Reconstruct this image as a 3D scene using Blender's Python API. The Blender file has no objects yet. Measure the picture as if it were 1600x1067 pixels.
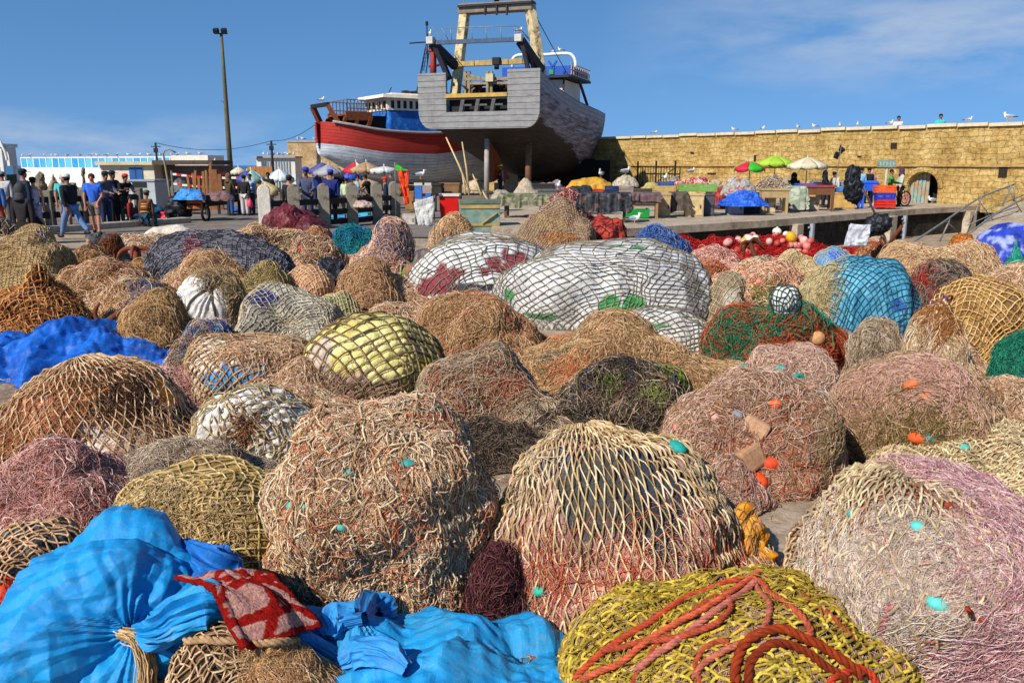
import bpy, math, random
import numpy as np
from mathutils import Vector, Matrix
sc = bpy.context.scene
COL = sc.collection
R = math.radians
# ------------------------------------------------------------------ camera geometry
F = 1300.0; CH = 2.0; PITCH = math.atan(275.5/1300)
CP, SP = math.cos(PITCH), math.sin(PITCH)
def ray(px, py):
    x = (px-800)/F; y = (533.5-py)/F
    return np.array([x, CP+y*SP, -SP+y*CP])
def at(px, py, Y):
    d = ray(px, py); return np.array([0, 0, CH])+d*(Y/d[1])
def gnd(px, py, z=0.0):
    d = ray(px, py); return np.array([0, 0, CH])+d*((z-CH)/d[2])
def proj(P):
    P = np.asarray(P, float); x = P[..., 0]; y = P[..., 1]; z = P[..., 2]-CH
    zc = np.maximum(y*CP-z*SP, .05)
    return 800+F*x/zc, 533.5-F*(y*SP+z*CP)/zc, zc
def hx(h):
    h = h.lstrip('#')
    c = [int(h[i:i+2], 16)/255 for i in (0, 2, 4)]
    return tuple((v/12.92 if v <= .04045 else ((v+.055)/1.055)**2.4) for v in c)
# ------------------------------------------------------------------ noise (numpy)
def _hash(ix, iy, iz, seed):
    h = (ix.astype(np.int64)*374761393+iy.astype(np.int64)*668265263+iz.astype(np.int64)*2147483647+seed*1274126177) & 0xffffffff
    h = ((h ^ (h >> 13))*1274126177) & 0xffffffff
    h = ((h ^ (h >> 16))*2246822519) & 0xffffffff
    return ((h ^ (h >> 15)) & 0xffff)/65535.0
def vn(p, seed=0):
    p = np.asarray(p, float); i = np.floor(p); f = p-i; f = f*f*(3-2*f)
    x, y, z = i[..., 0], i[..., 1], i[..., 2]; o = 0
    for dx in (0, 1):
        for dy in (0, 1):
            for dz in (0, 1):
                w = (f[..., 0] if dx else 1-f[..., 0])*(f[..., 1] if dy else 1-f[..., 1])*(f[..., 2] if dz else 1-f[..., 2])
                o = o+w*_hash(x+dx, y+dy, z+dz, seed)
    return o
def fbm(p, seed=0, oct=3):
    o = 0; a = .5; t = 0; p = np.asarray(p, float)
    for k in range(oct):
        o = o+a*vn(p*(2.03**k)+k*17.3, seed+k); t += a; a *= .5
    return o/t
def ridge(p, seed=0, oct=2, sharp=2.):
    o = 0; a = .6; t = 0; p = np.asarray(p, float)
    for k in range(oct):
        o = o+a*(1-np.abs(2*vn(p*(1.9**k)+k*9.1, seed+k)-1))**sharp; t += a; a *= .5
    return o/t
# ------------------------------------------------------------------ tagging
def tag(o, label=None, cat=None, group=None, kind=None):
    if label: o['label'] = label
    if cat: o['category'] = cat
    if group: o['group'] = group
    if kind: o['kind'] = kind
    return o
def thing(name, label, cat, loc=(0, 0, 0), rz=0.0, group=None):
    o = bpy.data.objects.new(name, None); COL.objects.link(o)
    o.empty_display_size = .2
    o.location = [float(v) for v in loc]; o.rotation_euler = (0, 0, rz)
    return tag(o, label, cat, group)
def link(name, me, mat=None, parent=None, loc=None):
    o = bpy.data.objects.new(name, me); COL.objects.link(o)
    if mat is not None and not me.materials: me.materials.append(mat)
    if parent is not None: o.parent = parent
    if loc is not None: o.location = [float(v) for v in loc]
    return o
def copy_tree(o, parent=None):
    c = o.copy(); COL.objects.link(c)
    if parent is not None: c.parent = parent; c.matrix_parent_inverse = o.matrix_parent_inverse
    for ch in list(o.children): copy_tree(ch, c)
    return c
# ------------------------------------------------------------------ mesh helpers
def npmesh(name, V, Fq, cols=None, smooth=True):
    """V n x 3, Fq m x k (k = 3 or 4)"""
    V = np.ascontiguousarray(V, np.float32).reshape(-1, 3); Fq = np.ascontiguousarray(Fq, np.int32)
    k = Fq.shape[1]; m = len(Fq)
    me = bpy.data.meshes.new(name)
    me.vertices.add(len(V)); me.vertices.foreach_set('co', V.ravel())
    me.loops.add(m*k); me.loops.foreach_set('vertex_index', Fq.ravel())
    me.polygons.add(m)
    me.polygons.foreach_set('loop_start', np.arange(0, m*k, k, dtype=np.int32))
    me.polygons.foreach_set('use_smooth', np.full(m, smooth, bool))
    if cols is not None:
        at_ = me.attributes.new('Col', 'FLOAT_COLOR', 'POINT')
        c = np.ones((len(V), 4), np.float32); c[:, :3] = cols
        at_.data.foreach_set('color', c.ravel())
    me.update(calc_edges=True)
    return me
def tubes(P, rad, nrm=None, sides=3, cols=None, name='strand', extra=None):
    """P: N x K x 3 paths; rad: N or scalar; cols: N x 3 -> mesh"""
    P = np.asarray(P, float); N, K, _ = P.shape
    T = np.gradient(P, axis=1); T /= np.linalg.norm(T, axis=2, keepdims=True)+1e-9
    if nrm is None:
        nrm = np.zeros_like(P); nrm[..., 2] = 1; m = np.abs(T[..., 2]) > .9; nrm[m] = (1, 0, 0)
    B = np.cross(T, nrm); B /= np.linalg.norm(B, axis=2, keepdims=True)+1e-9
    C = np.cross(B, T)
    rad = np.broadcast_to(np.asarray(rad, float), (N,))[:, None, None, None]
    ang = np.arange(sides)*2*math.pi/sides+math.pi/2
    V = P[:, :, None, :]+rad*(np.cos(ang)[None, None, :, None]*B[:, :, None, :]+np.sin(ang)[None, None, :, None]*C[:, :, None, :])
    idx = np.arange(N*K*sides).reshape(N, K, sides)
    a = idx[:, :-1, :]; b = idx[:, 1:, :]
    Fq = np.stack([a, np.roll(a, -1, 2), np.roll(b, -1, 2), b], -1).reshape(-1, 4)
    cc = None
    if cols is not None: cc = np.repeat(np.asarray(cols, float), K*sides, axis=0)
    V = V.reshape(-1, 3)
    if extra is not None: Fq = np.concatenate([Fq, extra[1]+len(V)]); V = np.concatenate([V, extra[0]]); cc = np.concatenate([cc, extra[2]])
    return npmesh(name, V, Fq, cc)
def joinmeshes(ms, name):
    """concatenate np meshes given as (V,F4) lists"""
    Vs, Fs, n = [], [], 0
    for V, Fq in ms:
        Vs.append(V); Fs.append(np.asarray(Fq)+n); n += len(V)
    return np.concatenate(Vs), np.concatenate(Fs)
def smooth_path(pts, n):
    pts = np.asarray(pts, float); k = len(pts)
    if k < 3:
        t = np.linspace(0, 1, n)[:, None]; return pts[0]*(1-t)+pts[-1]*t
    ext = np.vstack([2*pts[0]-pts[1], pts, 2*pts[-1]-pts[-2]])
    out = []
    for u in np.linspace(0, k-1-1e-6, n):
        i = int(u); t = u-i; p0, p1, p2, p3 = ext[i:i+4]
        out.append(.5*((2*p1)+(-p0+p2)*t+(2*p0-5*p1+4*p2-p3)*t*t+(-p0+3*p1-3*p2+p3)*t**3))
    return np.array(out)
class MB:
    """collects simple shapes into one mesh"""
    def __init__(s): s.v = []; s.f = []
    def add(s, V, Fs):
        n = len(s.v); s.v += [tuple(float(c) for c in p) for p in V]; s.f += [tuple(int(i)+n for i in f) for f in Fs]; return s
    def box(s, c, d, rz=0.0, rx=0.0, ry=0.0, taper=1.0):
        M = Matrix.Rotation(rz, 3, 'Z') @ Matrix.Rotation(ry, 3, 'Y') @ Matrix.Rotation(rx, 3, 'X'); V = []
        for z in (-.5, .5):
            k = taper if z > 0 else 1
            for x, y in ((-.5, -.5), (.5, -.5), (.5, .5), (-.5, .5)):
                p = M @ Vector((x*d[0]*k, y*d[1]*k, z*d[2])); V.append((p.x+c[0], p.y+c[1], p.z+c[2]))
        return s.add(V, [(3, 2, 1, 0), (4, 5, 6, 7), (0, 1, 5, 4), (1, 2, 6, 5), (2, 3, 7, 6), (3, 0, 4, 7)])
    def bar(s, a, b, w, h=None, up=(0, 0, 1)):
        a = Vector([float(v) for v in a]); b = Vector([float(v) for v in b]); h = h or w; t = (b-a).normalized(); u = Vector(up)
        if abs(t.dot(u)) > .95: u = Vector((0, 1, 0))
        x = t.cross(u).normalized(); y = x.cross(t).normalized(); V = []
        for p in (a, b):
            for i, j in ((-.5, -.5), (.5, -.5), (.5, .5), (-.5, .5)): V.append(p+x*i*w+y*j*h)
        return s.add(V, [(0, 1, 2, 3), (7, 6, 5, 4), (4, 5, 1, 0), (5, 6, 2, 1), (6, 7, 3, 2), (7, 4, 0, 3)])
    def tube(s, pts, r, n=8, caps=True):
        pts = [Vector([float(c) for c in p]) for p in pts]; k = len(pts)
        rs = r if isinstance(r, (list, tuple)) else [r]*k; V = []; Fs = []; prev = None
        for i, p in enumerate(pts):
            t = (pts[min(i+1, k-1)]-pts[max(i-1, 0)])
            t = t.normalized() if t.length > 1e-9 else Vector((0, 0, 1))
            if prev is None:
                u = Vector((0, 0, 1)) if abs(t.z) < .9 else Vector((1, 0, 0)); x = t.cross(u).normalized()
            else: x = (prev-t*prev.dot(t)).normalized()
            prev = x; y = t.cross(x)
            for j in range(n):
                a = 2*math.pi*j/n; V.append(p+(x*math.cos(a)+y*math.sin(a))*rs[i])
        for i in range(k-1):
            for j in range(n):
                a = i*n+j; b = i*n+(j+1) % n; Fs.append((a, b, b+n, a+n))
        if caps: Fs.append(tuple(range(n-1, -1, -1))); Fs.append(tuple(range((k-1)*n, k*n)))
        return s.add(V, Fs)
    def lathe(s, prof, c=(0, 0, 0), n=16, sx=1, sy=1):
        V = []; Fs = []; k = len(prof)
        for r, z in prof:
            for j in range(n):
                a = 2*math.pi*j/n; V.append((c[0]+r*math.cos(a)*sx, c[1]+r*math.sin(a)*sy, c[2]+z))
        for i in range(k-1):
            for j in range(n):
                a = i*n+j; b = i*n+(j+1) % n; Fs.append((a, b, b+n, a+n))
        Fs.append(tuple(range(n-1, -1, -1))); Fs.append(tuple(range((k-1)*n, k*n)))
        return s.add(V, Fs)
    def ball(s, c, r, n=12, m=8, M=None):
        if not isinstance(r, (tuple, list)): r = (r, r, r)
        V = []; Fs = []
        for i in range(m+1):
            t = math.pi*i/m
            for j in range(n):
                a = 2*math.pi*j/n; p = Vector((math.sin(t)*math.cos(a)*r[0], math.sin(t)*math.sin(a)*r[1], -math.cos(t)*r[2]))
                if M is not None: p = M @ p
                V.append((p.x+c[0], p.y+c[1], p.z+c[2]))
        for i in range(m):
            for j in range(n):
                a = i*n+j; b = i*n+(j+1) % n; Fs.append((a, b, b+n, a+n))
        return s.add(V, Fs)
    def torus(s, c, R_, r, n=20, m=8, axis='Z'):
        V = []; Fs = []
        for i in range(n):
            a = 2*math.pi*i/n
            for j in range(m):
                b = 2*math.pi*j/m; q = R_+r*math.cos(b); p = (q*math.cos(a), q*math.sin(a), r*math.sin(b))
                if axis == 'X': p = (p[2], p[0], p[1])
                if axis == 'Y': p = (p[0], p[2], p[1])
                V.append((c[0]+p[0], c[1]+p[1], c[2]+p[2]))
        for i in range(n):
            for j in range(m):
                Fs.append((i*m+j, ((i+1) % n)*m+j, ((i+1) % n)*m+(j+1) % m, i*m+(j+1) % m))
        return s.add(V, Fs)
    def prism(s, poly, y0, y1):
        """poly in x,z extruded along y"""
        n = len(poly); V = [(x, y0, z) for x, z in poly]+[(x, y1, z) for x, z in poly]
        Fs = [tuple(range(n)), tuple(range(2*n-1, n-1, -1))]+[(i, i+n, (i+1) % n+n, (i+1) % n) for i in range(n)]
        return s.add(V, Fs)
    def mesh(s, name, smooth=False, bevel=0):
        me = bpy.data.meshes.new(name); me.from_pydata(s.v, [], s.f)
        if smooth: me.polygons.foreach_set('use_smooth', [True]*len(me.polygons))
        me.update(); return me
    def build(s, name, mat, parent=None, smooth=False, bevel=0, loc=None, auto=False):
        o = link(name, s.mesh(name, smooth), mat, parent, loc)
        if bevel:
            b = o.modifiers.new('bevel', 'BEVEL'); b.width = bevel; b.segments = 2; b.limit_method = 'ANGLE'
        return o
# ------------------------------------------------------------------ materials
_M = {}
def _nt(name):
    m = bpy.data.materials.new(name); m.use_nodes = True; nt = m.node_tree
    return m, nt, nt.nodes, nt.links, nt.nodes['Principled BSDF']
def _noise(n, l, vec, scale, detail=4, rough=.6):
    x = n.new('ShaderNodeTexNoise'); x.inputs['Scale'].default_value = scale; x.inputs['Detail'].default_value = detail
    x.inputs['Roughness'].default_value = rough
    l.new(vec, x.inputs['Vector']); return x.outputs['Fac']
def _ramp(n, l, fac, stops):
    r = n.new('ShaderNodeValToRGB'); el = r.color_ramp.elements
    while len(el) < len(stops): el.new(.5)
    for e, (p, c) in zip(el, stops): e.position = p; e.color = (*c, 1) if len(c) == 3 else c
    l.new(fac, r.inputs['Fac']); return r.outputs['Color']
def _mix(n, l, f, a, b, mode='MIX'):
    x = n.new('ShaderNodeMix'); x.data_type = 'RGBA'; x.blend_type = mode
    for s, v in ((x.inputs[0], f), (x.inputs[6], a), (x.inputs[7], b)):
        if hasattr(v, 'is_linked') or hasattr(v, 'links'): l.new(v, s)
        else: s.default_value = v if not isinstance(v, (tuple, list)) or len(v) == 4 else (*v, 1)
    return x.outputs[2]
def _bump(n, l, h, dist, strength=1.0, normal=None):
    b = n.new('ShaderNodeBump'); b.inputs['Distance'].default_value = dist; b.inputs['Strength'].default_value = strength
    l.new(h, b.inputs['Height'])
    if normal is not None: l.new(normal, b.inputs['Normal'])
    return b.outputs['Normal']
def paint(c, rough=.6, var=.25, scale=6., bump=.004, metal=0., dirt=None, dirt_amt=.45, spec=.3):
    """weathered paint, wood, plastic: one base colour with blotches, optional dirt / rust patches"""
    key = ('paint', c, rough, var, scale, bump, metal, dirt, dirt_amt)
    if key in _M: return _M[key]
    col = hx(c) if isinstance(c, str) else c
    m, nt, n, l, p = _nt('paint'); tc = n.new('ShaderNodeTexCoord').outputs['Object']
    f1 = _noise(n, l, tc, scale, 6); lo = tuple(v*(1-var) for v in col); hi = tuple(min(1, v*(1+var)) for v in col)
    cc = _ramp(n, l, f1, [(.3, lo), (.7, hi)])
    if dirt:
        f2 = _noise(n, l, tc, scale*.7, 8, .7)
        mk = _ramp(n, l, f2, [(1-dirt_amt-.06, (0, 0, 0)), (1-dirt_amt+.1, (1, 1, 1))])
        cc = _mix(n, l, mk, cc, hx(dirt))
    l.new(cc, p.inputs['Base Color']); p.inputs['Roughness'].default_value = rough; p.inputs['Metallic'].default_value = metal
    p.inputs['Specular IOR Level'].default_value = spec
    if bump: l.new(_bump(n, l, _noise(n, l, tc, scale*4, 5), bump), p.inputs['Normal'])
    _M[key] = m; return m
def attr_mat(kind):
    """materials that take the thing's own colours from its 'Col' attribute"""
    if kind in _M: return _M[kind]
    m, nt, n, l, p = _nt(kind); tc = n.new('ShaderNodeTexCoord').outputs['Object']
    a = n.new('ShaderNodeAttribute'); a.attribute_name = 'Col'
    if kind == 'twine':
        f = _ramp(n, l, _noise(n, l, tc, 45, 3), [(.3, (.62,)*3), (.7, (1.18,)*3)])
        rg, sp = .9, .15; bm = _bump(n, l, _noise(n, l, tc, 260, 2), .003)
    elif kind == 'fibre':
        f = _ramp(n, l, _noise(n, l, tc, 34, 8, .75), [(.3, (.45,)*3), (.62, (1.15,)*3)])
        rg, sp = .95, .1
        v = n.new('ShaderNodeTexVoronoi'); v.inputs['Scale'].default_value = 38; l.new(tc, v.inputs['Vector'])
        b1 = _bump(n, l, v.outputs['Distance'], .012); bm = _bump(n, l, _noise(n, l, tc, 70, 6, .75), .02, 1, b1)
    elif kind == 'tarp':
        f = _ramp(n, l, _noise(n, l, tc, 9, 10, .75), [(.3, (.78,)*3), (.66, (1.1,)*3)])
        rg, sp = .5, .25
        b1 = _bump(n, l, _noise(n, l, tc, 12, 5, .6), .006); bm = _bump(n, l, _noise(n, l, tc, 420, 2), .0015, 1, b1)
    else:   # sack
        f = _ramp(n, l, _noise(n, l, tc, 14, 8, .7), [(.3, (.74,)*3), (.66, (1.1,)*3)])
        rg, sp = .6, .3
        b1 = _bump(n, l, _noise(n, l, tc, 16, 6, .62), .03); bm = _bump(n, l, _noise(n, l, tc, 90, 3), .003, 1, b1)
    l.new(_mix(n, l, 1.0, a.outputs['Color'], f, 'MULTIPLY'), p.inputs['Base Color'])
    p.inputs['Roughness'].default_value = rg; p.inputs['Specular IOR Level'].default_value = sp
    if kind == 'tarp':   # worn grey and ochre scuffs
        s1 = _ramp(n, l, _noise(n, l, tc, 15, 12, .85), [(.52, (0, 0, 0)), (.64, (.8,)*3)])
        s2 = _ramp(n, l, _noise(n, l, tc, 9, 12, .85), [(.57, (0, 0, 0)), (.66, (.8,)*3)])
        base = p.inputs['Base Color'].links[0].from_socket
        c1 = _mix(n, l, s1, base, _mix(n, l, .45, base, (.22, .3, .34, 1)))
        l.new(_mix(n, l, s2, c1, _mix(n, l, .5, base, (.3, .2, .06, 1))), p.inputs['Base Color'])
    l.new(bm, p.inputs['Normal']); _M[kind] = m; return m
# ------------------------------------------------------------------ mounds of netting, sacks and tarps
RNG = np.random.default_rng(7)
def palcols(pal, n, jit=.11, rng=RNG):
    P = np.array([hx(p) for p in pal]); k = rng.integers(0, len(P), n)
    P = P*.94+.06*P.mean(1, keepdims=True)    # sun-bleached, dusty twine
    return np.clip(P[k]*np.array([1.07, 1., .95])*(1+rng.uniform(-jit, jit, (n, 1)))*(1+rng.uniform(-.05, .05, (n, 3))), 0, 1)
class Mound:
    def __init__(s, box, dr=.9, prof='dome', e=1., psi=100, n=2., amp=.07, fr=2.2, rot=0., lean=(0, 0), seed=1, z0=0.,
                 crease=None, pleats=None, peak=1.3, lump=None, res=64, slump=.24, skirt=None, crumple=None):
        s.__dict__.update(locals()); s.rng = np.random.default_rng(seed*31+5)
        x0, x1, y0, y1 = box
        if skirt is None: s.skirt = .48 if psi < 106 and prof == 'dome' else .12
        b = gnd((x0+x1)/2, y1, z0); s.rx = (x1-x0)/2*math.hypot(b[1], CH)/F; s.h = s.rx; s.dr = dr
        s.c = np.array([b[0], b[1]+s.rx*dr*.9, z0]); s.P0 = None; s.final = False
        g = np.linspace(-1, 1, 25); A, B = np.meshgrid(g, g); A, B = A*np.sqrt(1-B*B/2), B*np.sqrt(1-A*A/2)
        for it in range(14):
            W = s.pos(A, B)+s.c; W[..., 2] = np.maximum(W[..., 2], z0)
            X, Y, Z = proj(W); zc = np.median(Z)
            X0, X1, Y0, Y1 = X.min(), X.max(), Y.min(), Y.max(); k = .8
            s.rx *= ((x1-x0)/(X1-X0))**k
            s.c[0] += k*((x0+x1)-(X0+X1))/2*zc/F
            s.c[1] += k*(gnd((x0+x1)/2, y1, z0)[1]-gnd((x0+x1)/2, min(Y1, 1700), z0)[1])
            s.h += k*(Y0-y0)*zc/F
            if s.h < .1*s.rx: s.h = .1*s.rx; s.dr *= .88
        s.S = (s.rx*2+s.h)/3; s.final = True
        s.px = np.median(Z)/F      # world size of one photo pixel here
        if pleats:
            s._grid(41); s.P0 = []
            for (px, py, cnt, am, fall) in pleats:
                p, nn = s.pick(px, py)[:2]; s.P0.append((p-s.c, nn, cnt, am*s.px, fall*s.px))
        s._grid(129)
    def pos(s, a, b):
        a = np.asarray(a, float); b = np.asarray(b, float)
        r = np.hypot(a, b); th = np.arctan2(b, a); c, d = np.cos(th), np.sin(th)
        k = (np.abs(c)**s.n+np.abs(d)**s.n)**(-1/s.n); pm = R(s.psi)
        if s.prof == 'dome':
            q = np.minimum(r*pm, math.pi); rad = np.abs(np.sin(q))**s.e; zz = (np.cos(q)-math.cos(pm))/(1-math.cos(pm))
        else:
            rad = r**.9; zz = 1-r**s.peak
        if s.skirt and s.final:   # netting that has slid down and spread at the foot, more on some sides than others
            sk = vn(np.stack([c*1.6+5, d*1.6, r*0+s.seed], -1), s.seed+33); w = np.clip((r-.5)/.5, 0, 1.6)**2
            rad = rad*(1+s.skirt*w*(.35+1.3*sk)); zz = zz-(.10+.22*sk)*s.skirt*2*np.clip(r*(1-r)*4, 0, 1)*np.clip(r-.1, 0, 1)
        rr = s.rot; x = s.rx*k*c*rad; y = s.rx*s.dr*k*d*rad; z = s.h*zz
        nx, ny, nz = c*rad/s.rx, d*rad/(s.rx*s.dr), (np.maximum(zz, 0)+.15)/s.h
        ln = np.sqrt(nx*nx+ny*ny+nz*nz)+1e-9; N = np.stack([nx/ln, ny/ln, nz/ln], -1)
        x = x+s.lean[0]*s.rx*zz**2; y = y+s.lean[1]*s.rx*zz**2
        P = np.stack([x, y, z], -1); S = (s.rx*2+s.h)/3; Q = P/S
        D = s.amp*S*2*(fbm(Q*s.fr, s.seed, 3)-.5)+s.slump*S*2*(vn(Q*1.25+9, s.seed+3)-.5)
        D = D+s.slump*(.35 if not s.crumple else .1)*S*2*(vn(Q*2.6+3, s.seed+4)-.5)
        if s.crumple:
            ca, cf = s.crumple; rg = np.random.default_rng(s.seed+7); wq = Q+.1*(np.stack([vn(Q*1.7+q, s.seed+60) for q in (0, 5, 11)], -1)-.5); t = 0
            for q in range(5):    # a few long sharp folds
                dv = rg.normal(0, 1, 3); dv /= np.linalg.norm(dv); fk = cf*rg.uniform(.55, 1.25); x_ = wq@dv*fk+rg.random()
                mk = np.clip((vn(Q*1.3+q*13, s.seed+q)-.3)*2.2, 0, 1); t = t+(np.abs(2*(x_-np.floor(x_))-1)-.5)*mk/fk*cf*.62
            D = D+ca*S*t; t = 0
            for q in range(8):    # fine crinkles between them
                dv = rg.normal(0, 1, 3); dv /= np.linalg.norm(dv); fk = cf*rg.uniform(2.4, 5.5); x_ = (wq+.05*(fbm(Q*5, s.seed+q, 1)-.5)[..., None])@dv*fk+rg.random(); t = t+(np.abs(2*(x_-np.floor(x_))-1)-.5)/fk*cf*np.clip((vn(Q*2.6+q*19, s.seed+q+9)-.42)*3.5, 0, 1)
            D = D+ca*.26*S*t
        if s.lump: D = D+s.lump[0]*S*(np.sqrt(np.abs(vn(Q*s.lump[1], s.seed+50)-.5)*2)-.5)
        if s.crease:
            am, fq = s.crease[:2]; st = s.crease[2] if len(s.crease) > 2 else (1, 1, 1)
            wq = Q*np.array(st)*fq+.9*(fbm(Q*fq*.5, s.seed+70, 2)-.5)[..., None]
            D = D+am*S*(ridge(wq, s.seed+80, 2, 3.)-.35)
        if s.P0:
            for p0, n0, cnt, am, fall in s.P0:
                t1 = np.cross(n0, (0, 0, 1.)); t1 /= np.linalg.norm(t1)+1e-9; t2 = np.cross(n0, t1)
                V = P-p0; dd = np.linalg.norm(V, axis=-1); an = np.arctan2(V@t2, V@t1)
                w = np.exp(-dd/fall)*np.minimum(1, dd/(fall*.15))
                ph = an*cnt/2+3*(fbm(np.stack([an*1.5, dd/fall*1.2, dd*0], -1), s.seed+90, 2)-.5)*3
                D = D+am*w*(1.6*np.abs(2*np.abs(ph/math.pi-np.floor(ph/math.pi+.5)))-.9)-am*1.6*np.exp(-(dd/(fall*.22))**2)
        P = P+N*D[..., None]
        P[..., 2] = np.where(r > .97, np.minimum(P[..., 2], -.01), P[..., 2])
        return P
    def _grid(s, n):
        s.gn = n; g = np.linspace(-1.05, 1.05, n); A, B = np.meshgrid(g, g, indexing='ij'); s.GA, s.GB = A, B
        s.GP = s.pos(A, B); st = g[1]-g[0]
        da = np.gradient(s.GP, st, axis=0); db = np.gradient(s.GP, st, axis=1)
        N = np.cross(da, db); N /= np.linalg.norm(N, axis=-1, keepdims=True)+1e-9
        s.GN = N; s.sa = np.linalg.norm(da, axis=-1)+1e-3; s.sb = np.linalg.norm(db, axis=-1)+1e-3
        m = np.hypot(A, B) < 1; s.met = float(np.mean((s.sa[m]+s.sb[m])/2))
        W = s.GP+s.c; X, Y, Z = proj(W); view = np.array([0, 0, CH])-W; view /= np.linalg.norm(view, axis=-1, keepdims=True)
        fc = (view*N).sum(-1); s.vis = m & (fc > .03); s.fc = fc; s.X, s.Y = X, Y
    def look(s, a, b):
        u = np.clip((np.asarray(a)+1.05)/2.1*(s.gn-1), 0, s.gn-1.001); v = np.clip((np.asarray(b)+1.05)/2.1*(s.gn-1), 0, s.gn-1.001)
        i = u.astype(int); j = v.astype(int); fu = (u-i)[..., None]; fv = (v-j)[..., None]
        def bl(G): return (G[i, j]*(1-fu)+G[i+1, j]*fu)*(1-fv)+(G[i, j+1]*(1-fu)+G[i+1, j+1]*fu)*fv
        N = bl(s.GN); N /= np.linalg.norm(N, axis=-1, keepdims=True)+1e-9
        return bl(s.GP), N, s.sa[i, j], s.sb[i, j], s.fc[i, j]
    def pick(s, px, py):
        d = np.hypot(s.X-px, s.Y-py)+np.where(s.vis, 0, 1e5); i = np.unravel_index(np.argmin(d), d.shape)
        return s.GP[i]+s.c, s.GN[i], s.GA[i], s.GB[i]
    # ---- parts
    def core(s, name, pal, kind, parent=None, blobs=(), pillow=None, mottle=5., res=None, contrast=1.0):
        n = res or s.res; g = np.linspace(-1, 1, n); x, y = np.meshgrid(g, g, indexing='ij')
        A, B = x*np.sqrt(1-y*y/2), y*np.sqrt(1-x*x/2); P = s.pos(A, B)
        if pillow:
            am, f = pillow; N = s.look(A, B)[1]; g1, g2 = f(A, B)
            P = P+N*(am*(np.clip(np.abs(np.sin(math.pi*g1)*np.sin(math.pi*g2)), 0, 1)**.45-.75))[..., None]
        V = P.reshape(-1, 3); Q = V/s.S
        pc = [np.array(hx(p))*(1.22 if kind == 'fibre' else 1.) for p in pal]; col = np.zeros_like(V)+pc[0]
        for k, c in enumerate(pc[1:]):
            w = np.clip((fbm(Q*mottle, s.seed+200+k*7, 3)-.5)*7+.1, 0, 1)[:, None]; col = col*(1-w)+c*w
        for (px, py, wr, hr, c, *rest) in blobs:
            p0, n0 = s.pick(px, py)[:2]; p0 = p0-s.c
            up = np.cross(n0, (1, 0, 0)); up /= np.linalg.norm(up)+1e-9; sd = np.cross(up, n0)
            D = V-p0; q = np.sqrt((D@sd/(wr*s.px))**2+(D@up/(hr*s.px))**2+(D@n0/(max(wr, hr)*s.px))**2)
            rough = rest[0] if rest else .5
            w = np.clip((1-q+rough*(fbm(Q*9, s.seed+300, 3)-.5)*2)*6, 0, 1)[:, None]
            col = col*(1-w)+np.array(hx(c))*w
        i = np.arange(n*n).reshape(n, n)
        Fq = np.stack([i[:-1, :-1], i[1:, :-1], i[1:, 1:], i[:-1, 1:]], -1).reshape(-1, 4)
        o = link(name, npmesh(name, V, Fq, col, kind != 'tarp'), attr_mat(kind), parent)
        return o
    def lattice(s, cell, rot, asp=1., distort=.5):
        sp = cell*s.px/s.met; c, d = math.cos(R(rot)), math.sin(R(rot)); sq = sp*asp
        def warp(a, b):
            q = np.stack([a*3, b*3, a*0], -1)
            return sp*distort*4*(fbm(q, s.seed+11, 2)-.5), sp*distort*4*(fbm(q+31, s.seed+12, 2)-.5)
        return sp, sq, c, d, warp
    def net(s, parent, cell, r, pal, rot=40, asp=1., jit=.12, distort=.5, lift=1.0, sides=4, sag=.5, name='netting', where=None, knots=True, seg=2, drop=.0):
        cell *= .62 if cell >= 10 else .8; r *= .68
        rng = s.rng; sp, sq, c, d, warp = s.lattice(cell, rot, asp, distort)
        k = int(1.6/min(sp, sq))+2; I, J = np.meshgrid(np.arange(-k, k+1), np.arange(-k, k+1), indexing='ij')
        u, v = I*sp, J*sq; a, b = c*u-d*v, d*u+c*v; wa, wb = warp(a, b)
        a = a+wa+rng.normal(0, jit*sp, a.shape); b = b+wb+rng.normal(0, jit*sp, b.shape)
        ok = np.hypot(a, b) < 1.0; E = []
        for di, dj in ((1, 0), (0, 1)):
            m = ok[:ok.shape[0]-di, :ok.shape[1]-dj] & ok[di:, dj:]; i, j = np.nonzero(m)
            E.append(np.stack([a[i, j], b[i, j], a[i+di, j+dj], b[i+di, j+dj]], -1))
        s._net(parent, np.concatenate(E), r, pal, lift, sides, sag, name, where, np.stack([a[ok], b[ok]], -1) if knots else None, seg, drop)
        return lambda A, B: s._inv(A, B, sp, sq, c, d, warp)
    def _inv(s, A, B, sp, sq, c, d, warp):
        wa, wb = warp(A, B); a, b = A-wa, B-wb
        return (c*a+d*b)/sp, (-d*a+c*b)/sq
    def polar(s, parent, n, rows, r, pal, jit=.1, lift=1.0, sides=4, sag=.4, name='netting', where=None, pw=.75, centre=(0, 0), knots=True, seg=2, drop=0.):
        r *= .66; rng = s.rng; k = np.arange(rows+1); rad = .04+.98*(k/rows)**pw; j = np.arange(n)
        th = (j[None, :]+.5*(k[:, None] % 2))*2*math.pi/n+rng.normal(0, jit*2/n, (rows+1, n))
        rr = rad[:, None]+rng.normal(0, jit*.5/rows, (rows+1, n))+.05*(fbm(np.stack([np.cos(th)*2, np.sin(th)*2, rad[:, None]*3+0*th], -1), s.seed+5, 2)-.5)
        a = centre[0]*(1-rr)+rr*np.cos(th); b = centre[1]*(1-rr)+rr*np.sin(th); E = []
        for kk in range(rows):
            for dj in (0, -1 if kk % 2 == 0 else 1):
                jj = (j+dj) % n; E.append(np.stack([a[kk], b[kk], a[kk+1, jj], b[kk+1, jj]], -1))
        s._net(parent, np.concatenate(E), r, pal, lift, sides, sag, name, where, np.stack([a.ravel(), b.ravel()], -1) if knots else None, seg, drop)
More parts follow.
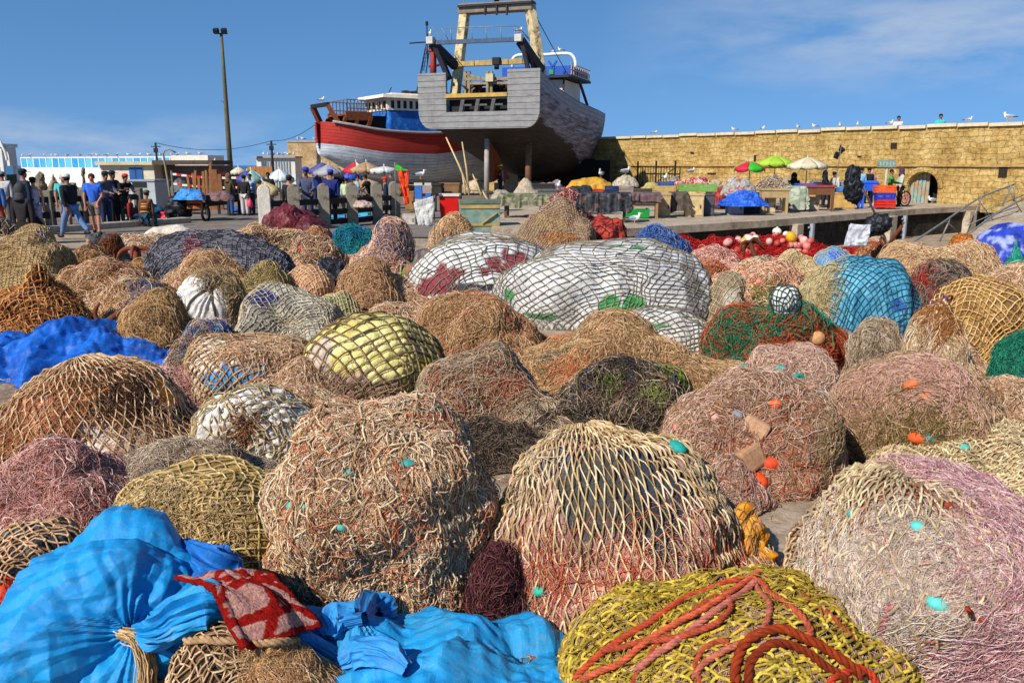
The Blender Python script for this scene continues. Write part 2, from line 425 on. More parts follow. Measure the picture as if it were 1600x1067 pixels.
    def _net(s, parent, E, r, pal, lift, sides, sag, name, where, nodes, seg, drop=0.):
        rng = s.rng; r = r*s.px
        if where is not None: E = E[where((E[:, 0]+E[:, 2])/2, (E[:, 1]+E[:, 3])/2)]
        if drop: E = E[rng.random(len(E)) > drop]
        t = np.linspace(0, 1, seg+1)
        a = E[:, 0:1]*(1-t)+E[:, 2:3]*t; b = E[:, 1:2]*(1-t)+E[:, 3:4]*t
        P, N, _, _, fc = s.look(a, b); keep = fc.max(1) > -.45
        P, N = P[keep], N[keep]; bow = np.sin(math.pi*t)[None, :]
        P = P+N*(r*lift+rng.uniform(-.2, 1, (len(P), 1))*bow*sag*r*3)[..., None]
        cols = palcols(pal, len(P), rng=rng)
        ex = None
        if nodes is not None and len(nodes):   # the knots
            if where is not None: nodes = nodes[where(nodes[:, 0], nodes[:, 1])]
            Pn, Nn, _, _, fc = s.look(nodes[:, 0], nodes[:, 1]); kp = fc > -.3; Pn, Nn = Pn[kp], Nn[kp]
            Pn = Pn+Nn*r*lift; oc = np.array([(x, y, z) for z in (-1, 1) for x, y in ((-1, -1), (1, -1), (1, 1), (-1, 1))], float)
            oc = oc[None]*(r*1.05*rng.uniform(.8, 1.35, (len(Pn), 1, 1))); oc = oc@np.linalg.qr(rng.normal(0, 1, (3, 3)))[0]
            VV = (Pn[:, None, :]+oc).reshape(-1, 3); f8 = np.array([(3, 2, 1, 0), (4, 5, 6, 7), (0, 1, 5, 4), (1, 2, 6, 5), (2, 3, 7, 6), (3, 0, 4, 7)])
            if len(Pn): ex = (VV, (np.arange(len(Pn))[:, None, None]*8+f8[None]).reshape(-1, 4), np.repeat(palcols(pal, len(Pn), rng=rng), 8, 0))
        return link(name, tubes(P, r*rng.uniform(.8, 1.2, len(P)), N, sides, cols, name, ex), attr_mat('twine'), parent)
    def tangle(s, parent, n, L, r, pal, curl=.5, lift=6., K=7, where=None, flow=None, name='loose_twine', sides=3, edge=1.0):
        rng = s.rng; px = s.px
        if r > .85: n = int(n*(2.6 if px < .0045 else 2.0)); n = int(n*1.25) if r < 1.8 else n; r = (.3+.17*(r-.33)) if r < 1.8 else .33+.22*(r-.33); L *= 1.15
        if px > .0045 and r > .4: r = min(r, .46); n = int(n*1.35)
        if where is None:
            m = int(n*1.7); rr = np.sqrt(rng.random(m))*edge; th = rng.uniform(0, 2*math.pi, m); a, b = rr*np.cos(th), rr*np.sin(th)
            fc = s.look(a, b)[4]; kp = (fc > -.15) | (rng.random(m) < .12); a, b = a[kp][:n], b[kp][:n]
        else:
            aa, bb = [], []
            for (x, y, rad) in where:
                p0 = s.pick(x, y)[0]-s.c; d = np.linalg.norm(s.GP-p0, axis=-1); ii, jj = np.nonzero((d < rad*px) & (np.hypot(s.GA, s.GB) < 1.02))
                if not len(ii): continue
                k = rng.integers(0, len(ii), max(1, n//len(where))); st = 2.1/(s.gn-1)
                aa.append(s.GA[ii[k], jj[k]]+rng.uniform(-st, st, len(k))); bb.append(s.GB[ii[k], jj[k]]+rng.uniform(-st, st, len(k)))
            a, b = np.concatenate(aa), np.concatenate(bb)
        n = len(a); ph = 4*math.pi*fbm(np.stack([a*2.6, b*2.6, a*0], -1), s.seed+41, 2)+rng.normal(0, .38, n)+(rng.random(n) < .18)*rng.uniform(-2, 2, n); curl *= .75
        if flow is not None:
            if flow == 'radial': ph = np.arctan2(b, a)+rng.normal(0, .35, n)
            elif flow == 'ring': ph = np.arctan2(b, a)+math.pi/2+rng.normal(0, .4, n)
            else: ph = R(flow)+rng.normal(0, .4, n)+2.2*(fbm(np.stack([a*2, b*2, a*0], -1), s.seed+40, 2)-.5)*2
        step = L*px/(K-1)*rng.uniform(.5, 1.5, n); om = rng.normal(0, curl*.7, n); Ps, Ns = [], []
        for k in range(K):
            P, N, sa, sb, _ = s.look(a, b); Ps.append(P); Ns.append(N)
            ph = ph+om+rng.normal(0, curl*.6, n); a = a+step*np.cos(ph)/sa; b = b+step*np.sin(ph)/sb
            q = np.hypot(a, b); f = np.minimum(1, 1.03/np.maximum(q, 1e-6)); a, b = a*f, b*f
        P = np.stack(Ps, 1); N = np.stack(Ns, 1); t = np.linspace(0, 1, K)
        hgt = rng.random((n, 1))**2.*lift*px*(.35+.65*np.sin(math.pi*t)[None, :]*rng.uniform(.3, 1.6, (n, 1)))
        P = P+N*(hgt+r*px*.5)[..., None]
        return link(name, tubes(P, r*px*rng.uniform(.7, 1.3, n), N, sides, palcols(pal, n, rng=rng), name), attr_mat('twine'), parent)
    def floats(s, parent, items):
        for (px, py, rad, c, *k) in items:
            p, nn = s.pick(px, py)[:2]; r = rad*s.px; kind = k[0] if k else 'ball'; mb = MB(); p = p-s.c+nn*r*.12
            if kind == 'ring': mb.torus((0, 0, 0), r*.72, r*.34, 18, 8, 'Y')
            elif kind == 'block': mb.box((0, 0, 0), (r*1.9, r*.9, r*1.7))
            elif kind == 'egg': mb.ball((0, 0, 0), (r*1.25, r*.8, r*.8), 14, 10)
            else: mb.ball((0, 0, 0), (r, r, r*.93), 14, 10)
            o = mb.build('float' if kind != 'block' else 'cork_block', paint(c, .6, .3, 22, .003, 0, '#8a7458', .36), parent, smooth=kind != 'block', loc=p, bevel=r*.25 if kind == 'block' else 0)
            o.rotation_euler = (s.rng.uniform(-.5, .5), s.rng.uniform(-.5, .5), s.rng.uniform(-.6, .6))
    def patch(s, parent, px, py, wr, hr, pal, lift=4., name='cloth_scrap', kind='tarp', n=34):
        p0, n0, a0, b0 = s.pick(px, py); _, _, sa, sb, _ = s.look(np.array([a0]), np.array([b0])); g = np.linspace(-1, 1, n); U, V = np.meshgrid(g, g, indexing='ij')
        sd = int(px+py); Q = np.stack([U*2, V*2, U*0+sd], -1); k = 1+.5*(fbm(Q*.9, 3, 2)-.5)*2
        P, N, _, _, _ = s.look(a0+U*wr*s.px/sa[0]*k, b0+V*hr*s.px/sb[0]*k); ed = np.maximum(np.abs(U), np.abs(V))
        P = P+N*(lift*s.px*(1.3-ed**4*1.6)+s.px*wr*.09*(ridge(Q*.9, sd, 2, 2)-.4))[..., None]
        cc = np.array([hx(q) for q in pal])[(vn(Q*1.5, 5)*len(pal)).astype(int).clip(0, len(pal)-1)]; i = np.arange(n*n).reshape(n, n)
        return link(name, npmesh(name, P.reshape(-1, 3), np.stack([i[:-1, :-1], i[1:, :-1], i[1:, 1:], i[:-1, 1:]], -1).reshape(-1, 4), cc.reshape(-1, 3), False), attr_mat(kind), parent)
    def rope(s, parent, pts, rad, c, twist=True, name='rope', lift=.8):
        W = []
        pts = smooth_path(np.array(pts, float), max(8, len(pts)*4))
        for px, py in pts:
            p, nn = s.pick(px, py)[:2]; W.append(p-s.c+nn*rad*s.px*lift)
        W = smooth_path(np.array(W)[::2], len(pts)*8 if twist else len(pts)*2)
        k = np.ones(5)/5
        for ax in range(3): W[2:-2, ax] = np.convolve(W[:, ax], k, 'valid')
        return twisted(W, rad*s.px, c, parent, name) if twist else link(name, tubes(W[None], rad*s.px, None, 6, np.array([hx(c)])), attr_mat('twine'), parent)
def twisted(W, rad, c, parent, name='rope', strands=3):
    T = np.gradient(W, axis=0); T /= np.linalg.norm(T, axis=1, keepdims=True)+1e-9
    U = np.cross(T, (0.3, -.4, .87)); U /= np.linalg.norm(U, axis=1, keepdims=True)+1e-9; Vv = np.cross(T, U)
    d = np.concatenate([[0], np.cumsum(np.linalg.norm(np.diff(W, axis=0), axis=1))]); Ps = []
    for k in range(strands):
        a = (d/(rad*5.5)*2*math.pi+k*2*math.pi/strands)[:, None]; Ps.append(W+rad*.5*(np.cos(a)*U+np.sin(a)*Vv))
    cols = np.array([np.array(hx(c))*f for f in (1, .88, 1.1)[:strands]])
    return link(name, tubes(np.array(Ps), rad*.58, None, 6, cols), attr_mat('twine'), parent)
# ------------------------------------------------------------------ world, sun, camera
SUN = Vector((-.62, -.68, .74)).normalized()
w = bpy.data.worlds.new('World'); sc.world = w; w.use_nodes = True
nt = w.node_tree; n = nt.nodes; l = nt.links; bg = n['Background']
sky = n.new('ShaderNodeTexSky'); sky.sky_type = 'NISHITA'; sky.sun_disc = False
sky.sun_elevation = math.asin(SUN.z); sky.sun_rotation = math.atan2(SUN.x, SUN.y)
sky.air_density = 1.0; sky.dust_density = .0; sky.ozone_density = 1.6
tc = n.new('ShaderNodeTexCoord').outputs['Generated']
sep = n.new('ShaderNodeSeparateXYZ'); l.new(tc, sep.inputs[0])
# clear marine air: the deep blue reaches almost down to the horizon
vm = n.new('ShaderNodeVectorMath'); vm.operation = 'ADD'; l.new(tc, vm.inputs[0]); vm.inputs[1].default_value = (0, 0, .27)
vz = n.new('ShaderNodeVectorMath'); vz.operation = 'NORMALIZE'; l.new(vm.outputs[0], vz.inputs[0]); l.new(vz.outputs[0], sky.inputs['Vector'])
def mth(op, a, b=None):
    x = n.new('ShaderNodeMath'); x.operation = op
    for i, v in enumerate((a, b)):
        if v is None: continue
        if hasattr(v, 'links'): l.new(v, x.inputs[i])
        else: x.inputs[i].default_value = v
    return x.outputs[0]
# wispy clouds: noise on the direction, flattened towards the horizon, thicker towards +X
mp = n.new('ShaderNodeMapping'); l.new(tc, mp.inputs['Vector']); mp.inputs['Scale'].default_value = (1.0, 1.0, 3.6); mp.inputs['Rotation'].default_value = (0, R(-7), 0)
cl = _noise(n, l, mp.outputs['Vector'], 5.2, 9, .6)
cl = mth('MULTIPLY', mth('SUBTRACT', cl, .40), 4.0)
band = mth('MULTIPLY', mth('MULTIPLY', mth('SUBTRACT', sep.outputs['Z'], .06), 16.), mth('ADD', mth('MULTIPLY', sep.outputs['X'], 3.4), -.32))
bc = n.new('ShaderNodeClamp'); l.new(band, bc.inputs[0]); cc_ = n.new('ShaderNodeClamp'); l.new(cl, cc_.inputs[0])
hi = n.new('ShaderNodeClamp'); l.new(mth('MULTIPLY', mth('SUBTRACT', .2, sep.outputs['Z']), 16.), hi.inputs[0])
fac = mth('MULTIPLY', mth('MULTIPLY', cc_.outputs[0], mth('MULTIPLY', bc.outputs[0], hi.outputs[0])), .58)
hs = n.new('ShaderNodeHueSaturation'); hs.inputs['Saturation'].default_value = 1.26; hs.inputs['Value'].default_value = 1.0; l.new(sky.outputs[0], hs.inputs['Color'])
cm = _mix(n, l, fac, hs.outputs['Color'], (4.0, 4.3, 4.8, 1))
l.new(cm, bg.inputs['Color']); bg.inputs['Strength'].default_value = .12
sl = bpy.data.lights.new('sun', 'SUN'); sl.energy = 4.7; sl.angle = R(.5); sl.color = (1, .95, .88)
so = bpy.data.objects.new('sun', sl); COL.objects.link(so); so.rotation_euler = SUN.to_track_quat('Z', 'Y').to_euler(); so.location = (-20, -20, 30)
cam = bpy.data.cameras.new('camera'); co = bpy.data.objects.new('camera', cam); COL.objects.link(co); sc.camera = co
cam.sensor_width = 36; cam.lens = F/1600*36; cam.clip_end = 6000; cam.clip_start = .05
co.location = (0, 0, CH); co.rotation_euler = (math.pi/2-PITCH, 0, 0)
sc.view_settings.view_transform = 'Standard'; sc.view_settings.look = 'None'; sc.view_settings.exposure = .37; sc.view_settings.gamma = 1
# ------------------------------------------------------------------ ground, quay, sea
def sst(a, b, x): t = np.clip((x-a)/(b-a), 0, 1); return t*t*(3-2*t)
def zg(x, y):
    x = np.asarray(x, float); y = np.asarray(y, float)
    return -.95*sst(2.2, 4.5, x)*sst(15.5, 20.5, y)
xs = np.concatenate([np.linspace(-70, -9, 30), np.linspace(-8, 8, 100), np.linspace(9, 70, 30)]); ys = np.concatenate([np.linspace(-4, 14, 110), np.linspace(14.2, 30, 60), np.linspace(31, 110, 30)])
XX, YY = np.meshgrid(xs, ys, indexing='ij'); ZZ = zg(XX, YY)+.03*(fbm(np.stack([XX*.7, YY*.7, XX*0], -1), 3, 3)-.5)*(YY < 22)-.012
i = np.arange(XX.size).reshape(XX.shape)
m, nt, n, l, p = _nt('concrete_ground'); tco = n.new('ShaderNodeTexCoord').outputs['Object']
c1 = _ramp(n, l, _noise(n, l, tco, .8, 10, .72), [(.3, hx('#7d6a52')), (.5, hx('#a8937a')), (.7, hx('#c2b09a'))])
c2 = _ramp(n, l, _noise(n, l, tco, 6, 8, .75), [(.35, (.55, .5, .42)), (.6, (1, 1, 1))])
l.new(_mix(n, l, 1., c1, c2, 'MULTIPLY'), p.inputs['Base Color']); p.inputs['Roughness'].default_value = .9
l.new(_bump(n, l, _noise(n, l, tco, 22, 8, .7), .02), p.inputs['Normal'])
tag(link('ground', npmesh('ground', np.stack([XX, YY, ZZ], -1), np.stack([i[:-1, :-1], i[1:, :-1], i[1:, 1:], i[:-1, 1:]], -1).reshape(-1, 4)), m), kind='structure')
# dark tarmac of the market road behind the fence
m, nt, n, l, p = _nt('tarmac'); tco = n.new('ShaderNodeTexCoord').outputs['Object']
l.new(_ramp(n, l, _noise(n, l, tco, 1.2, 10, .7), [(.3, hx('#5c5146')), (.7, hx('#8a7c6c'))]), p.inputs['Base Color']); p.inputs['Roughness'].default_value = .85
l.new(_bump(n, l, _noise(n, l, tco, 60, 4), .01), p.inputs['Normal'])
g0, g1 = gnd(300, 372), gnd(560, 372)
mb = MB(); mb.add([(-9.5, 24.4, .024), (2.0, 22.8, .024), (2.0, 60, .024), (-40, 60, .024), (-40, 27, .024)], [(0, 1, 2, 3, 4)])
tag(mb.build('road', m), kind='structure')
m, nt, n, l, p = _nt('sea_water'); p.inputs['Base Color'].default_value = (.02, .09, .16, 1); p.inputs['Roughness'].default_value = .25
tco = n.new('ShaderNodeTexCoord').outputs['Object']; l.new(_bump(n, l, _noise(n, l, tco, .5, 6), .3), p.inputs['Normal'])
mb = MB(); mb.add([(-4000, 100, -2), (4000, 100, -2), (4000, 5000, -2), (-4000, 5000, -2)], [(0, 1, 2, 3)]); tag(mb.build('sea', m), kind='structure')
# quay
def stain_wall(name, a, b, s=1.0, bricks=None, bump=.03, mortar='#3a3128'):
    m, nt, n, l, p = _nt(name); tco = n.new('ShaderNodeTexCoord').outputs['Object']
    c1 = _ramp(n, l, _noise(n, l, tco, .9*s, 10, .74), [(.25, hx(a[0])), (.45, hx(a[1])), (.6, hx(a[2])), (.78, hx(a[3]))])
    c2 = _ramp(n, l, _noise(n, l, tco, 5*s, 9, .78), [(.36, (b,)*3), (.56, (1, 1, 1))])
    cc = _mix(n, l, 1., c1, c2, 'MULTIPLY'); nb = None
    if bricks:
        # coursed masonry laid in the wall's own plane (local x along it, local z up)
        sx = n.new('ShaderNodeSeparateXYZ'); l.new(tco, sx.inputs[0]); cx = n.new('ShaderNodeCombineXYZ')
        nz = n.new('ShaderNodeTexNoise'); nz.inputs['Scale'].default_value = .9; l.new(tco, nz.inputs['Vector'])
        ad = n.new('ShaderNodeMath'); ad.operation = 'MULTIPLY_ADD'; l.new(nz.outputs['Fac'], ad.inputs[0]); ad.inputs[1].default_value = .5; l.new(sx.outputs['Z'], ad.inputs[2])
        nz2 = n.new('ShaderNodeTexNoise'); nz2.inputs['Scale'].default_value = 1.7; l.new(tco, nz2.inputs['Vector']); ax = n.new('ShaderNodeMath'); ax.operation = 'MULTIPLY_ADD'; l.new(nz2.outputs['Fac'], ax.inputs[0]); ax.inputs[1].default_value = .7; l.new(sx.outputs['X'], ax.inputs[2]); l.new(ax.outputs[0], cx.inputs[0]); l.new(ad.outputs[0], cx.inputs[1])
        br = n.new('ShaderNodeTexBrick'); l.new(cx.outputs[0], br.inputs['Vector']); br.inputs['Scale'].default_value = 1
        br.inputs['Brick Width'].default_value = bricks[0]; br.inputs['Row Height'].default_value = bricks[1]; br.inputs['Mortar Size'].default_value = bricks[2]
        br.inputs['Mortar Smooth'].default_value = .9; br.inputs['Bias'].default_value = .1
        br.inputs['Color1'].default_value = (1.18, 1.1, .98, 1); br.inputs['Color2'].default_value = (.66, .62, .56, 1); br.inputs['Mortar'].default_value = (*[v*1.6 for v in hx(mortar)], 1)
        cc = _mix(n, l, .3, cc, br.outputs['Color'], 'MULTIPLY')
        iv = n.new('ShaderNodeMath'); iv.operation = 'SUBTRACT'; iv.inputs[0].default_value = 1; l.new(br.outputs['Fac'], iv.inputs[1])
        nb = _bump(n, l, iv.outputs[0], bump)
    l.new(cc, p.inputs['Base Color']); p.inputs['Roughness'].default_value = .92; p.inputs['Specular IOR Level'].default_value = .15
    l.new(_bump(n, l, _noise(n, l, tco, 7*s, 9, .75), bump*2, 1, nb), p.inputs['Normal']); return m
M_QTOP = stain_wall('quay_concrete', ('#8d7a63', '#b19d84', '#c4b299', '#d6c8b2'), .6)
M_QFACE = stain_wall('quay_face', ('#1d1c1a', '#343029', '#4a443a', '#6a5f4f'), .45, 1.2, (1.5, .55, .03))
Q = [(-.6, 24.0), (3.3, 24.2), (8.5, 27.9), (16.9, 35.2), (20.9, 37.9), (33, 47)]
mb = MB(); zt = .2; top = Q+[(60, 47), (60, 100), (-.6, 100)]
mb.add([(x, y, zt) for x, y in top], [tuple(range(len(top)))])
for (x0, y0), (x1, y1) in zip(Q[:-1], Q[1:]):   # lip of the slab
    mb.add([(x0, y0, zt), (x1, y1, zt), (x1, y1, -.03), (x0, y0, -.03)], [(3, 2, 1, 0)])
mb.add([(-.6, 24, zt), (-.6, 100, zt), (-.6, 100, -.4), (-.6, 24, -.4)], [(0, 1, 2, 3)])
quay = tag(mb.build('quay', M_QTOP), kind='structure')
qd = np.array([8.5-3.3, 27.9-24.2]); qd /= np.linalg.norm(qd); qn = np.array([qd[1], -qd[0]])
fa = math.atan2(37.9-24.2, 20.9-3.3)
mb = MB()
k = []
for (x0, y0), (x1, y1) in zip(Q[:-1], Q[1:]):
    dx, dy = x1-x0, y1-y0; ln = math.hypot(dx, dy); nx, ny = dy/ln, -dx/ln
    o_ = .12; mb.add([(x0-nx*o_, y0-ny*o_, -.03), (x1-nx*o_, y1-ny*o_, -.03), (x1-nx*o_, y1-ny*o_, -1.3), (x0-nx*o_, y0-ny*o_, -1.3)], [(3, 2, 1, 0)])
    mb.add([(x0, y0, -.031), (x1, y1, -.031), (x1-nx*o_, y1-ny*o_, -.031), (x0-nx*o_, y0-ny*o_, -.031)], [(0, 1, 2, 3)])
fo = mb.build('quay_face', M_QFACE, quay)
# pale concrete piers and steel fender rails set on the quay face
def quay_pt(px, z=.2):
    """point of the quay edge seen at photo column px"""
    best = None
    for (x0, y0), (x1, y1) in zip(Q[:-1], Q[1:]):
        for t in np.linspace(0, 1, 200):
            X, Y, _ = proj((x0+(x1-x0)*t, y0+(y1-y0)*t, z))
            if best is None or abs(X-px) < best[0]: best = (abs(X-px), x0+(x1-x0)*t, y0+(y1-y0)*t, math.atan2(y1-y0, x1-x0))
    return best[1:]
for px, wd in ((1245, .42), (1392, .55), (1516, .6)):
    x, y, a = quay_pt(px); mb = MB(); mb.box((0, -.02, -.55), (wd, .34, 1.1)); o = mb.build('pier', M_QTOP, quay, bevel=.02); o.location = (x, y, 0); o.rotation_euler = (0, 0, a)
for px in (1266, 1411, 1540):
    x, y, a = quay_pt(px); mb = MB(); mb.box((0, -.17, -.6), (.1, .025, 1.15)); mb.box((-.06, -.12, -.6), (.02, .12, 1.15)); mb.box((.06, -.12, -.6), (.02, .12, 1.15))
    mb.box((-.13, -.08, -.15), (.12, .04, .06)); mb.box((-.13, -.08, -.8), (.12, .04, .06))
    o = mb.build('fender_rail', paint('#a7aeb4', .4, .2, 8, .002, .3, '#6a4a32', .25)); o.location = (x, y, 0); o.rotation_euler = (0, 0, a)
    tag(o, 'steel fender rail on the quay face, %s' % {1266: 'behind the red nets and floats', 1411: 'just behind the pole with black bags', 1540: 'behind the sloping metal railing'}[px], 'fender rail', 'fender rails on the quay')
# ------------------------------------------------------------------ the field of nets
BEIGE = ['#dcb894', '#c49c76', '#ead0ac', '#9c7852', '#f0dec0', '#cfa684', '#b08260']
GREYB = ['#b5a48c', '#98866f', '#cfc0a6', '#7d6c58', '#c4ae92']
TAN = ['#c39a62', '#a97f4c', '#d6b580', '#8f6a3e']
PINK = ['#d6a493', '#c68d80', '#e6c4b6', '#b5776c', '#e0b4a8']
BROWN = ['#9a7452', '#7e5a3c', '#b58d66', '#644630', '#c09a78']
DARK = ['#4a4038', '#2c2622', '#6d5d4e', '#8c7862', '#3a3430']
OLIVE = ['#b3a067', '#9a8a52', '#cdbb82', '#857344']
PEACH = ['#e0a987', '#d08f6b', '#eec4a4', '#bb7a58']
G = 'net piles spread over the quayside'
def mound(name, label, cat, box, core, kind='fibre', tang=(), nets=(), polar=(), blobs=(), floats=(), ropes=(), group=G, mottle=5., pil=None, res=64, **kw):
    if kind == 'tarp' and 'crumple' not in kw: kw['crumple'] = (.15, 2.4)
    if kind == 'sack': kw.setdefault('slump', .12); kw.setdefault('skirt', .04)
    if kind == 'fibre' and box[3] < 720: kw.setdefault('slump', .3)
    if kind == 'fibre' and 'crease' not in kw: kw['crease'] = (.045, 2.0, (1, 1, 1.6))
    if kind == 'fibre' and tang and not nets and not polar: nets = (dict(cell=15, r=.85, pal=tang[0]['pal'], rot=35, jit=.26, distort=1.8, lift=3., sag=1.6, drop=.05), dict(cell=12, r=.7, pal=tang[-1]['pal'] if len(tang) < 2 else tang[0]['pal'], rot=8, jit=.28, distort=2.2, lift=1.5, sag=1.2, drop=.1))
    m = Mound(box, res=res, **kw); f = None; root = bpy.data.objects.new(name+'_tmp', None)
    hold = []
    for nk in nets: f0 = m.net(None, **nk); f = f or f0
    o = m.core(name, core, kind, None, blobs, (pil*m.px, f) if (pil and f) else None, mottle)
    o.location = [float(v) for v in m.c]; tag(o, label, cat, group)
    bpy.data.objects.remove(root)
    for q in list(COL.objects):
        if q.parent is None and q.name.split('.')[0] in ('netting',) and 'category' not in q: q.parent = o
    for pk in polar: m.polar(o, **pk)
    for tk in tang: m.tangle(o, **tk)
    if floats: m.floats(o, floats)
    for rk in ropes: m.rope(o, *rk[:3], **(rk[3] if len(rk) > 3 else {}))
    m.o = o; return m
def T(n, L, r, pal, curl=.5, lift=6, K=7, **k): return dict(n=n, L=L, r=r, pal=pal, curl=curl, lift=lift, K=K, **k)
def N(cell, r, pal, rot=40, **k): return dict(cell=cell, r=r, pal=pal, rot=rot, **k)
def PO(n, rows, r, pal, **k): return dict(n=n, rows=rows, r=r, pal=pal, **k)

# ---------------- front row
mC = mound('net_pile', 'large beige net pile of coarse tangled twine with turquoise corks beside the grey-stuffed pile', 'net pile', (418, 770, 622, 968), ['#a98a68', '#8d7152', '#b9987a', '#7a6048'],
  psi=112, dr=.85, e=.8, amp=.12, fr=2.6, seed=3, crease=(.11, 2.3, (.55, .55, 2.)), res=110, lump=(.05, 4),
  tang=[T(4200, 75, 1.6, BEIGE, .55, 7, 9), T(700, 60, 1.9, GREYB, .7, 8, 9), T(600, 80, 2.3, ['#b98a5c', '#8d6440', '#c7653f'], .5, 11, 9), T(5000, 40, .8, ['#e4d3b4', '#c9b08c'], 1.0, 9, 7)],
  nets=[N(26, 2., ['#c9ad84', '#a98a62', '#dcc8a0'], 15, jit=.3, distort=1.4, lift=4, sag=2.2, drop=.3), N(15, 1.1, BEIGE, 40, jit=.28, distort=2., lift=3, sag=1.6, asp=.7), N(12, .9, GREYB, 75, jit=.28, distort=2.4, lift=2, sag=1.4, asp=.6)],
  ropes=[([(455, 725), (470, 700), (520, 712), (528, 690), (500, 682)], 3.2, '#a4552f'), ([(625, 648), (690, 655), (700, 690), (670, 700)], 3.4, '#b0552e'), ([(560, 860), (600, 850), (655, 852)], 3.4, '#9a6a44'), ([(560, 770), (640, 765), (720, 800)], 3.6, '#a88460')],
  floats=[(541, 738, 9, '#3f8f88', 'egg'), (640, 726, 11, '#2d8f85', 'egg'), (484, 790, 8, '#48b0a4', 'egg'), (455, 790, 9, '#2fa392', 'egg'), (536, 822, 8, '#4fa79a', 'egg'), (570, 949, 12, '#12806c', 'egg'), (524, 835, 7, '#57b0a0', 'egg')],
  blobs=[(700, 800, 60, 90, '#6a4a34'), (560, 690, 60, 30, '#c8a68c'), (650, 920, 70, 50, '#5a4636')])
mD = mound('net_pile', 'broad net pile gathered at its top over dark grey padding, orange cloth at its side', 'net pile', (752, 1215, 664, 992), ['#c49a8c', '#ae8676', '#d0aa98'],
  psi=100, dr=.8, prof='dome', e=.95, amp=.1, fr=2.2, seed=5, res=150, slump=.2, skirt=.12, lean=(-.1, 0),
  blobs=[(1010, 775, 95, 85, '#4a4f5a', .3), (1040, 840, 60, 50, '#414448', .3), (930, 770, 70, 80, '#5e5c54', .4), (800, 745, 45, 30, '#55607c', .4), (860, 720, 30, 30, '#6c7488', .4), (930, 970, 70, 16, '#d88a20', .2), (840, 930, 60, 40, '#c8a8a0')],
  polar=[PO(84, 17, 2.0, ['#d2b98a', '#b99d6c', '#e0caa0', '#a58a5e'], centre=(-.2, .22), pw=.85, jit=.26, lift=2., sag=1.8, sides=5, seg=3)],
  tang=[T(2000, 60, 1.0, PINK, .7, 3, 8, where=[(840, 900, 60), (900, 950, 60), (1150, 800, 50), (1120, 890, 50), (990, 950, 60)]), T(400, 60, 2., GREYB, .6, 8, 8, where=[(800, 690, 50), (1150, 720, 50)]), T(260, 70, 1.8, ['#c96a44', '#b45434', '#d98d70'], .6, 8, 8, where=[(1010, 930, 50), (1140, 910, 50), (860, 890, 40)])],
  floats=[(847, 921, 10, '#1fae92', 'egg'), (1055, 700, 13, '#118f80', 'egg'), (1008, 690, 9, '#17867a', 'egg')],
  ropes=[([(1085, 800), (1130, 790), (1180, 815), (1205, 860), (1200, 880)], 2.4, '#b08468'), ([(1080, 740), (1130, 770), (1170, 800)], 2, '#9c8050')])
mound('tarp_bundle', 'crumpled orange-yellow tarpaulin at the side of the grey-stuffed pile', 'tarp bundle', (1114, 1216, 784, 945), ['#d8860e', '#c87408', '#e49a1c'], 'tarp', psi=108, dr=.7, amp=.14, seed=6, group='', res=90, crumple=(.2, 2.4), nets=[N(20, 1.4, ['#b08a50', '#8c6c40'], 35, jit=.2, where=lambda a, b: a < .2)])
mE = mound('net_pile', 'tall pale net pile with pink fibre draped over its flank, at the picture edge', 'net pile', (1222, 1700, 716, 1110), ['#b39a80', '#c8b09a', '#a88a78'],
  psi=106, dr=.85, e=.85, amp=.1, fr=2.2, seed=8, res=120, lump=(.04, 5),
  blobs=[(1320, 860, 60, 50, '#d8b8a4'), (1450, 920, 60, 60, '#b8b0a4'), (1500, 980, 60, 50, '#c6c0ba'), (1580, 850, 60, 120, '#c59a98'), (1560, 1040, 60, 40, '#a84a38')],
  polar=[PO(64, 24, 2.5, ['#c0ac84', '#a8946c', '#d2c096', '#968260'], centre=(-.05, .0), pw=.9, jit=.2, lift=2.4, sag=1.4, sides=5)],
  tang=[T(4200, 70, 1.0, ['#d9a6a8', '#c68e92', '#e6c0c0', '#bb8486', '#efd4d0'], .8, 13, 8, where=[(1560, 800, 75), (1580, 900, 80), (1590, 1000, 80), (1500, 745, 60), (1560, 740, 60), (1450, 750, 40), (1540, 1050, 60)], flow=90),
        T(2600, 44, 1.1, ['#ece0d0', '#d6c4b2', '#c4b0a0'], .9, 10, 7, where=[(1290, 850, 80), (1380, 900, 80), (1450, 980, 90), (1340, 920, 60), (1480, 900, 60)]), T(500, 46, 1.8, ['#b05a40', '#8f4632'], .7, 9, 7)],
  floats=[(1438, 826, 10, '#58b8ac', 'egg'), (1480, 790, 8, '#8a3a22', 'egg'), (1470, 945, 12, '#57c0b4', 'egg'), (1255, 880, 8, '#1d7868', 'egg'), (1335, 800, 7, '#4aa89c', 'egg')],
  ropes=[([(1520, 935), (1512, 950), (1525, 968), (1545, 965)], 3.4, '#9c3c24'), ([(1395, 940), (1385, 965), (1378, 985)], 5, '#a86a6a')])
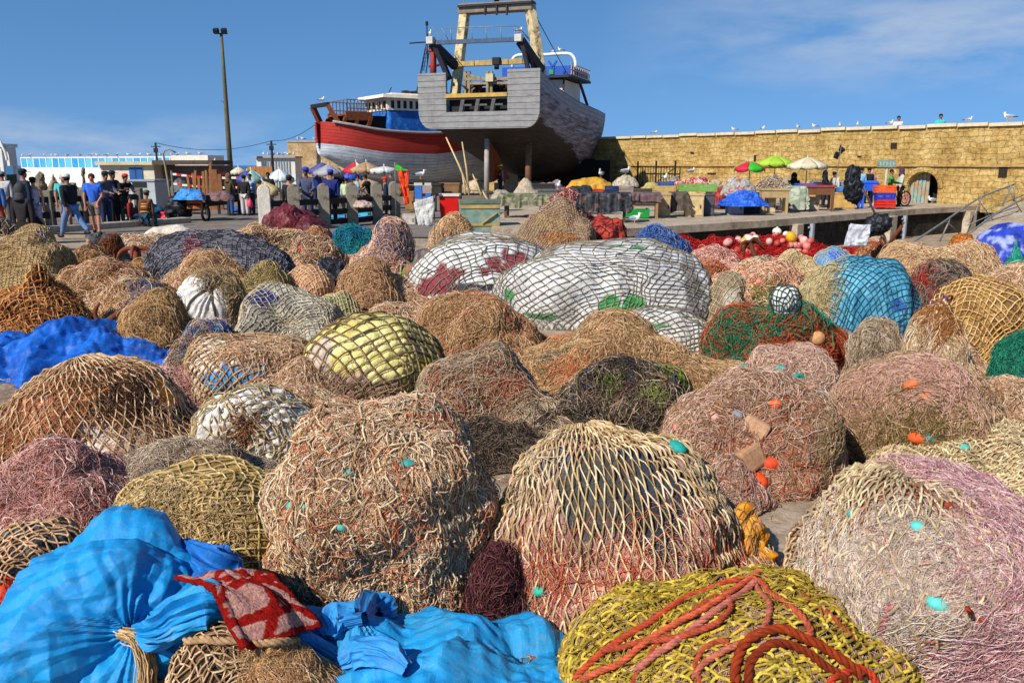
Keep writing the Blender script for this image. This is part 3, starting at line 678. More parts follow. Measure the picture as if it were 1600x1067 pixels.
mY = mound('net_pile', 'yellow rope net mound with a thick orange-red rope coiled over its top', 'net pile', (885, 1440, 888, 1190), ['#8a6a42', '#b09060', '#7d3a20'],
  psi=108, dr=.62, e=.85, amp=.1, fr=2.2, seed=12, skirt=.04, slump=.14, res=110, lump=(.04, 4), crease=(.05, 2.2),
  blobs=[(1180, 1000, 60, 40, '#c89a90'), (1000, 1030, 60, 30, '#c0a284'), (1250, 950, 50, 40, '#70301a'), (1330, 990, 70, 40, '#4a2416')],
  nets=[N(25, 3.3, ['#b9a02c', '#a08824', '#cbb540', '#86722a'], 33, asp=.62, jit=.12, distort=1.0, lift=1.6, sag=.9, sides=6, seg=3)],
  tang=[T(700, 60, 1.2, ['#d9b8a0', '#c49a80'], .8, 8, 8), T(260, 70, 3.4, ['#b9a02c', '#a08824', '#8f7a26'], .8, 12, 9, where=[(1100, 930, 90), (1240, 915, 70), (980, 1000, 80)])],
  ropes=[([(1120, 935), (1060, 975), (1010, 1040), (990, 1075)], 4.2, '#a04428', dict(lift=1.5)), ([(1175, 905), (1200, 960), (1180, 1000), (1120, 1030), (1080, 1070)], 4.6, '#b0604a', dict(lift=2)), ([(1230, 925), (1290, 960), (1340, 1010)], 4.2, '#9c4a2c', dict(lift=1.2)), ([(1100, 1075), (1090, 1040), (1110, 1010), (1150, 1005)], 4, '#a84a30', dict(lift=1.8)), ([(905, 1060), (960, 1010), (1040, 960), (1110, 925), (1180, 905)], 5, '#b4462a', dict(lift=1.7)), ([(1180, 905), (1120, 950), (1040, 990), (965, 1040), (900, 1070)], 5, '#c0583a', dict(lift=2.4)),
         ([(1185, 915), (1130, 960), (1060, 1010), (985, 1065)], 5.4, '#b86a58', dict(lift=2.2)), ([(1180, 910), (1215, 940), (1260, 985), (1245, 1000)], 5, '#b05238', dict(lift=2)),
         ([(1150, 1075), (1160, 1020), (1200, 990), (1250, 1000), (1300, 1030), (1345, 1062)], 7, '#8e3414', dict(lift=1.6)), ([(1165, 1075), (1180, 1030), (1225, 1005), (1290, 1045), (1330, 1075)], 6.2, '#7a2c12', dict(lift=1.2)),
         ([(945, 1022), (1000, 1010), (1060, 1005), (1120, 990), (1140, 960), (1130, 925)], 4.6, '#a84a30', dict(lift=2.8)), ([(1290, 1075), (1310, 1050), (1345, 1048), (1370, 1075)], 5.4, '#b83a20', dict(lift=1.4))])
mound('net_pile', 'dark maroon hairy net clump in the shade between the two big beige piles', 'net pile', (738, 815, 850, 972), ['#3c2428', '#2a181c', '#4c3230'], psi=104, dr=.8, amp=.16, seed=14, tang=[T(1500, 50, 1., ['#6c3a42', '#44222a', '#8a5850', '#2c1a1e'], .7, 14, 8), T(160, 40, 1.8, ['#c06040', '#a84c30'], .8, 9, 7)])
mound('net_pile', 'low tangle of brown twine and orange rope on the concrete behind the grey-stuffed pile', 'net pile', (1085, 1190, 715, 800), ['#a8866a', '#8c6c52'], psi=97, dr=.8, amp=.14, seed=15, tang=[T(900, 44, 1., PINK+GREYB, .7, 8, 8), T(120, 50, 1.9, ['#a86a48', '#8a5236'], .6, 9, 9)])
# blue tarps
BLUE = ['#1288c4', '#0f82be', '#1890ca']
mB1 = mound('tarp_bundle', 'big bright blue tarpaulin bundle knotted with twine, red blanket tucked beside it', 'tarp bundle', (-70, 398, 790, 1130), BLUE, 'tarp',
  psi=100, dr=.65, e=.9, amp=.06, fr=1.9, seed=21, res=280, group='blue tarpaulin bundles', crease=(.03, 2.2), crumple=(.36, 1.5), pleats=[(205, 985, 22, 6, 100)], lean=(.35, .1), slump=.2, skirt=.1, mottle=3)
mB2 = mound('tarp_bundle', 'low bright blue tarpaulin bundle with faded grey stains beside the yellow net', 'tarp bundle', (382, 928, 938, 1190), BLUE+['#288cbc'], 'tarp',
  psi=100, dr=.7, e=.9, amp=.05, fr=1.9, seed=23, res=260, group='blue tarpaulin bundles', crease=(.02, 2.3), crumple=(.27, 1.5), pleats=[(560, 968, 18, 5, 110)], skirt=.1, mottle=3)
# knots, tails and tie of the tarps
def tuft(parent, pc, pts, w, c, nfib, name, r=.004):
    rng = np.random.default_rng(5); W = smooth_path(np.array(pts), 14); off = rng.normal(0, w*.35, (nfib, 1, 3)); sp = np.linspace(.7, 1.3, 14)[None, :, None]
    P = W[None]+off*sp+rng.normal(0, w*.06, (nfib, 14, 3)); return link(name, tubes(P-pc, r, None, 3, palcols(c, nfib, rng=rng)), attr_mat('twine'), parent)
p, nn = mB1.pick(207, 985)[:2]; q = mB1.pick(222, 1050)[0]
tuft(mB1.o, mB1.c, [p+nn*.05+(-.06, 0, 0), p+nn*.07+(.0, -.02, .0), p+nn*.06+(.03, -.03, -.05), q+nn*.04, q+(.01, -.05, -.12)], .035, ['#b99a68', '#a08050', '#d0b484'], 130, 'twine_tie', .0028)
def cloth_tube(parent, pc, pts, rr, pal, seed, name, ridges=11, n=60, kk=64, kind='tarp'):
    W = smooth_path(np.array(pts), n); T_ = np.gradient(W, axis=0); T_ /= np.linalg.norm(T_, axis=1, keepdims=True)
    U = np.cross(T_, (.1, .2, 1.)); U /= np.linalg.norm(U, axis=1, keepdims=True); Vv = np.cross(T_, U); t = np.linspace(0, 1, n)
    rad = np.interp(t, np.linspace(0, 1, len(rr)), rr); a = np.linspace(0, 2*math.pi, kk, endpoint=False)
    A, Tt = np.meshgrid(a, t); fold = 1+.5*(ridge(np.stack([np.cos(A)*ridges/4, np.sin(A)*ridges/4, Tt*2.2], -1), seed, 2, 2)-.4)*2
    V = W[:, None]+(rad[:, None]*fold)[..., None]*(np.cos(A)[..., None]*U[:, None]+np.sin(A)[..., None]*Vv[:, None])
    i = np.arange(n*kk).reshape(n, kk); Fq = np.stack([i[:-1], np.roll(i[:-1], -1, 1), np.roll(i[1:], -1, 1), i[1:]], -1).reshape(-1, 4)
    col = np.array([hx(c) for c in pal]); cc = col[(vn(V.reshape(-1, 3)*5, seed)*len(pal)).astype(int).clip(0, len(pal)-1)]
    return link(name, npmesh(name, V.reshape(-1, 3)-pc, Fq, cc, False), attr_mat(kind), parent)
e1 = mB1.pick(312, 950)[0]
cloth_tube(mB1.o, mB1.c, [p+nn*.02, p+nn*.09+(.05, 0, .02), p*.5+e1*.5+nn*.1+(0, 0, .03), e1+nn*.1+(0, 0, .03), e1+nn*.1+(.06, 0, .01)], [.02, .05, .07, .075, .02], BLUE, 31, 'knot_tail')
cloth_tube(mB1.o, mB1.c, [mB1.pick(335, 812)[0]+(0, 0, -.02), mB1.pick(372, 800)[0]+(0, -.02, .0), mB1.pick(390, 832)[0]+(.03, -.03, -.02), mB1.pick(400, 868)[0]+(.05, -.04, -.06)], [.02, .07, .06, .015], ['#1565b0', '#1b76c6'], 32, 'loose_corner')
for k, (pts, rr) in enumerate([([(372, 1075), (400, 1032), (455, 1008), (520, 985), (560, 968)], [.03, .035, .03, .03, .02]), ([(560, 968), (575, 952), (600, 960), (585, 972)], [.02, .045, .045, .02]), ([(530, 1050), (560, 1030), (600, 1032), (640, 1058)], [.02, .05, .045, .02]), ([(515, 1000), (530, 975), (560, 962)], [.02, .05, .02])]):
    W = [mB2.pick(*q)[0]+mB2.pick(*q)[1]*.03 for q in pts]; cloth_tube(mB2.o, mB2.c, W, rr, ['#1d74b4', '#2f88c6', '#27618f'], 40+k, 'knot_tail', 6)
# dark cord net and the red patterned blanket lying over it
mK = mound('net_pile', 'dark cord net with rope ends heaped low in front of the red blanket', 'net pile', (262, 545, 968, 1150), ['#3a3028', '#5a4434', '#7c5c44'], psi=98, dr=.6, amp=.1, seed=35, fr=2.2, e=.9,
  nets=[N(24, 2.2, ['#c0a078', '#a07f58', '#d6bd94'], 20, asp=.6, jit=.2, distort=1, lift=2, sag=1)], tang=[T(700, 90, 1.6, ['#c39a6c', '#a97c50', '#d9b78c'], .35, 12, 9, flow=10, where=[(440, 1000, 60), (500, 990, 40), (420, 1050, 50)]), T(500, 60, 1., ['#d4b080', '#b48a58'], .8, 10, 8, where=[(450, 1050, 60)])],
  ropes=[([(390, 1065), (410, 1030), (430, 1000)], 5, '#b98a54'), ([(300, 1004), (360, 1000), (440, 1004), (540, 985)], 6, '#b08c64', dict(lift=2))])
def blanket():
    n = 110; s_ = np.linspace(0, 1, n); U, V = np.meshgrid(s_, s_, indexing='ij')
    cr = [mB1.pick(300, 905)[0]+np.array([.0, -.13, .07]), mB1.pick(388, 856)[0]+np.array([.03, -.1, .06]), mK.pick(512, 972)[0]+mK.pick(512, 972)[1]*.08, mK.pick(385, 1008)[0]+mK.pick(385, 1008)[1]*.07]
    #md = [mK.pick(395, 950)[0]+mK.pick(395, 950)[1]*.03]
    P = (cr[0]*(1-U[..., None])+cr[1]*U[..., None])*(1-V[..., None])+(cr[3]*(1-U[..., None])+cr[2]*U[..., None])*V[..., None]
    nn = np.cross(cr[1]-cr[0], cr[3]-cr[0]); nn /= np.linalg.norm(nn); nn = nn if nn[2] > 0 else -nn
    Q = np.stack([U, V, U*0], -1); P = P+nn*(.1*np.sin(math.pi*V)+.05*(fbm(Q*3.1, 5, 2)-.5)+.035*(ridge(Q*np.array([4, 1.6, 1]), 8, 2, 2)-.4)+.004*(vn(Q*60, 3)-.5))[..., None]
    P = P+((fbm(Q*2.3+3, 6, 2)-.5)*.09)[..., None]*np.array([1., 0, .3])
    w = .05*(fbm(Q*7, 9, 2)-.5); u, v = U+w, V+w
    red = (np.abs(u-v*.9-.15) < .045) | (np.abs(u+v-.62) < .05) | (np.abs(u+v-1.25) < .05) | (np.abs(u-.75*v-.5) < .04) | ((np.abs(v-.45) < .05) & (u > .35)) | ((np.abs(v-.8) < .045) & (u < .7)) | (u < .04) | (u > .95) | (v > .95) | (v < .03) | ((np.hypot(u-.3, v-.22) < .1) & (np.hypot(u-.3, v-.22) > .05)) | ((np.hypot(u-.72, v-.72) < .11) & (np.hypot(u-.72, v-.72) > .05))
    g = vn(Q*90, 12)[..., None]; col = np.where(red[..., None], np.array(hx('#a81a12')), np.array(hx('#d49a8a')))*(.75+.5*g)
    i = np.arange(n*n).reshape(n, n); me = npmesh('blanket', P.reshape(-1, 3)-cr[0], np.stack([i[:-1, :-1], i[1:, :-1], i[1:, 1:], i[:-1, 1:]], -1).reshape(-1, 4), col.reshape(-1, 3))
    o = link('blanket', me, attr_mat('fibre')); o.location = [float(q) for q in cr[0]]; m_ = o.modifiers.new('t', 'SOLIDIFY'); m_.thickness = .015; m_.offset = -1
    tag(o, 'red and pale pink patterned woollen blanket lying beside the blue tarp', 'blanket'); return o
bl = blanket()
cloth_tube(mK.o, mK.c, [mK.pick(470, 965)[0]+(.02, .05, -.05), mK.pick(495, 972)[0]+(.02, 0, .02), mK.pick(520, 985)[0]+(.02, -.02, .02), mK.pick(515, 1010)[0]+(.02, -.02, .0)], [.02, .035, .04, .02], ['#2a6da8', '#4a8ab8'], 51, 'blue_strip')
mound('net_pile', 'flat net pile stuffed with black plastic, tan cord mesh, beside the blue tarp bundle', 'net pile', (-60, 192, 804, 985), ['#3b3734', '#232120', '#57504a', '#6f665c'], 'tarp', psi=102, dr=.7, amp=.06, seed=37, res=110, crease=(.04, 4), pil=3,
  nets=[N(25, 2.2, ['#c49a70', '#a98058', '#d8b48c'], 42, asp=.62, jit=.1, distort=.8, sides=5)], floats=[(8, 925, 13, '#c0401e', 'ball')], tang=[T(240, 30, 2, ['#c83222', '#d8452c'], .9, 8, 6, where=[(10, 945, 18)])])
# ---------------- second row
mound('net_pile', 'low tangle of pink and dark red fibres behind the black-stuffed net', 'net pile', (-70, 215, 690, 832), ['#a8786c', '#7a4a42', '#b88e80', '#5c302c'], psi=96, dr=.7, amp=.16, fr=3, seed=41, tang=[T(4200, 60, 1.0, PINK, .8, 12, 8), T(900, 60, 1.6, ['#a83c2c', '#8a2c24', '#c05038'], .6, 9, 8), T(1500, 40, .8, ['#eccfc4', '#d8b0a6'], 1., 12, 7)], nets=[N(34, 1.4, ['#a8503c', '#c07860'], 30, jit=.3, distort=1.2, lift=3, drop=.3)])
mound('net_pile', 'low grey-tan heap of matted fibre between pink tangle and white netted sack', 'net pile', (140, 395, 688, 800), ['#a08a70', '#8a745c', '#b8a288'], psi=96, dr=.8, amp=.1, seed=43, tang=[T(4200, 50, .9, GREYB, .7, 8, 8), T(900, 40, .9, ['#e0d4c0', '#c8b8a0'], 1, 8, 7), T(200, 40, 1.2, ['#4a6a9a', '#b86048'], .7, 8, 7)])
mL = mound('net_bundle', 'long bundle of mustard padding in tan cord net, behind the blue tarp', 'net bundle', (150, 470, 712, 912), ['#a98a4e', '#8f7440', '#bb9c60', '#7c6238'], 'sack', psi=104, dr=.7, e=.8, n=2.3, amp=.1, seed=45, res=110, pil=5, rot=0, group='net-wrapped bundles',
  nets=[N(20, 2.2, ['#c2a868', '#a58c50', '#d2bc84'], 28, asp=.8, jit=.12, distort=.9, sides=5)], blobs=[(400, 745, 55, 30, '#b08a3a', .3), (350, 765, 30, 18, '#c0a468', .4)],
  tang=[T(260, 40, 1.9, ['#c4ab78', '#a68d5e', '#d6c090'], .8, 8, 7, where=[(230, 780, 50), (260, 810, 50), (330, 830, 50)])], ropes=[([(140, 808), (190, 806), (240, 808)], 4, '#b06a48')])
mF = mound('net_pile', 'brown-orange net pile fanned from its peak over orange cloth and pink padding', 'net pile', (-20, 305, 558, 742), ['#b98a6c', '#a5745a', '#8d6a54'], psi=102, dr=.8, e=.95, amp=.09, seed=48, res=110, fr=2.2, slump=.12,
  blobs=[(50, 670, 55, 60, '#d8926c', .4), (110, 640, 30, 26, '#d2916a'), (215, 645, 75, 30, '#f08a08', .4), (250, 620, 50, 34, '#ea8808', .4), (140, 612, 50, 16, '#e88a14', .4), (150, 690, 40, 34, '#cbb8a6', .3), (225, 690, 50, 30, '#bda995', .3), (190, 600, 50, 18, '#5c4636'), (285, 640, 26, 60, '#2e2824', .4)],
  polar=[PO(60, 16, 1.5, ['#d0b088', '#b08e64', '#dcc49c', '#9a7a54'], centre=(-.1, .1), jit=.2, lift=3.6, sag=1.4)], tang=[T(350, 60, 1.2, ['#b5764c', '#96592f', '#c9905f'], .5, 5, 8, where=[(70, 640, 60), (40, 690, 60), (130, 590, 50)], flow='radial'), T(260, 56, 1.2, BEIGE, .5, 6, 8), T(200, 40, 1.2, ['#6a4a38', '#503628'], .8, 8, 7, where=[(190, 600, 36)])])
for q in ((215, 645, 50, 20, ['#f08a08', '#de7c06']), (258, 614, 26, 22, ['#f0920c', '#e07e04']), (145, 615, 26, 20, ['#e88a14'])): mF.patch(mF.o, *q, lift=1.2)
for q in ((150, 695, 34, 30, ['#d8c8b8', '#c4b09c']), (70, 650, 40, 46, ['#e0a07a', '#d08a64'])): mF.patch(mF.o, *q, lift=1., kind='sack')
mound('net_pile', 'white plastic sacks under loose beige net, knotted at the middle, beside the orange cloth pile', 'net pile', (292, 505, 600, 735), ['#d8cfc2', '#c8bcac', '#e6dfd4'], 'sack', psi=100, dr=.9, amp=.13, seed=49, res=110, pleats=[(388, 660, 14, 8, 70)], pil=3, group='white sacks wrapped in net',
  nets=[N(23, 1.9, ['#a8946c', '#8c7852', '#c0ac84'], 40, asp=.8, jit=.14, distort=1., sides=4)], tang=[T(50, 36, 1.8, ['#8a5a38', '#a8744a'], .8, 8, 7, where=[(390, 668, 14)])])
mW = mound('net_bundle', 'loaf-shaped bundle of white and sky-blue plastic in brown net, left of the yellow sack', 'net bundle', (285, 500, 522, 636), ['#d2c4b0', '#c2b098', '#ddd2c2'], 'sack', psi=108, dr=.8, e=.75, amp=.06, seed=51, res=110, pil=4, group='net-wrapped bundles',
  blobs=[(370, 583, 40, 14, '#2f8fd0', .9), (330, 590, 22, 12, '#3a9ad8', .9), (410, 572, 16, 8, '#4aa4dc', .9), (350, 606, 26, 8, '#3f96cc', .9), (460, 600, 18, 30, '#8a5c3c', .6), (450, 560, 30, 20, '#b89474')], nets=[N(17, 2.0, ['#a98860', '#8d6e48', '#c0a078'], 30, asp=.85, jit=.1, distort=.6)], tang=[T(120, 40, 1.1, BEIGE, .7, 6, 7, where=[(440, 540, 30), (380, 540, 30)])])
mound('net_pile', 'fine pinkish net spread low between dark blue tarp and white-blue bundle', 'net pile', (190, 350, 560, 640), ['#b8987c', '#a88468', '#c4a88c'], psi=96, dr=.8, amp=.1, seed=53, nets=[N(8, 1.0, ['#c8a888', '#a88866'], 35, jit=.1, knots=False)], tang=[T(700, 40, 1., PINK, .7, 6, 7)])
mYs = mound('net_bundle', 'round yellow sack bundle in thick brown net, pinkish lumps at its foot', 'net bundle', (472, 696, 488, 640), ['#d8c878', '#cbb760', '#e4d890'], 'sack', psi=118, dr=.85, e=.75, amp=.05, seed=55, res=150, pil=6, group='net-wrapped bundles',
  nets=[N(24, 2.0, ['#7c6848', '#665438', '#96805a'], 35, asp=.95, jit=.05, distort=.5, sides=5)], blobs=[(540, 605, 45, 26, '#a07c78', .7), (500, 560, 22, 50, '#c8b4a0', .7), (590, 612, 40, 20, '#98806a', .7), (670, 590, 20, 40, '#c0a020', .4)],
  tang=[T(160, 26, 1.2, ['#8c7050', '#6e5640', '#a88e6c', '#c09a90'], .9, 6, 7, where=[(540, 618, 26), (600, 626, 22), (500, 606, 16)])])
mound('net_pile', 'brown heap of matted coarse twine and cut ropes, right of the yellow sack', 'net pile', (648, 888, 540, 702), ['#84684e', '#6a5240', '#94765a', '#54402f'], psi=104, dr=.8, amp=.15, fr=2.8, seed=57, lump=(.05, 4), res=90,
  tang=[T(3200, 56, 1.4, GREYB, .45, 9, 8, flow=20), T(1800, 40, 1.5, ['#a8845c', '#87653f', '#c8a880'], .9, 9, 7), T(500, 36, 1.6, ['#b05434', '#94402a', '#c8704c'], .9, 9, 7, where=[(790, 590, 40), (740, 660, 40), (700, 600, 30)]), T(400, 40, 1.2, ['#3e322a', '#2a221c'], .8, 8, 7)])
mound('net_pile', 'heap of black and charcoal netting with bits of green weed', 'net pile', (868, 1112, 560, 705), ['#3c352e', '#241f1b', '#5a4e42', '#463e38'], psi=102, dr=.8, amp=.12, fr=2.6, seed=59, lump=(.04, 4), res=90,
  tang=[T(2600, 46, 1.6, ['#3a332e', '#221e1b', '#5a5048', '#7a6c5c'], .5, 9, 8, flow=15), T(1100, 44, 1.2, ['#b09878', '#94805f', '#c8b494'], .8, 9, 7), T(160, 26, 1.1, ['#6c8a1c', '#86a02a'], 1, 9, 6, where=[(1055, 578, 14), (955, 595, 12), (1020, 612, 10), (1070, 575, 12)]), T(120, 30, 1.3, ['#3a62b0', '#c8502c'], .8, 8, 7)],
  nets=[N(17, 1.7, ['#4a423a', '#6a5e50', '#2c2622', '#9a866a'], 25, jit=.25, distort=1., drop=.2)])
mP = mound('net_pile', 'round pinkish net heap with orange floats and cork blocks beside the bare concrete', 'net pile', (1042, 1312, 582, 772), ['#a8806a', '#8f6a54', '#b8937c', '#74503e'], psi=114, dr=.85, e=.8, amp=.11, seed=61, fr=2.6, lump=(.04, 5), res=100,
  tang=[T(4200, 52, 1.1, ['#cfa68e', '#b88a72', '#dcbfa8', '#a0745c', '#e2ccb6'], .7, 9, 8), T(1400, 46, 1.6, ['#9a7a52', '#7e6040', '#b89a72'], .7, 9, 8), T(500, 50, 1.8, ['#b4502e', '#983e22', '#cf7650'], .7, 8, 8, where=[(1210, 690, 60), (1250, 730, 50), (1130, 720, 60)]), T(500, 60, 1.4, ['#8c7452', '#a08862'], .3, 10, 8, flow=90, where=[(1290, 700, 30), (1280, 730, 24)])],
  nets=[N(21, 1.2, ['#7c5c44', '#9a7656'], 40, jit=.2, distort=1, lift=3, drop=.15)],
  floats=[(1178, 672, 20, '#b58a68', 'block'), (1174, 715, 21, '#a87e5c', 'block'), (1208, 632, 10, '#d05c2c', 'egg'), (1182, 752, 16, '#e8501e', 'ball'), (1140, 748, 17, '#cdb498', 'ball'), (1206, 724, 13, '#d84a20', 'egg'), (1118, 652, 8, '#d89a86', 'ball'), (1060, 668, 8, '#d8806c', 'ball'), (1150, 648, 8, '#7c8088', 'egg')])
mound('net_pile', 'small pale pink hairy net heap with turquoise rings on top', 'net pile', (1150, 1322, 540, 668), ['#b08e7a', '#a07c68', '#c4a490'], psi=108, dr=.8, e=.85, amp=.1, seed=63, tang=[T(3200, 42, 1., ['#d4b29c', '#c09a84', '#e4ccb8', '#a88470'], .7, 8, 8)], nets=[N(18, 1., ['#8a6a54', '#a88a70'], 40, jit=.2, drop=.2)],
  floats=[(1245, 594, 11, '#12907c', 'ring'), (1220, 578, 8, '#2a9c90', 'egg'), (1200, 580, 7, '#37a297', 'egg'), (1152, 570, 11, '#0d8f80', 'egg')], ropes=[([(1272, 612), (1290, 625), (1302, 645)], 7, '#d8c6b4', dict(twist=False)), ([(1308, 610), (1300, 630), (1296, 645)], 6, '#d0bca8', dict(twist=False))])
mound('net_pile', 'broad brown-pink net heap under thin dark mesh, orange float near its top', 'net pile', (1298, 1572, 556, 752), ['#a07e62', '#8a6a4c', '#b49274', '#705636'], psi=108, dr=.85, e=.8, amp=.09, seed=65, res=100, fr=2.4, lump=(.03, 5),
  tang=[T(3600, 50, 1.1, ['#c4a07c', '#a98662', '#d6b898', '#8f6f4a'], .7, 8, 8), T(1200, 40, 1., ['#dcb4a4', '#c89a8a'], .8, 8, 7, where=[(1430, 580, 60), (1350, 620, 50), (1480, 600, 50)]), T(900, 40, 1.2, ['#7d6a3a', '#93804a', '#685628'], .8, 9, 7, where=[(1420, 650, 50), (1380, 690, 50), (1460, 690, 50)])],
  nets=[N(17, .9, ['#35343a', '#4a4a52', '#2a2a30'], 35, asp=.9, jit=.1, distort=.8, lift=3)], floats=[(1424, 604, 11, '#d8602a', 'egg'), (1445, 622, 9, '#e06a24', 'egg'), (1436, 684, 11, '#e0551c', 'egg'), (1455, 682, 8, '#2f9c90', 'egg')], ropes=[([(1330, 660), (1342, 680), (1335, 705), (1322, 700)], 3, '#a06848'), ([(1418, 640), (1450, 650), (1465, 640)], 3, '#b0744c')])
mound('net_pile', 'pale cord net heap with turquoise scraps behind the pink-draped pile', 'net pile', (1385, 1690, 652, 800), ['#a8946c', '#94805a', '#bca880'], psi=100, dr=.7, amp=.08, seed=67, res=90, nets=[N(17, 2.2, ['#c8b48a', '#b09c72', '#dac8a0'], 20, asp=.5, jit=.14, distort=1, sag=1.2)], tang=[T(700, 34, 1.8, ['#c8b48a', '#a8946a'], .8, 8, 7)], floats=[(1432, 688, 7, '#4ab0a0', 'egg'), (1508, 700, 7, '#4ab4a4', 'egg')])
# ---------------- middle rows
mound('net_pile', 'tawny hairy net heap in front of the white netted sacks', 'net pile', (650, 850, 458, 580), ['#ad8a64', '#96734e', '#c09c74'], psi=100, dr=.9, amp=.1, seed=71, res=80, tang=[T(4200, 40, .9, ['#c8a274', '#ae8658', '#dcbc90', '#967048'], .6, 6, 8, flow='radial'), T(300, 30, 1.1, ['#c4603c', '#b08a7c'], .8, 7, 7)])
mound('net_pile', 'low tawny fibre heap spreading below the white sacks towards the black nets', 'net pile', (820, 1105, 488, 628), ['#b08c66', '#987450', '#c29e76'], psi=96, dr=.8, amp=.16, fr=3, seed=73, res=80, tang=[T(5200, 40, .9, ['#c8a474', '#b08a5c', '#dec094', '#98744c'], .7, 7, 8), T(300, 34, 1.2, ['#c86a3c', '#d08a5c'], .8, 7, 7, where=[(900, 530, 30), (890, 570, 24)]), T(160, 34, 1.2, ['#5c5a50', '#8c8a6c'], .8, 6, 7, where=[(865, 555, 22)])])
wn = ['#7a705c', '#665e4c', '#948870']
mound('netted_sack', 'big white sack with maroon print under olive net, topped by a loose fold', 'sack', (620, 872, 362, 500), ['#d2d0c8', '#c4c2ba', '#dedcd6'], 'sack', psi=108, dr=.7, e=.7, n=2.3, amp=.06, seed=75, res=130, group='white sacks wrapped in net', crease=(.03, 3), pil=2,
  blobs=[(690, 432, 30, 24, '#86303c', .8), (650, 462, 36, 12, '#802c38', .6), (700, 452, 60, 9, '#8a3440', .6), (775, 420, 34, 16, '#8c3a44', 1.), (800, 412, 20, 22, '#903a46', .8), (745, 450, 50, 7, '#3a3c44', .4), (690, 475, 40, 8, '#a8606a', .8), (668, 480, 16, 6, '#2c7c48', .4)],
  nets=[N(14, .95, wn, 20, asp=.95, jit=.11, distort=1.4)])
mound('netted_sack', 'largest white netted sack, bulging, with green plastic patches on its front', 'sack', (765, 1118, 374, 516), ['#cac8c2', '#b8b6b0', '#d4d2cc'], 'sack', psi=112, dr=.6, e=.65, n=2.4, amp=.07, seed=77, res=150, group='white sacks wrapped in net', crease=(.04, 3.2), pil=2,
  blobs=[(952, 478, 16, 20, '#1c8a42', .3), (990, 480, 18, 20, '#149a44', .3), (1000, 388, 14, 8, '#2c8a54', .4), (795, 462, 12, 10, '#2a9250', .4), (850, 494, 26, 5, '#257a44', .5), (1085, 450, 20, 50, '#8a8680', .6), (960, 382, 16, 4, '#4a9068', .5), (1040, 420, 26, 30, '#b4b2ae', .7)],
  nets=[N(14, .95, wn, 8, asp=.9, jit=.11, distort=1.4)])
mound('netted_sack', 'smaller white netted sack lying under the bulging one', 'sack', (965, 1125, 480, 566), ['#cfccc4', '#bcb9b2', '#dad8d2'], 'sack', psi=110, dr=.8, e=.8, amp=.07, seed=79, res=90, group='white sacks wrapped in net', crease=(.05, 3), nets=[N(12, 1.2, wn, 20, jit=.08)], blobs=[(1050, 545, 18, 8, '#1f7c40', .5), (1010, 512, 40, 6, '#3a8a54', .5)])
mG = mound('net_pile', 'orange rope bundle under green mesh, round float on its side', 'net pile', (1102, 1336, 474, 598), ['#9a4a24', '#7c3a1c', '#b05a30', '#4a2a1a'], psi=108, dr=.8, e=.8, amp=.08, seed=81, res=90,
  tang=[T(1300, 60, 1.8, ['#b8502a', '#a0401c', '#cc6a40', '#8a3818'], .35, 8, 9, flow='ring'), T(420, 50, 1.2, ['#0f7a54', '#128a64', '#0c6448', '#1a9a78'], .5, 10, 8, where=[(1150, 500, 34), (1220, 488, 44), (1290, 505, 30), (1130, 560, 18)])],
  nets=[N(15, .9, ['#0e6e4c', '#107a5c', '#0a5a40'], 35, jit=.25, distort=1, lift=4, drop=.35)], floats=[(1275, 530, 12, '#c08a58', 'ball'), (1240, 540, 11, '#b8582c', 'ball')])
mound('net_float', 'white round float wrapped in dark net on top of the green and orange bundle', 'float', (1203, 1252, 447, 488), ['#dcdcd4', '#c8c8c0'], 'sack', psi=125, dr=.9, e=.8, amp=.04, seed=83, z0=.85, res=40, group='', nets=[N(11, 1.2, ['#4a5a4c', '#2c3c34'], 35)])
mCy = mound('net_pile', 'tall heap draped in light blue cloth under fine dark net', 'net pile', (1236, 1446, 402, 566), ['#4f9cb8', '#3f8ca8', '#66aec4'], 'sack', psi=112, dr=.8, e=.7, amp=.06, seed=85, res=130, crease=(.06, 2.4, (2, 2, .5)),
  blobs=[(1262, 440, 36, 40, '#a89a6c', .6), (1285, 425, 26, 20, '#9c9468', .6), (1430, 440, 16, 40, '#4a443c', .5), (1405, 480, 14, 12, '#2a58a0', .5)], nets=[N(13, 1.0, ['#2a5a6c', '#1e4a5c', '#3a6a78'], 38, asp=.9, jit=.07, distort=.7)],
  tang=[T(600, 30, 1., ['#c0b080', '#a89868', '#d4c69a'], .7, 6, 7, where=[(1262, 440, 40), (1262, 470, 30)])])
mound('net_pile', 'dark mottled net heap with red cord beside the light blue draped heap', 'net pile', (1395, 1530, 410, 545), ['#5a5048', '#443c36', '#74685c'], psi=106, dr=.8, amp=.1, seed=87, tang=[T(1600, 30, 1.1, ['#8a7a68', '#6a5c50', '#a89684', '#4a4038'], .7, 7, 7), T(100, 36, 1.1, ['#b02c24'], .3, 8, 7, where=[(1430, 440, 20)])])
cw = mound('cloth', 'royal blue cloth hanging out below the dark mottled heap', 'cloth', (1395, 1545, 462, 560), ['#16329a', '#1c3cac', '#122a80'], 'tarp', psi=100, dr=.6, amp=.08, seed=89, res=90, group='', crease=(.08, 3.2))
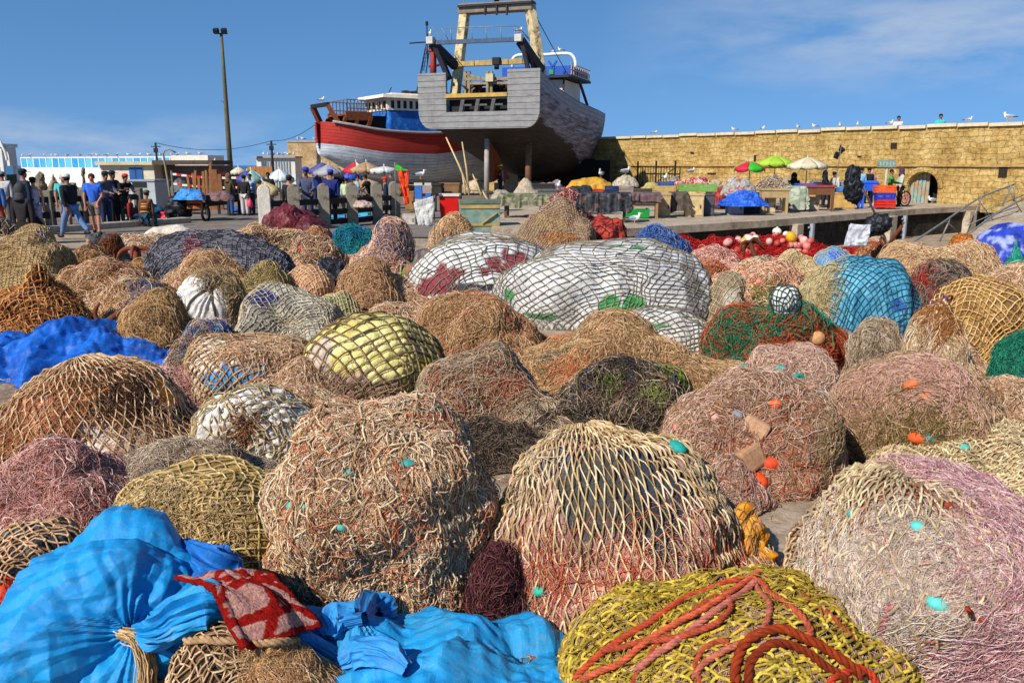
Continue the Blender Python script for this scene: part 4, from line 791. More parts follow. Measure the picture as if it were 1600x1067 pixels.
mound('net_pile', 'pale gathered net pulled into a knot around rusty anchor shanks', 'net pile', (1372, 1545, 462, 640), ['#b89870', '#c8aa84', '#a4845c'], psi=100, prof='tent', peak=.9, dr=.8, amp=.12, seed=91, res=90, lean=(.1, 0), polar=[PO(60, 22, 1.1, ['#d8c09a', '#c0a478', '#e6d4b4'], jit=.25, lift=2, sag=1.5)], tang=[T(2600, 56, .9, ['#dcc6a2', '#c8ac84', '#e8d8bc', '#b09068'], .4, 8, 8, flow='radial'), T(260, 30, 1.4, ['#b07434', '#9a5e28'], .8, 8, 7, where=[(1470, 500, 22)])])
mound('net_pile', 'broad ochre open-mesh net heap below the sloping railing', 'net pile', (1372, 1575, 378, 470), ['#b89668', '#a48254', '#c8a87a', '#8a6a48'], psi=102, dr=.8, amp=.09, seed=93, res=80, nets=[N(12, 1.2, ['#d0b27c', '#bc9c66', '#deC494'], 35, asp=.8, jit=.1, distort=.8)], tang=[T(900, 30, 1.1, ['#cfae82', '#dcc09a', '#b6926a'], .7, 7, 7)], blobs=[(1440, 400, 30, 14, '#c49a84'), (1490, 420, 24, 12, '#5c4a34')])
mound('net_pile', 'golden tan diamond-mesh net heap in front of the ochre one', 'net pile', (1440, 1640, 432, 560), ['#7a5c38', '#906e44', '#a4824e', '#c09a68'], psi=104, dr=.8, amp=.09, seed=95, res=80, nets=[N(15, 1.5, ['#d2aa66', '#be964e', '#e0bc7c'], 40, asp=.8, jit=.08, distort=.8, lift=2)], tang=[T(300, 30, 1., TAN, .7, 6, 7)])
mound('net_pile', 'teal and royal blue net bundle at the picture edge', 'net pile', (1536, 1680, 520, 650), ['#1c3ea8', '#16328c', '#1e6c74', '#143a30'], 'sack', psi=108, dr=.8, amp=.1, seed=97, crease=(.06, 3), nets=[N(15, 1.2, ['#3f9a80', '#2c8470', '#64b09a'], 38, jit=.15, distort=1, lift=2)], tang=[T(900, 36, 1., ['#1c7a5c', '#2a9478', '#12604a'], .7, 8, 7, where=[(1570, 545, 40), (1590, 530, 30)])])
mound('net_pile', 'small low beige mesh heap between the ochre net and the blue bundle', 'net pile', (1495, 1640, 590, 690), ['#b49a74', '#a08660', '#c4ac88'], psi=98, dr=.8, amp=.1, seed=98, nets=[N(10, 1.2, ['#ccb48a', '#b49c72'], 35)], tang=[T(900, 30, 1., BEIGE, .7, 7, 7)])
mound('tarp_bundle', 'dark royal blue tarpaulin lying flat beneath the orange-brown net', 'tarp bundle', (-60, 285, 494, 592), ['#0b50a8', '#08408c', '#1060bc'], 'tarp', psi=98, dr=.6, amp=.12, seed=99, fr=2.6, res=190, crumple=(.16, 2.6), group='blue tarpaulin bundles', crease=(.03, 3.4, (1, 1, 1)), mottle=3)
mound('net_pile', 'orange-brown open-mesh net pulled into a peak, rusty bars below', 'net pile', (-70, 150, 412, 530), ['#4a2e1c', '#5c3a22', '#3a2416'], psi=100, prof='tent', peak=1.1, dr=.8, amp=.1, seed=101, res=80, lean=(.28, 0), nets=[N(14, 1.6, ['#c08444', '#a86c34', '#d29a5c', '#8c5426'], 38, asp=.85, jit=.08, distort=.9, lift=3, sag=1)], tang=[T(160, 40, 1.4, ['#7a4426', '#5c2e18'], .5, 8, 7), T(300, 36, 1.2, ['#c4925a', '#a87440'], .5, 8, 7, flow='radial')], blobs=[(42, 455, 14, 12, '#3d7fb0')])
mS = mound('netted_sack', 'white plastic sack tied at its crown with cord, standing among tan nets', 'sack', (270, 386, 424, 516), ['#d8d2c8', '#c8c2b8', '#e4ded4'], 'sack', psi=118, dr=.85, e=.75, amp=.05, seed=103, res=110, group='white sacks wrapped in net', pleats=[(328, 446, 16, 5, 45)], ropes=[([(328, 446), (300, 470), (285, 496)], 1.6, '#7a6248'), ([(328, 446), (332, 470), (338, 500)], 1.6, '#6e5440'), ([(328, 446), (350, 440), (372, 452)], 1.6, '#7a6248'), ([(328, 446), (345, 425)], 1.6, '#7a6248'), ([(310, 430), (328, 446)], 1.6, '#7a6248')],
  nets=[N(13, 1.4, ['#b09a72', '#94805a'], 40, where=lambda a, b: (b > .1) | (a > .55))], tang=[T(260, 30, 1.1, ['#b8a078', '#9c845c'], .5, 7, 7, where=[(372, 450, 18), (345, 430, 14), (376, 475, 14)])])
mound('net_pile', 'grey and white net trailing from the tied sack towards the yellow bundle', 'net pile', (372, 540, 442, 545), ['#8a867c', '#a8a294', '#6e6a62', '#c0baac'], psi=98, dr=.8, amp=.1, seed=105, lean=(-.2, 0), nets=[N(12, 1.2, ['#c8bea4', '#a89e84', '#8a8068'], 30, asp=.7, jit=.1, distort=1)], blobs=[(410, 465, 22, 16, '#2a3c8a', .6)])
mound('net_pile', 'tan hairy net tangle with a yellow cloth strip, below the tied sack', 'net pile', (185, 330, 455, 560), ['#ad8a5e', '#94724a', '#c09c70'], psi=97, dr=.8, amp=.14, fr=3, seed=107, tang=[T(2200, 36, 1., TAN+['#d8be94'], .7, 8, 8), T(120, 40, 1.4, ['#a07848'], .4, 10, 8)], blobs=[(225, 500, 34, 12, '#c8b83a', .4), (250, 485, 14, 8, '#cfc052', .4), (278, 478, 8, 8, '#4aa0d0', .4)])
mound('net_pile', 'blue and brown net scraps with rust-brown cord in front of the tied sack', 'net pile', (270, 400, 505, 590), ['#8f7250', '#7c6040', '#a88a64'], psi=96, dr=.8, amp=.14, seed=109, tang=[T(1300, 34, 1., GREYB, .7, 8, 7), T(260, 40, 1.6, ['#8a5434', '#6e3e24'], .6, 9, 7), T(200, 26, 1.2, ['#2f8fc8', '#1c3ea0'], .8, 8, 6, where=[(300, 535, 16), (345, 515, 14)])], blobs=[(345, 520, 16, 12, '#16309a', .4), (298, 535, 16, 8, '#3a9ad0', .4)])
mound('net_pile', 'tan fibre net heap under the slate-grey netted roll', 'net pile', (258, 415, 388, 468), ['#b39468', '#9c7e54', '#c4a67c'], psi=100, dr=.8, amp=.1, seed=111, nets=[N(9, .9, ['#d0b688', '#b89c6c'], 35, jit=.15)], tang=[T(1500, 30, .9, TAN+BEIGE, .7, 6, 7)])
mound('net_pile', 'olive-tan fine mesh heap next to the peach round net', 'net pile', (355, 470, 410, 492), ['#a89468', '#948056', '#b8a67c'], psi=100, dr=.8, amp=.1, seed=113, nets=[N(7, .8, ['#cdbb8c', '#b09e70'], 35, jit=.1, knots=False)], tang=[T(700, 26, .9, OLIVE, .7, 6, 7)])
mRl = mound('net_pile', 'long slate-grey striped roll under fine dark grey net', 'net pile', (222, 470, 360, 462), ['#55545c', '#45444c', '#626068'], 'sack', psi=108, dr=.5, e=.75, amp=.05, seed=115, res=110, crease=(.03, 4, (3, 1, 1)), lean=(-.05, 0), nets=[N(7, .8, ['#2c2c32', '#3a3a42', '#8a8890'], 8, jit=.06, knots=False, asp=.8)], blobs=[(300, 385, 12, 30, '#7a3038', .6), (245, 430, 12, 20, '#16161a', .4)])
mound('net_pile', 'small round peach net bundle beside a black tarp', 'net pile', (436, 524, 414, 482), ['#b88a68', '#a67856', '#c89c78'], psi=110, dr=.85, e=.8, amp=.06, seed=117, nets=[N(8, 1., ['#e0bc94', '#caa478'], 38, jit=.06)])
mound('tarp_bundle', 'black plastic sheet crumpled over the brown hairy heap', 'tarp bundle', (476, 576, 402, 470), ['#14161e', '#0c0d12', '#1d2130'], 'tarp', psi=104, dr=.7, amp=.16, seed=119, fr=3, res=90, group='', crease=(.1, 3.4))
mound('net_pile', 'brown hairy net heap beside the black plastic sheet', 'net pile', (528, 630, 406, 505), ['#977250', '#80603e', '#a88660'], psi=108, dr=.8, amp=.08, seed=121, tang=[T(3000, 30, .8, ['#b89068', '#9c7650', '#ceaa82'], .6, 6, 7)])
mound('net_pile', 'small net with green plastic showing in front of the peach bundle', 'net pile', (480, 570, 455, 520), ['#7a8a5c', '#a08c68', '#4c7c54'], psi=98, dr=.8, amp=.1, seed=123, nets=[N(10, 1.1, ['#cdb88c', '#b4a074'], 35, jit=.12)])
mound('net_pile', 'pinkish beige hairy net heap spilling beside the red-covered bundle', 'net pile', (548, 670, 342, 470), ['#c09a7e', '#b08a6e', '#cfac92'], psi=104, dr=.8, amp=.12, seed=125, res=80, tang=[T(4200, 40, .8, ['#dcb498', '#c89c80', '#e8cab2', '#b0866c'], .5, 6, 8, flow=80), T(200, 30, .9, ['#6a6478', '#84809a'], .6, 6, 7, where=[(600, 370, 30), (610, 400, 20)])], nets=[N(7, .7, ['#8a8074', '#a09488'], 35, knots=False, where=lambda a, b: a < -.45)])
mound('net_pile', 'tan fibre net heap behind the maroon-printed sack', 'net pile', (662, 755, 336, 425), ['#b3905f', '#9c7a4e', '#c4a272'], psi=104, dr=.8, amp=.09, seed=127, tang=[T(2600, 30, .8, ['#ccA878', '#b48e5e', '#dcbe92'], .6, 6, 7), T(300, 30, .9, ['#d8b8a0'], .6, 6, 7, where=[(700, 390, 30)])])
mound('net_pile', 'small heap of grey sheeting and fibres with a green bag, below the hairy pink heap', 'net pile', (615, 700, 388, 475), ['#6a645c', '#8a7a68', '#55504c'], psi=98, dr=.8, amp=.14, seed=129, blobs=[(625, 432, 10, 16, '#1fa024', .3), (642, 425, 12, 10, '#b87858', .4), (640, 405, 16, 10, '#20242c', .4)], crease=(.08, 3))
mound('net_pile', 'tall brown fine-mesh cone of netting by the stalls', 'net pile', (780, 950, 306, 405), ['#92785c', '#7e664c', '#a48a6c', '#8d7468'], psi=100, prof='tent', peak=1.25, dr=.8, amp=.05, seed=131, res=90, nets=[N(6.5, .75, ['#b49a7a', '#9a8064', '#6e5a48'], 20, jit=.06, knots=False, distort=.4)], blobs=[(870, 372, 34, 8, '#b07038', .4), (860, 345, 30, 16, '#a08458', .5)])
mound('tarp_bundle', 'round red plastic bundle bound with cord next to the brown cone', 'tarp bundle', (908, 988, 334, 396), ['#96281c', '#7c1e16', '#ac3624'], 'tarp', psi=114, dr=.85, e=.8, amp=.08, seed=133, res=80, group='', crease=(.07, 3.), nets=[N(17, .8, ['#5c1c14', '#3c120c'], 30, jit=.3, knots=False)])
mound('net_pile', 'royal blue hairy net heap behind the largest white sack', 'net pile', (962, 1078, 355, 440), ['#1e4690', '#16386e', '#2a58a8'], psi=106, dr=.8, amp=.08, seed=135, tang=[T(1800, 26, .8, ['#2a5cae', '#1a4288', '#3f74c4', '#7a8494'], .7, 6, 7)])
mound('tarp_bundle', 'dark red plastic-covered bundle in front of the post and rail fence', 'tarp bundle', (404, 520, 318, 388), ['#5e1418', '#4a0f14', '#70202a'], 'tarp', psi=106, dr=.8, prof='dome', e=.9, amp=.08, seed=137, res=90, group='', crease=(.06, 2.6), lean=(-.1, 0))
mound('net_pile', 'tan net with gathered ears in front of the dark red bundle', 'net pile', (450, 535, 352, 410), ['#b08c68', '#9a7654', '#c09c78'], psi=100, prof='tent', peak=1., dr=.8, amp=.14, seed=139, tang=[T(1000, 30, .9, TAN+PEACH, .6, 7, 7, flow='radial')], nets=[N(8, .8, ['#8c6c4a', '#705438'], 35, jit=.2, knots=False)])
mound('net_pile', 'teal and blue net scrap at the foot of the black rail fence', 'net pile', (520, 590, 352, 395), ['#12786a', '#155a9a', '#0f6a60'], psi=98, dr=.8, amp=.1, seed=141, tang=[T(400, 20, .9, ['#17947e', '#1f6cb0', '#0e6c5c'], .7, 6, 6)])
mound('net_pile', 'pale tan low net heap behind the slate-grey roll', 'net pile', (365, 480, 352, 420), ['#b59a78', '#a08462', '#c8ae8c'], psi=98, dr=.8, amp=.12, seed=143, tang=[T(1500, 28, .8, BEIGE+['#c8b060'], .7, 6, 7), T(300, 24, 1., DARK, .7, 6, 7, where=[(430, 385, 26), (400, 390, 20)])])
mound('net_pile', 'beige net with dark cord heaped at the end of the slate-grey roll', 'net pile', (425, 545, 368, 440), ['#b39678', '#a08266', '#8a8078'], psi=97, dr=.8, amp=.13, seed=145, tang=[T(1300, 28, .9, BEIGE, .7, 6, 7), T(260, 26, 1., DARK, .7, 6, 7)], floats=[(470, 388, 5, '#c0402c', 'ball')])
mound('net_pile', 'large tan-olive fine-mesh heap beside the walking people', 'net pile', (-75, 128, 362, 455), ['#a88c5e', '#94784c', '#b89c70'], psi=102, dr=.8, e=.95, amp=.06, seed=147, res=90, nets=[N(6.5, .8, ['#c8ac78', '#ae9260', '#8a7048'], 20, jit=.07, knots=False)], tang=[T(500, 20, .8, ['#d0b484', '#8c7450'], .6, 5, 6)])
mound('net_pile', 'small tan mesh heap with a blue rag behind the olive heap', 'net pile', (14, 88, 350, 395), ['#a88c64', '#94784e'], psi=100, dr=.8, amp=.08, seed=149, nets=[N(6, .8, ['#c4a878', '#a88c5e'], 35, knots=False)], blobs=[(66, 366, 10, 7, '#2a4c94', .4)])
mound('net_pile', 'black and tan net scrap heap near the seated woman in black', 'net pile', (-30, 30, 340, 392), ['#3c342c', '#5a4c3e'], psi=100, dr=.8, amp=.1, seed=151, tang=[T(500, 22, .9, DARK+GREYB, .7, 6, 6)])
mound('tarp_bundle', 'charcoal plastic bundle with rust-brown cord, behind the tan tangle', 'tarp bundle', (125, 200, 362, 412), ['#3a3a3c', '#2a2a2c', '#4c4a4a'], 'tarp', psi=104, dr=.8, amp=.12, seed=153, group='', crease=(.09, 3), tang=[T(120, 20, 1.2, ['#8a5434', '#6a3a20'], .7, 6, 6, where=[(168, 385, 10)])], blobs=[(132, 388, 10, 14, '#b08458', .4)])
mound('netted_sack', 'low white canvas bundle on the ground near the cart', 'sack', (222, 316, 351, 388), ['#d0c2ae', '#c0b09a', '#dccfbd'], 'sack', psi=102, dr=.8, amp=.07, seed=155, group='', crease=(.05, 2.5))
mound('net_pile', 'cream canvas and nets spread low beside the white canvas bundle', 'net pile', (178, 285, 368, 402), ['#cbb292', '#bc9f7e', '#d6c2a6'], 'sack', psi=98, dr=.8, amp=.12, seed=157, crease=(.06, 3), tang=[T(500, 22, .9, BEIGE, .7, 6, 6), T(80, 20, .9, ['#3a9484', '#4a78a8'], .7, 6, 6)])
mound('net_pile', 'tan tangle with rusty cords between charcoal bundle and orange-brown net', 'net pile', (90, 235, 408, 470), ['#b0916a', '#9a7a54', '#c0a27a'], psi=97, dr=.8, amp=.13, seed=159, tang=[T(2000, 30, .9, BEIGE+TAN, .7, 7, 7), T(160, 26, 1.2, ['#9a5434', '#7c3e24'], .5, 8, 7)])
mound('net_pile', 'low tan heap with blue net pieces beside the rusty anchor', 'net pile', (150, 285, 438, 500), ['#ab8c66', '#977850', '#bb9e78'], psi=97, dr=.8, amp=.12, seed=161, tang=[T(1500, 30, .9, TAN+BEIGE, .7, 7, 7), T(300, 26, .9, ['#2a5c9a', '#1e4a84', '#3f74ae'], .7, 6, 7, where=[(230, 458, 22)])], blobs=[(232, 458, 34, 10, '#24548c', .5)])
mound('net_pile', 'tan scraps and rusty cord heap right of the olive mesh', 'net pile', (88, 190, 385, 430), ['#a08058', '#8c6c46', '#6a4a30'], psi=97, dr=.8, amp=.12, seed=163, tang=[T(900, 24, .9, TAN+BROWN, .7, 6, 6)], blobs=[(122, 392, 14, 8, '#5a8ab4', .4)])
# right middle
mound('net_pile', 'peach-pink soft net heap below the red nets', 'net pile', (1068, 1165, 385, 440), ['#c8907c', '#b87e6a', '#d6a490'], psi=98, dr=.8, amp=.09, seed=165, nets=[N(7, .7, ['#d8b09a', '#b8907a'], 30, knots=False)], tang=[T(500, 24, .8, PINK, .7, 5, 6)])
mound('net_pile', 'low orange-brown rope tangle beneath the peach-pink heap', 'net pile', (1075, 1140, 408, 455), ['#a8603c', '#8c4c2c', '#c08a6c'], psi=98, dr=.8, amp=.1, seed=167, tang=[T(500, 26, 1., ['#b86a44', '#94502c', '#d09070'], .7, 6, 6)])
mound('net_pile', 'grey-tan net heap behind the green and orange bundle', 'net pile', (1088, 1195, 425, 510), ['#8c7c66', '#a08e74', '#786a56'], psi=102, dr=.8, amp=.1, seed=169, nets=[N(9, 1., ['#c0ac88', '#a8946e'], 35, jit=.1)], blobs=[(1145, 465, 14, 20, '#c0b8aa', .5)])
mound('net_pile', 'tan net heap with pink floats among its fibres', 'net pile', (1110, 1258, 405, 475), ['#c0a07c', '#b08e68', '#ceb08c'], psi=97, dr=.8, amp=.12, seed=171, tang=[T(1800, 28, .8, BEIGE+PEACH, .7, 6, 7), T(100, 20, 1., ['#6c7c2c'], .8, 6, 6, where=[(1200, 465, 20)])], floats=[(1162, 428, 4.5, '#e08878'), (1175, 432, 4.5, '#e4907c'), (1185, 440, 4.5, '#e08070'), (1150, 424, 4, '#e49888'), (1240, 436, 4.5, '#dc7468')])
mound('net_pile', 'olive-beige mesh heap with a rusty anchor in front of the floats', 'net pile', (1195, 1285, 390, 448), ['#b09870', '#9c845c', '#c0a880'], psi=100, dr=.8, amp=.09, seed=173, nets=[N(8, .9, ['#d0ba8c', '#b8a274'], 35, jit=.12)])
mound('net_pile', 'grey fine-mesh scraps around the anchor', 'net pile', (1150, 1225, 398, 445), ['#7c7468', '#94897a', '#b0a48e'], psi=98, dr=.8, amp=.1, seed=175, nets=[N(7, .8, ['#c4b494', '#5c564c'], 35, jit=.15)])
mound('net_pile', 'small sky-blue plastic bundle under net next to the white bag', 'net pile', (1268, 1335, 385, 432), ['#4a8cc0', '#3c78a8', '#62a0cc'], 'sack', psi=104, dr=.8, amp=.1, seed=177, nets=[N(7, .7, ['#c0b490', '#8c9ca0'], 35, knots=False)], blobs=[(1305, 398, 10, 8, '#1c5cc8', .4)])
mound('net_pile', 'tan and orange cord net heap beside the sky-blue bundle', 'net pile', (1318, 1400, 380, 432), ['#b09066', '#a07c54', '#c0a078'], psi=99, dr=.8, amp=.1, seed=179, nets=[N(7, .8, ['#d0b080', '#b89868'], 35)], tang=[T(160, 24, 1., ['#b0603c', '#94482a'], .5, 6, 6)])
mound('net_pile', 'pinkish mesh heap at the foot of the pole with black bags', 'net pile', (1345, 1402, 370, 405), ['#b09078', '#a08068'], psi=100, dr=.8, amp=.08, seed=181, nets=[N(6, .7, ['#d0b498', '#b89a80'], 35, knots=False)])
mound('tarp_bundle', 'blue and white patterned cloth bundle at the picture edge', 'cloth bundle', (1515, 1660, 348, 430), ['#2038a0', '#1a2c88', '#9aa4d0', '#2840b0'], 'sack', psi=104, dr=.7, amp=.08, seed=183, res=90, group='', crease=(.06, 2.6), mottle=7)
mound('netted_sack', 'orange sack in brown net beside the blue patterned cloth', 'sack', (1480, 1524, 366, 398), ['#c8681c', '#a8541a', '#d88428'], 'sack', psi=112, dr=.8, e=.8, amp=.06, seed=185, group='', nets=[N(6, .8, ['#7c4a1c', '#a8742c'], 35)])
mound('cloth', 'bright orange cloth lump below the blue patterned cloth', 'cloth', (1510, 1565, 376, 428), ['#d8481c', '#c03c18', '#e46a3c'], 'sack', psi=104, dr=.8, amp=.1, seed=187, group='', crease=(.07, 3))
mound('net_pile', 'teal green net hanging over a turquoise bag at the picture edge', 'net pile', (1550, 1612, 376, 462), ['#0f7c6a', '#0c6454', '#1a9480'], psi=108, prof='tent', peak=1., dr=.8, amp=.1, seed=189, nets=[N(8, .9, ['#128a70', '#0e6c58', '#35a890'], 35)], blobs=[(1568, 440, 20, 18, '#14a0c8', .4)])
mound('net_pile', 'beige net slumped beneath the teal net', 'net pile', (1540, 1660, 412, 500), ['#b89c78', '#a88a66', '#c8ae8c'], psi=100, dr=.8, amp=.1, seed=191, tang=[T(900, 28, .9, BEIGE, .6, 6, 7)])
# fillers low on the ground between the heaps
for k, (bx, lab) in enumerate([((560, 700, 478, 545), 'low beige scraps of net behind the yellow sack'), ((1100, 1240, 590, 650), 'low brown net scraps behind the heap with orange floats'), ((700, 900, 640, 730), 'dark net scraps between brown heap and grey-stuffed pile'), ((380, 560, 560, 660), 'low tan net scraps around the white-blue bundle'), ((1310, 1420, 500, 600), 'grey-beige net scraps at the foot of the light blue heap'), ((180, 320, 408, 460), 'tan net scraps near the rusty cord coil'), ((560, 700, 430, 500), 'beige fibre scraps in front of the brown hairy heap'), ((1400, 1560, 540, 620), 'sandy net scraps under the rusty anchor shanks')]):
    mound('net_pile', lab, 'net pile', bx, [['#ab8d6a', '#96785a'], ['#94745a', '#7c5c44'], ['#5a4838', '#3e3026'], ['#b09474', '#9a7e5e'], ['#a08e78', '#8a7862'], ['#b09068', '#9a7850'], ['#b3946c', '#a08258'], ['#b89a74', '#a4865e']][k], psi=96, dr=.8, amp=.13, seed=201+k, tang=[T(1500, 34, 1., [BEIGE, PINK, DARK, BEIGE, GREYB, TAN, BEIGE, BEIGE][k], .7, 7, 7)])
# loose twine scraps lying over the ground
rng = np.random.default_rng(99); nS = 9000
sx = rng.uniform(-1, 1, nS); sy = rng.uniform(0, 1, nS)**1.3*13+2.6; sx = sx*(.72*sy+1)
hole = ((sx > .75) & (sx < 2.6) & (sy > 3.0) & (sy < 6.2)); kp = ~hole | (rng.random(nS) < .12); sx, sy = sx[kp], sy[kp]; nS = len(sx)
ph = rng.uniform(0, 6.28, nS); P = np.zeros((nS, 7, 3)); om = rng.normal(0, .6, nS); cx, cy = sx.copy(), sy.copy()
for k in range(7):
    P[:, k, 0] = cx; P[:, k, 1] = cy; P[:, k, 2] = zg(cx, cy)+.006+rng.random(nS)*.015; ph += om+rng.normal(0, .3, nS); cx += np.cos(ph)*.025; cy += np.sin(ph)*.025
tag(link('net_scraps', tubes(P, rng.uniform(.0012, .003, nS), None, 3, palcols(BEIGE+BROWN+['#a8503c'], nS)), attr_mat('twine')), 'loose twine ends and net scraps littering the concrete', 'net scraps', kind='stuff')
# ------------------------------------------------------------------ buildings, walls, poles and fences of the harbour
class Frame:
    """local frame of a thing: +y is its heading (degrees right of the view), x to its right"""
    def __init__(s, o, h): s.o = np.array(o, float); s.h = R(h); s.c, s.s = math.cos(s.h), math.sin(s.h)
    def loc(s, P): d = np.asarray(P, float)-s.o; return np.array([d[0]*s.c-d[1]*s.s, d[0]*s.s+d[1]*s.c, d[2]])
    def pt(s, px, py, y=None, x=None):
        d = ray(px, py); o = np.array([0, 0, CH]); lo = s.loc(o); dl = np.array([d[0]*s.c-d[1]*s.s, d[0]*s.s+d[1]*s.c, d[2]])
        t = (y-lo[1])/dl[1] if y is not None else (x-lo[0])/dl[0]
        return lo+dl*t
    def thing(s, name, label, cat, group=None): return thing(name, label, cat, s.o, -s.h, group)
M_STONE = stain_wall('rampart_stone', ('#6a5836', '#b89656', '#d4b676', '#e8d4a4'), .42, 1.15, (.62, .25, .016), .026, '#5a4526')
M_BAST = stain_wall('bastion_plaster', ('#8a6e48', '#b8986a', '#cdb088', '#dcc8a4'), .6, 1.0)
M_WHITE = paint('#d8d2c6', .8, .12, 3, .01, 0, '#8c7a62', .3); M_DARK = paint('#1c1a19', .7, .3, 6, .004); M_RUST = paint('#7a4226', .8, .35, 9, .006, .2)
M_STEEL = paint('#7c7b78', .55, .25, 8, .003, .2, '#5a4432', .35); M_WOOD = paint('#a5875f', .8, .3, 5, .006); M_GREYWOOD = paint('#6c6558', .85, .3, 6, .008)
M_CONC = paint('#a39683', .9, .25, 5, .012, 0, '#4e463c', .35)
# rampart wall with an arched doorway
WA, WB = np.array([6.2, 58.]), np.array([22.5, 36.5]); wd = (WB-WA)/np.linalg.norm(WB-WA)
W0 = WA-wd*14; wl = 50.; wang = math.atan2(wd[1], wd[0])
def wall_x(px):
    d = ray(px, 280); A_ = np.array([[wd[0], -d[0]], [wd[1], -d[1]]]); t = np.linalg.solve(A_, -W0); return t[0]
wall = thing('rampart_wall', 'long ochre stone rampart wall with an arched doorway behind the market stalls', 'wall', (W0[0], W0[1], 0), wang)
a0, a1 = wall_x(1419), wall_x(1467); zt, ac = 3.72, (wall_x(1419)+wall_x(1467))/2; ar = (a1-a0)/2
poly = [(0, -.1), (a0, -.1), (a0, .95)]+[(ac-ar*math.cos(math.pi*k/16), .95+.72*math.sin(math.pi*k/16)) for k in range(1, 16)]+[(a1, .95), (a1, -.1), (wl, -.1), (wl, zt), (0, zt)]
mb = MB(); mb.prism(poly, 0, 1.3); wm = mb.build('wall', M_STONE, wall)
mb = MB()
for k in range(36):   # coping slabs, worn and uneven
    random.seed(k); x0 = wl*k/36; mb.box((x0+wl/72, .62, zt+.06+random.uniform(-.04, .03)), (wl/36-random.uniform(.005, .1), 1.5, .15), rx=random.uniform(-.01, .01))
mb.build('coping', paint('#c9b896', .9, .2, 5, .02, 0, '#6b5a3a', .3), wall)
mb = MB()
for k in range(30): random.seed(k+5); mb.box((wl*(k+.5)/30, -.05, 1.98+random.uniform(-.01, .01)), (wl/30-.006, .13, .12))
mb.build('string_course', paint('#a58450', .9, .3, 5, .02), wall)
mb = MB()
for k in range(12):   # voussoirs round the arch
    t = math.pi*(k+.5)/12; mb.box((ac-(ar+.13)*math.cos(t), -.02, .95+(.72+.13)*math.sin(t)), (.24, .09, .22), ry=t-math.pi/2)
mb.build('arch_stones', M_STONE, wall)
mb = MB(); mb.box((ac, 1.2, .8), (ar*2+.1, .1, 2.)); mb.build('passage_dark_sheet', M_DARK, wall)  # dark sheet closing the open passage, standing in for the shade inside
mb = MB()
for k in range(5): mb.box((a0+.09+k*.16, .32+k*.05, .78), (.155, .05, 1.25+.16*min(k, 3)))
mb.build('door_leaf', paint('#7d9a92', .8, .3, 5, .01, 0, '#a8743c', .5), wall)
for px, py, w_, h_ in ((1566, 267, .35, .5), (1392, 231, .3, .28), (1178, 248, .14, .35), (1112, 271, .6, .1), (1340, 246, .2, .08), (1080, 240, .25, .1)):
    x = wall_x(px); z = 2+(258-py)*np.linalg.norm(W0+wd*x)/F*.97; mb = MB(); mb.box((x, -.012, z), (w_, .05, h_)); mb.build('weathered_hole', paint('#2a2118', .9, .3), wall)
# far bastion behind the red boat
c = at(498, 262, 66); st = thing('stone_bastion', 'ochre stone bastion behind the stern of the red boat', 'wall', (c[0], 67, 0))
mb = MB(); mb.box((0, 0, 1.85), (4.4, 3, 3.7)); mb.box((3.3, .5, 1.6), (2.4, 3, 3.2)); mb.build('wall', M_BAST, st)
mb = MB(); mb.box((0, 0, 3.76), (4.5, 3.1, .14)); mb.build('coping', M_CONC, st)
# terrace building with blue panes
f = Frame((at(30, 255, 82)[0], 82, 0), 0); e = at(326, 255, 72); f.h = 0
tb = thing('terrace_building', 'long white terrace wall topped by a row of blue glass panes', 'building', f.o, math.atan2(72-82, e[0]-f.o[0]))
ln = math.hypot(e[0]-f.o[0], 10); mb = MB(); mb.box((ln/2, 1, .8), (ln, 2, 1.7)); mb.build('wall', M_WHITE, tb)
mb = MB(); mb.box((ln-2.2, 1, 2.1), (4.2, 1.9, 1.4)); mb.build('stair_house', paint('#c9c0ae', .9, .15, 4, .01, 0, '#7d6b54', .3), tb)
np_ = 22; pw_ = (ln-4.6)/np_
for k in range(np_):
    mb = MB(); mb.box((k*pw_+pw_*.5, .25, 2.17), (pw_-.14, .03, .85)); mb.build('glass_pane', paint(['#3f9fd0', '#5bb0da', '#3590c4'][k % 3], .3, .15, 3, 0), tb)
mb = MB(); mb.box((ln/2-2.2, .25, 2.68), (ln-4.4, .12, .1)); mb.box((ln/2-2.2, .25, 1.7), (ln-4.4, .1, .1))
for k in range(np_+1): mb.box((k*pw_, .25, 2.2), (.1, .1, 1.))
mb.build('pane_frame', M_WHITE, tb)
# low flat-roofed building
Y = 50; x0, x1, xm = at(156, 258, Y)[0], at(328, 258, Y)[0], at(240, 258, Y)[0]
lb = thing('low_building', 'low flat-roofed harbour building, cream half with a blue window and a shaded brown half', 'building', (0, Y, 0))
mb = MB(); mb.box(((x0+xm)/2, 1.6, 1.), (xm-x0, 3.2, 2.02)); mb.build('wall', paint('#cfc3a8', .85, .12, 3, .01, 0, '#8b7654', .35), lb)
mb = MB(); mb.box(((x1+xm)/2+.002, 2.4, .98), (x1-xm, 2.4, 1.98)); mb.build('side_wall', paint('#6d5f58', .9, .2, 3, .01), lb)
mb = MB(); mb.box(((x0+xm)/2, 1.5, 2.1), (xm-x0+.3, 3.6, .2)); mb.build('roof', paint('#c6b48c', .9, .2, 2, .01, 0, '#66663a', .3), lb)
mb = MB(); mb.box(((x1+xm)/2+.16, 1.5, 2.14), (x1-xm+.2, 3.7, .26)); mb.build('fascia', paint('#54463c', .9, .25, 3, .01), lb)
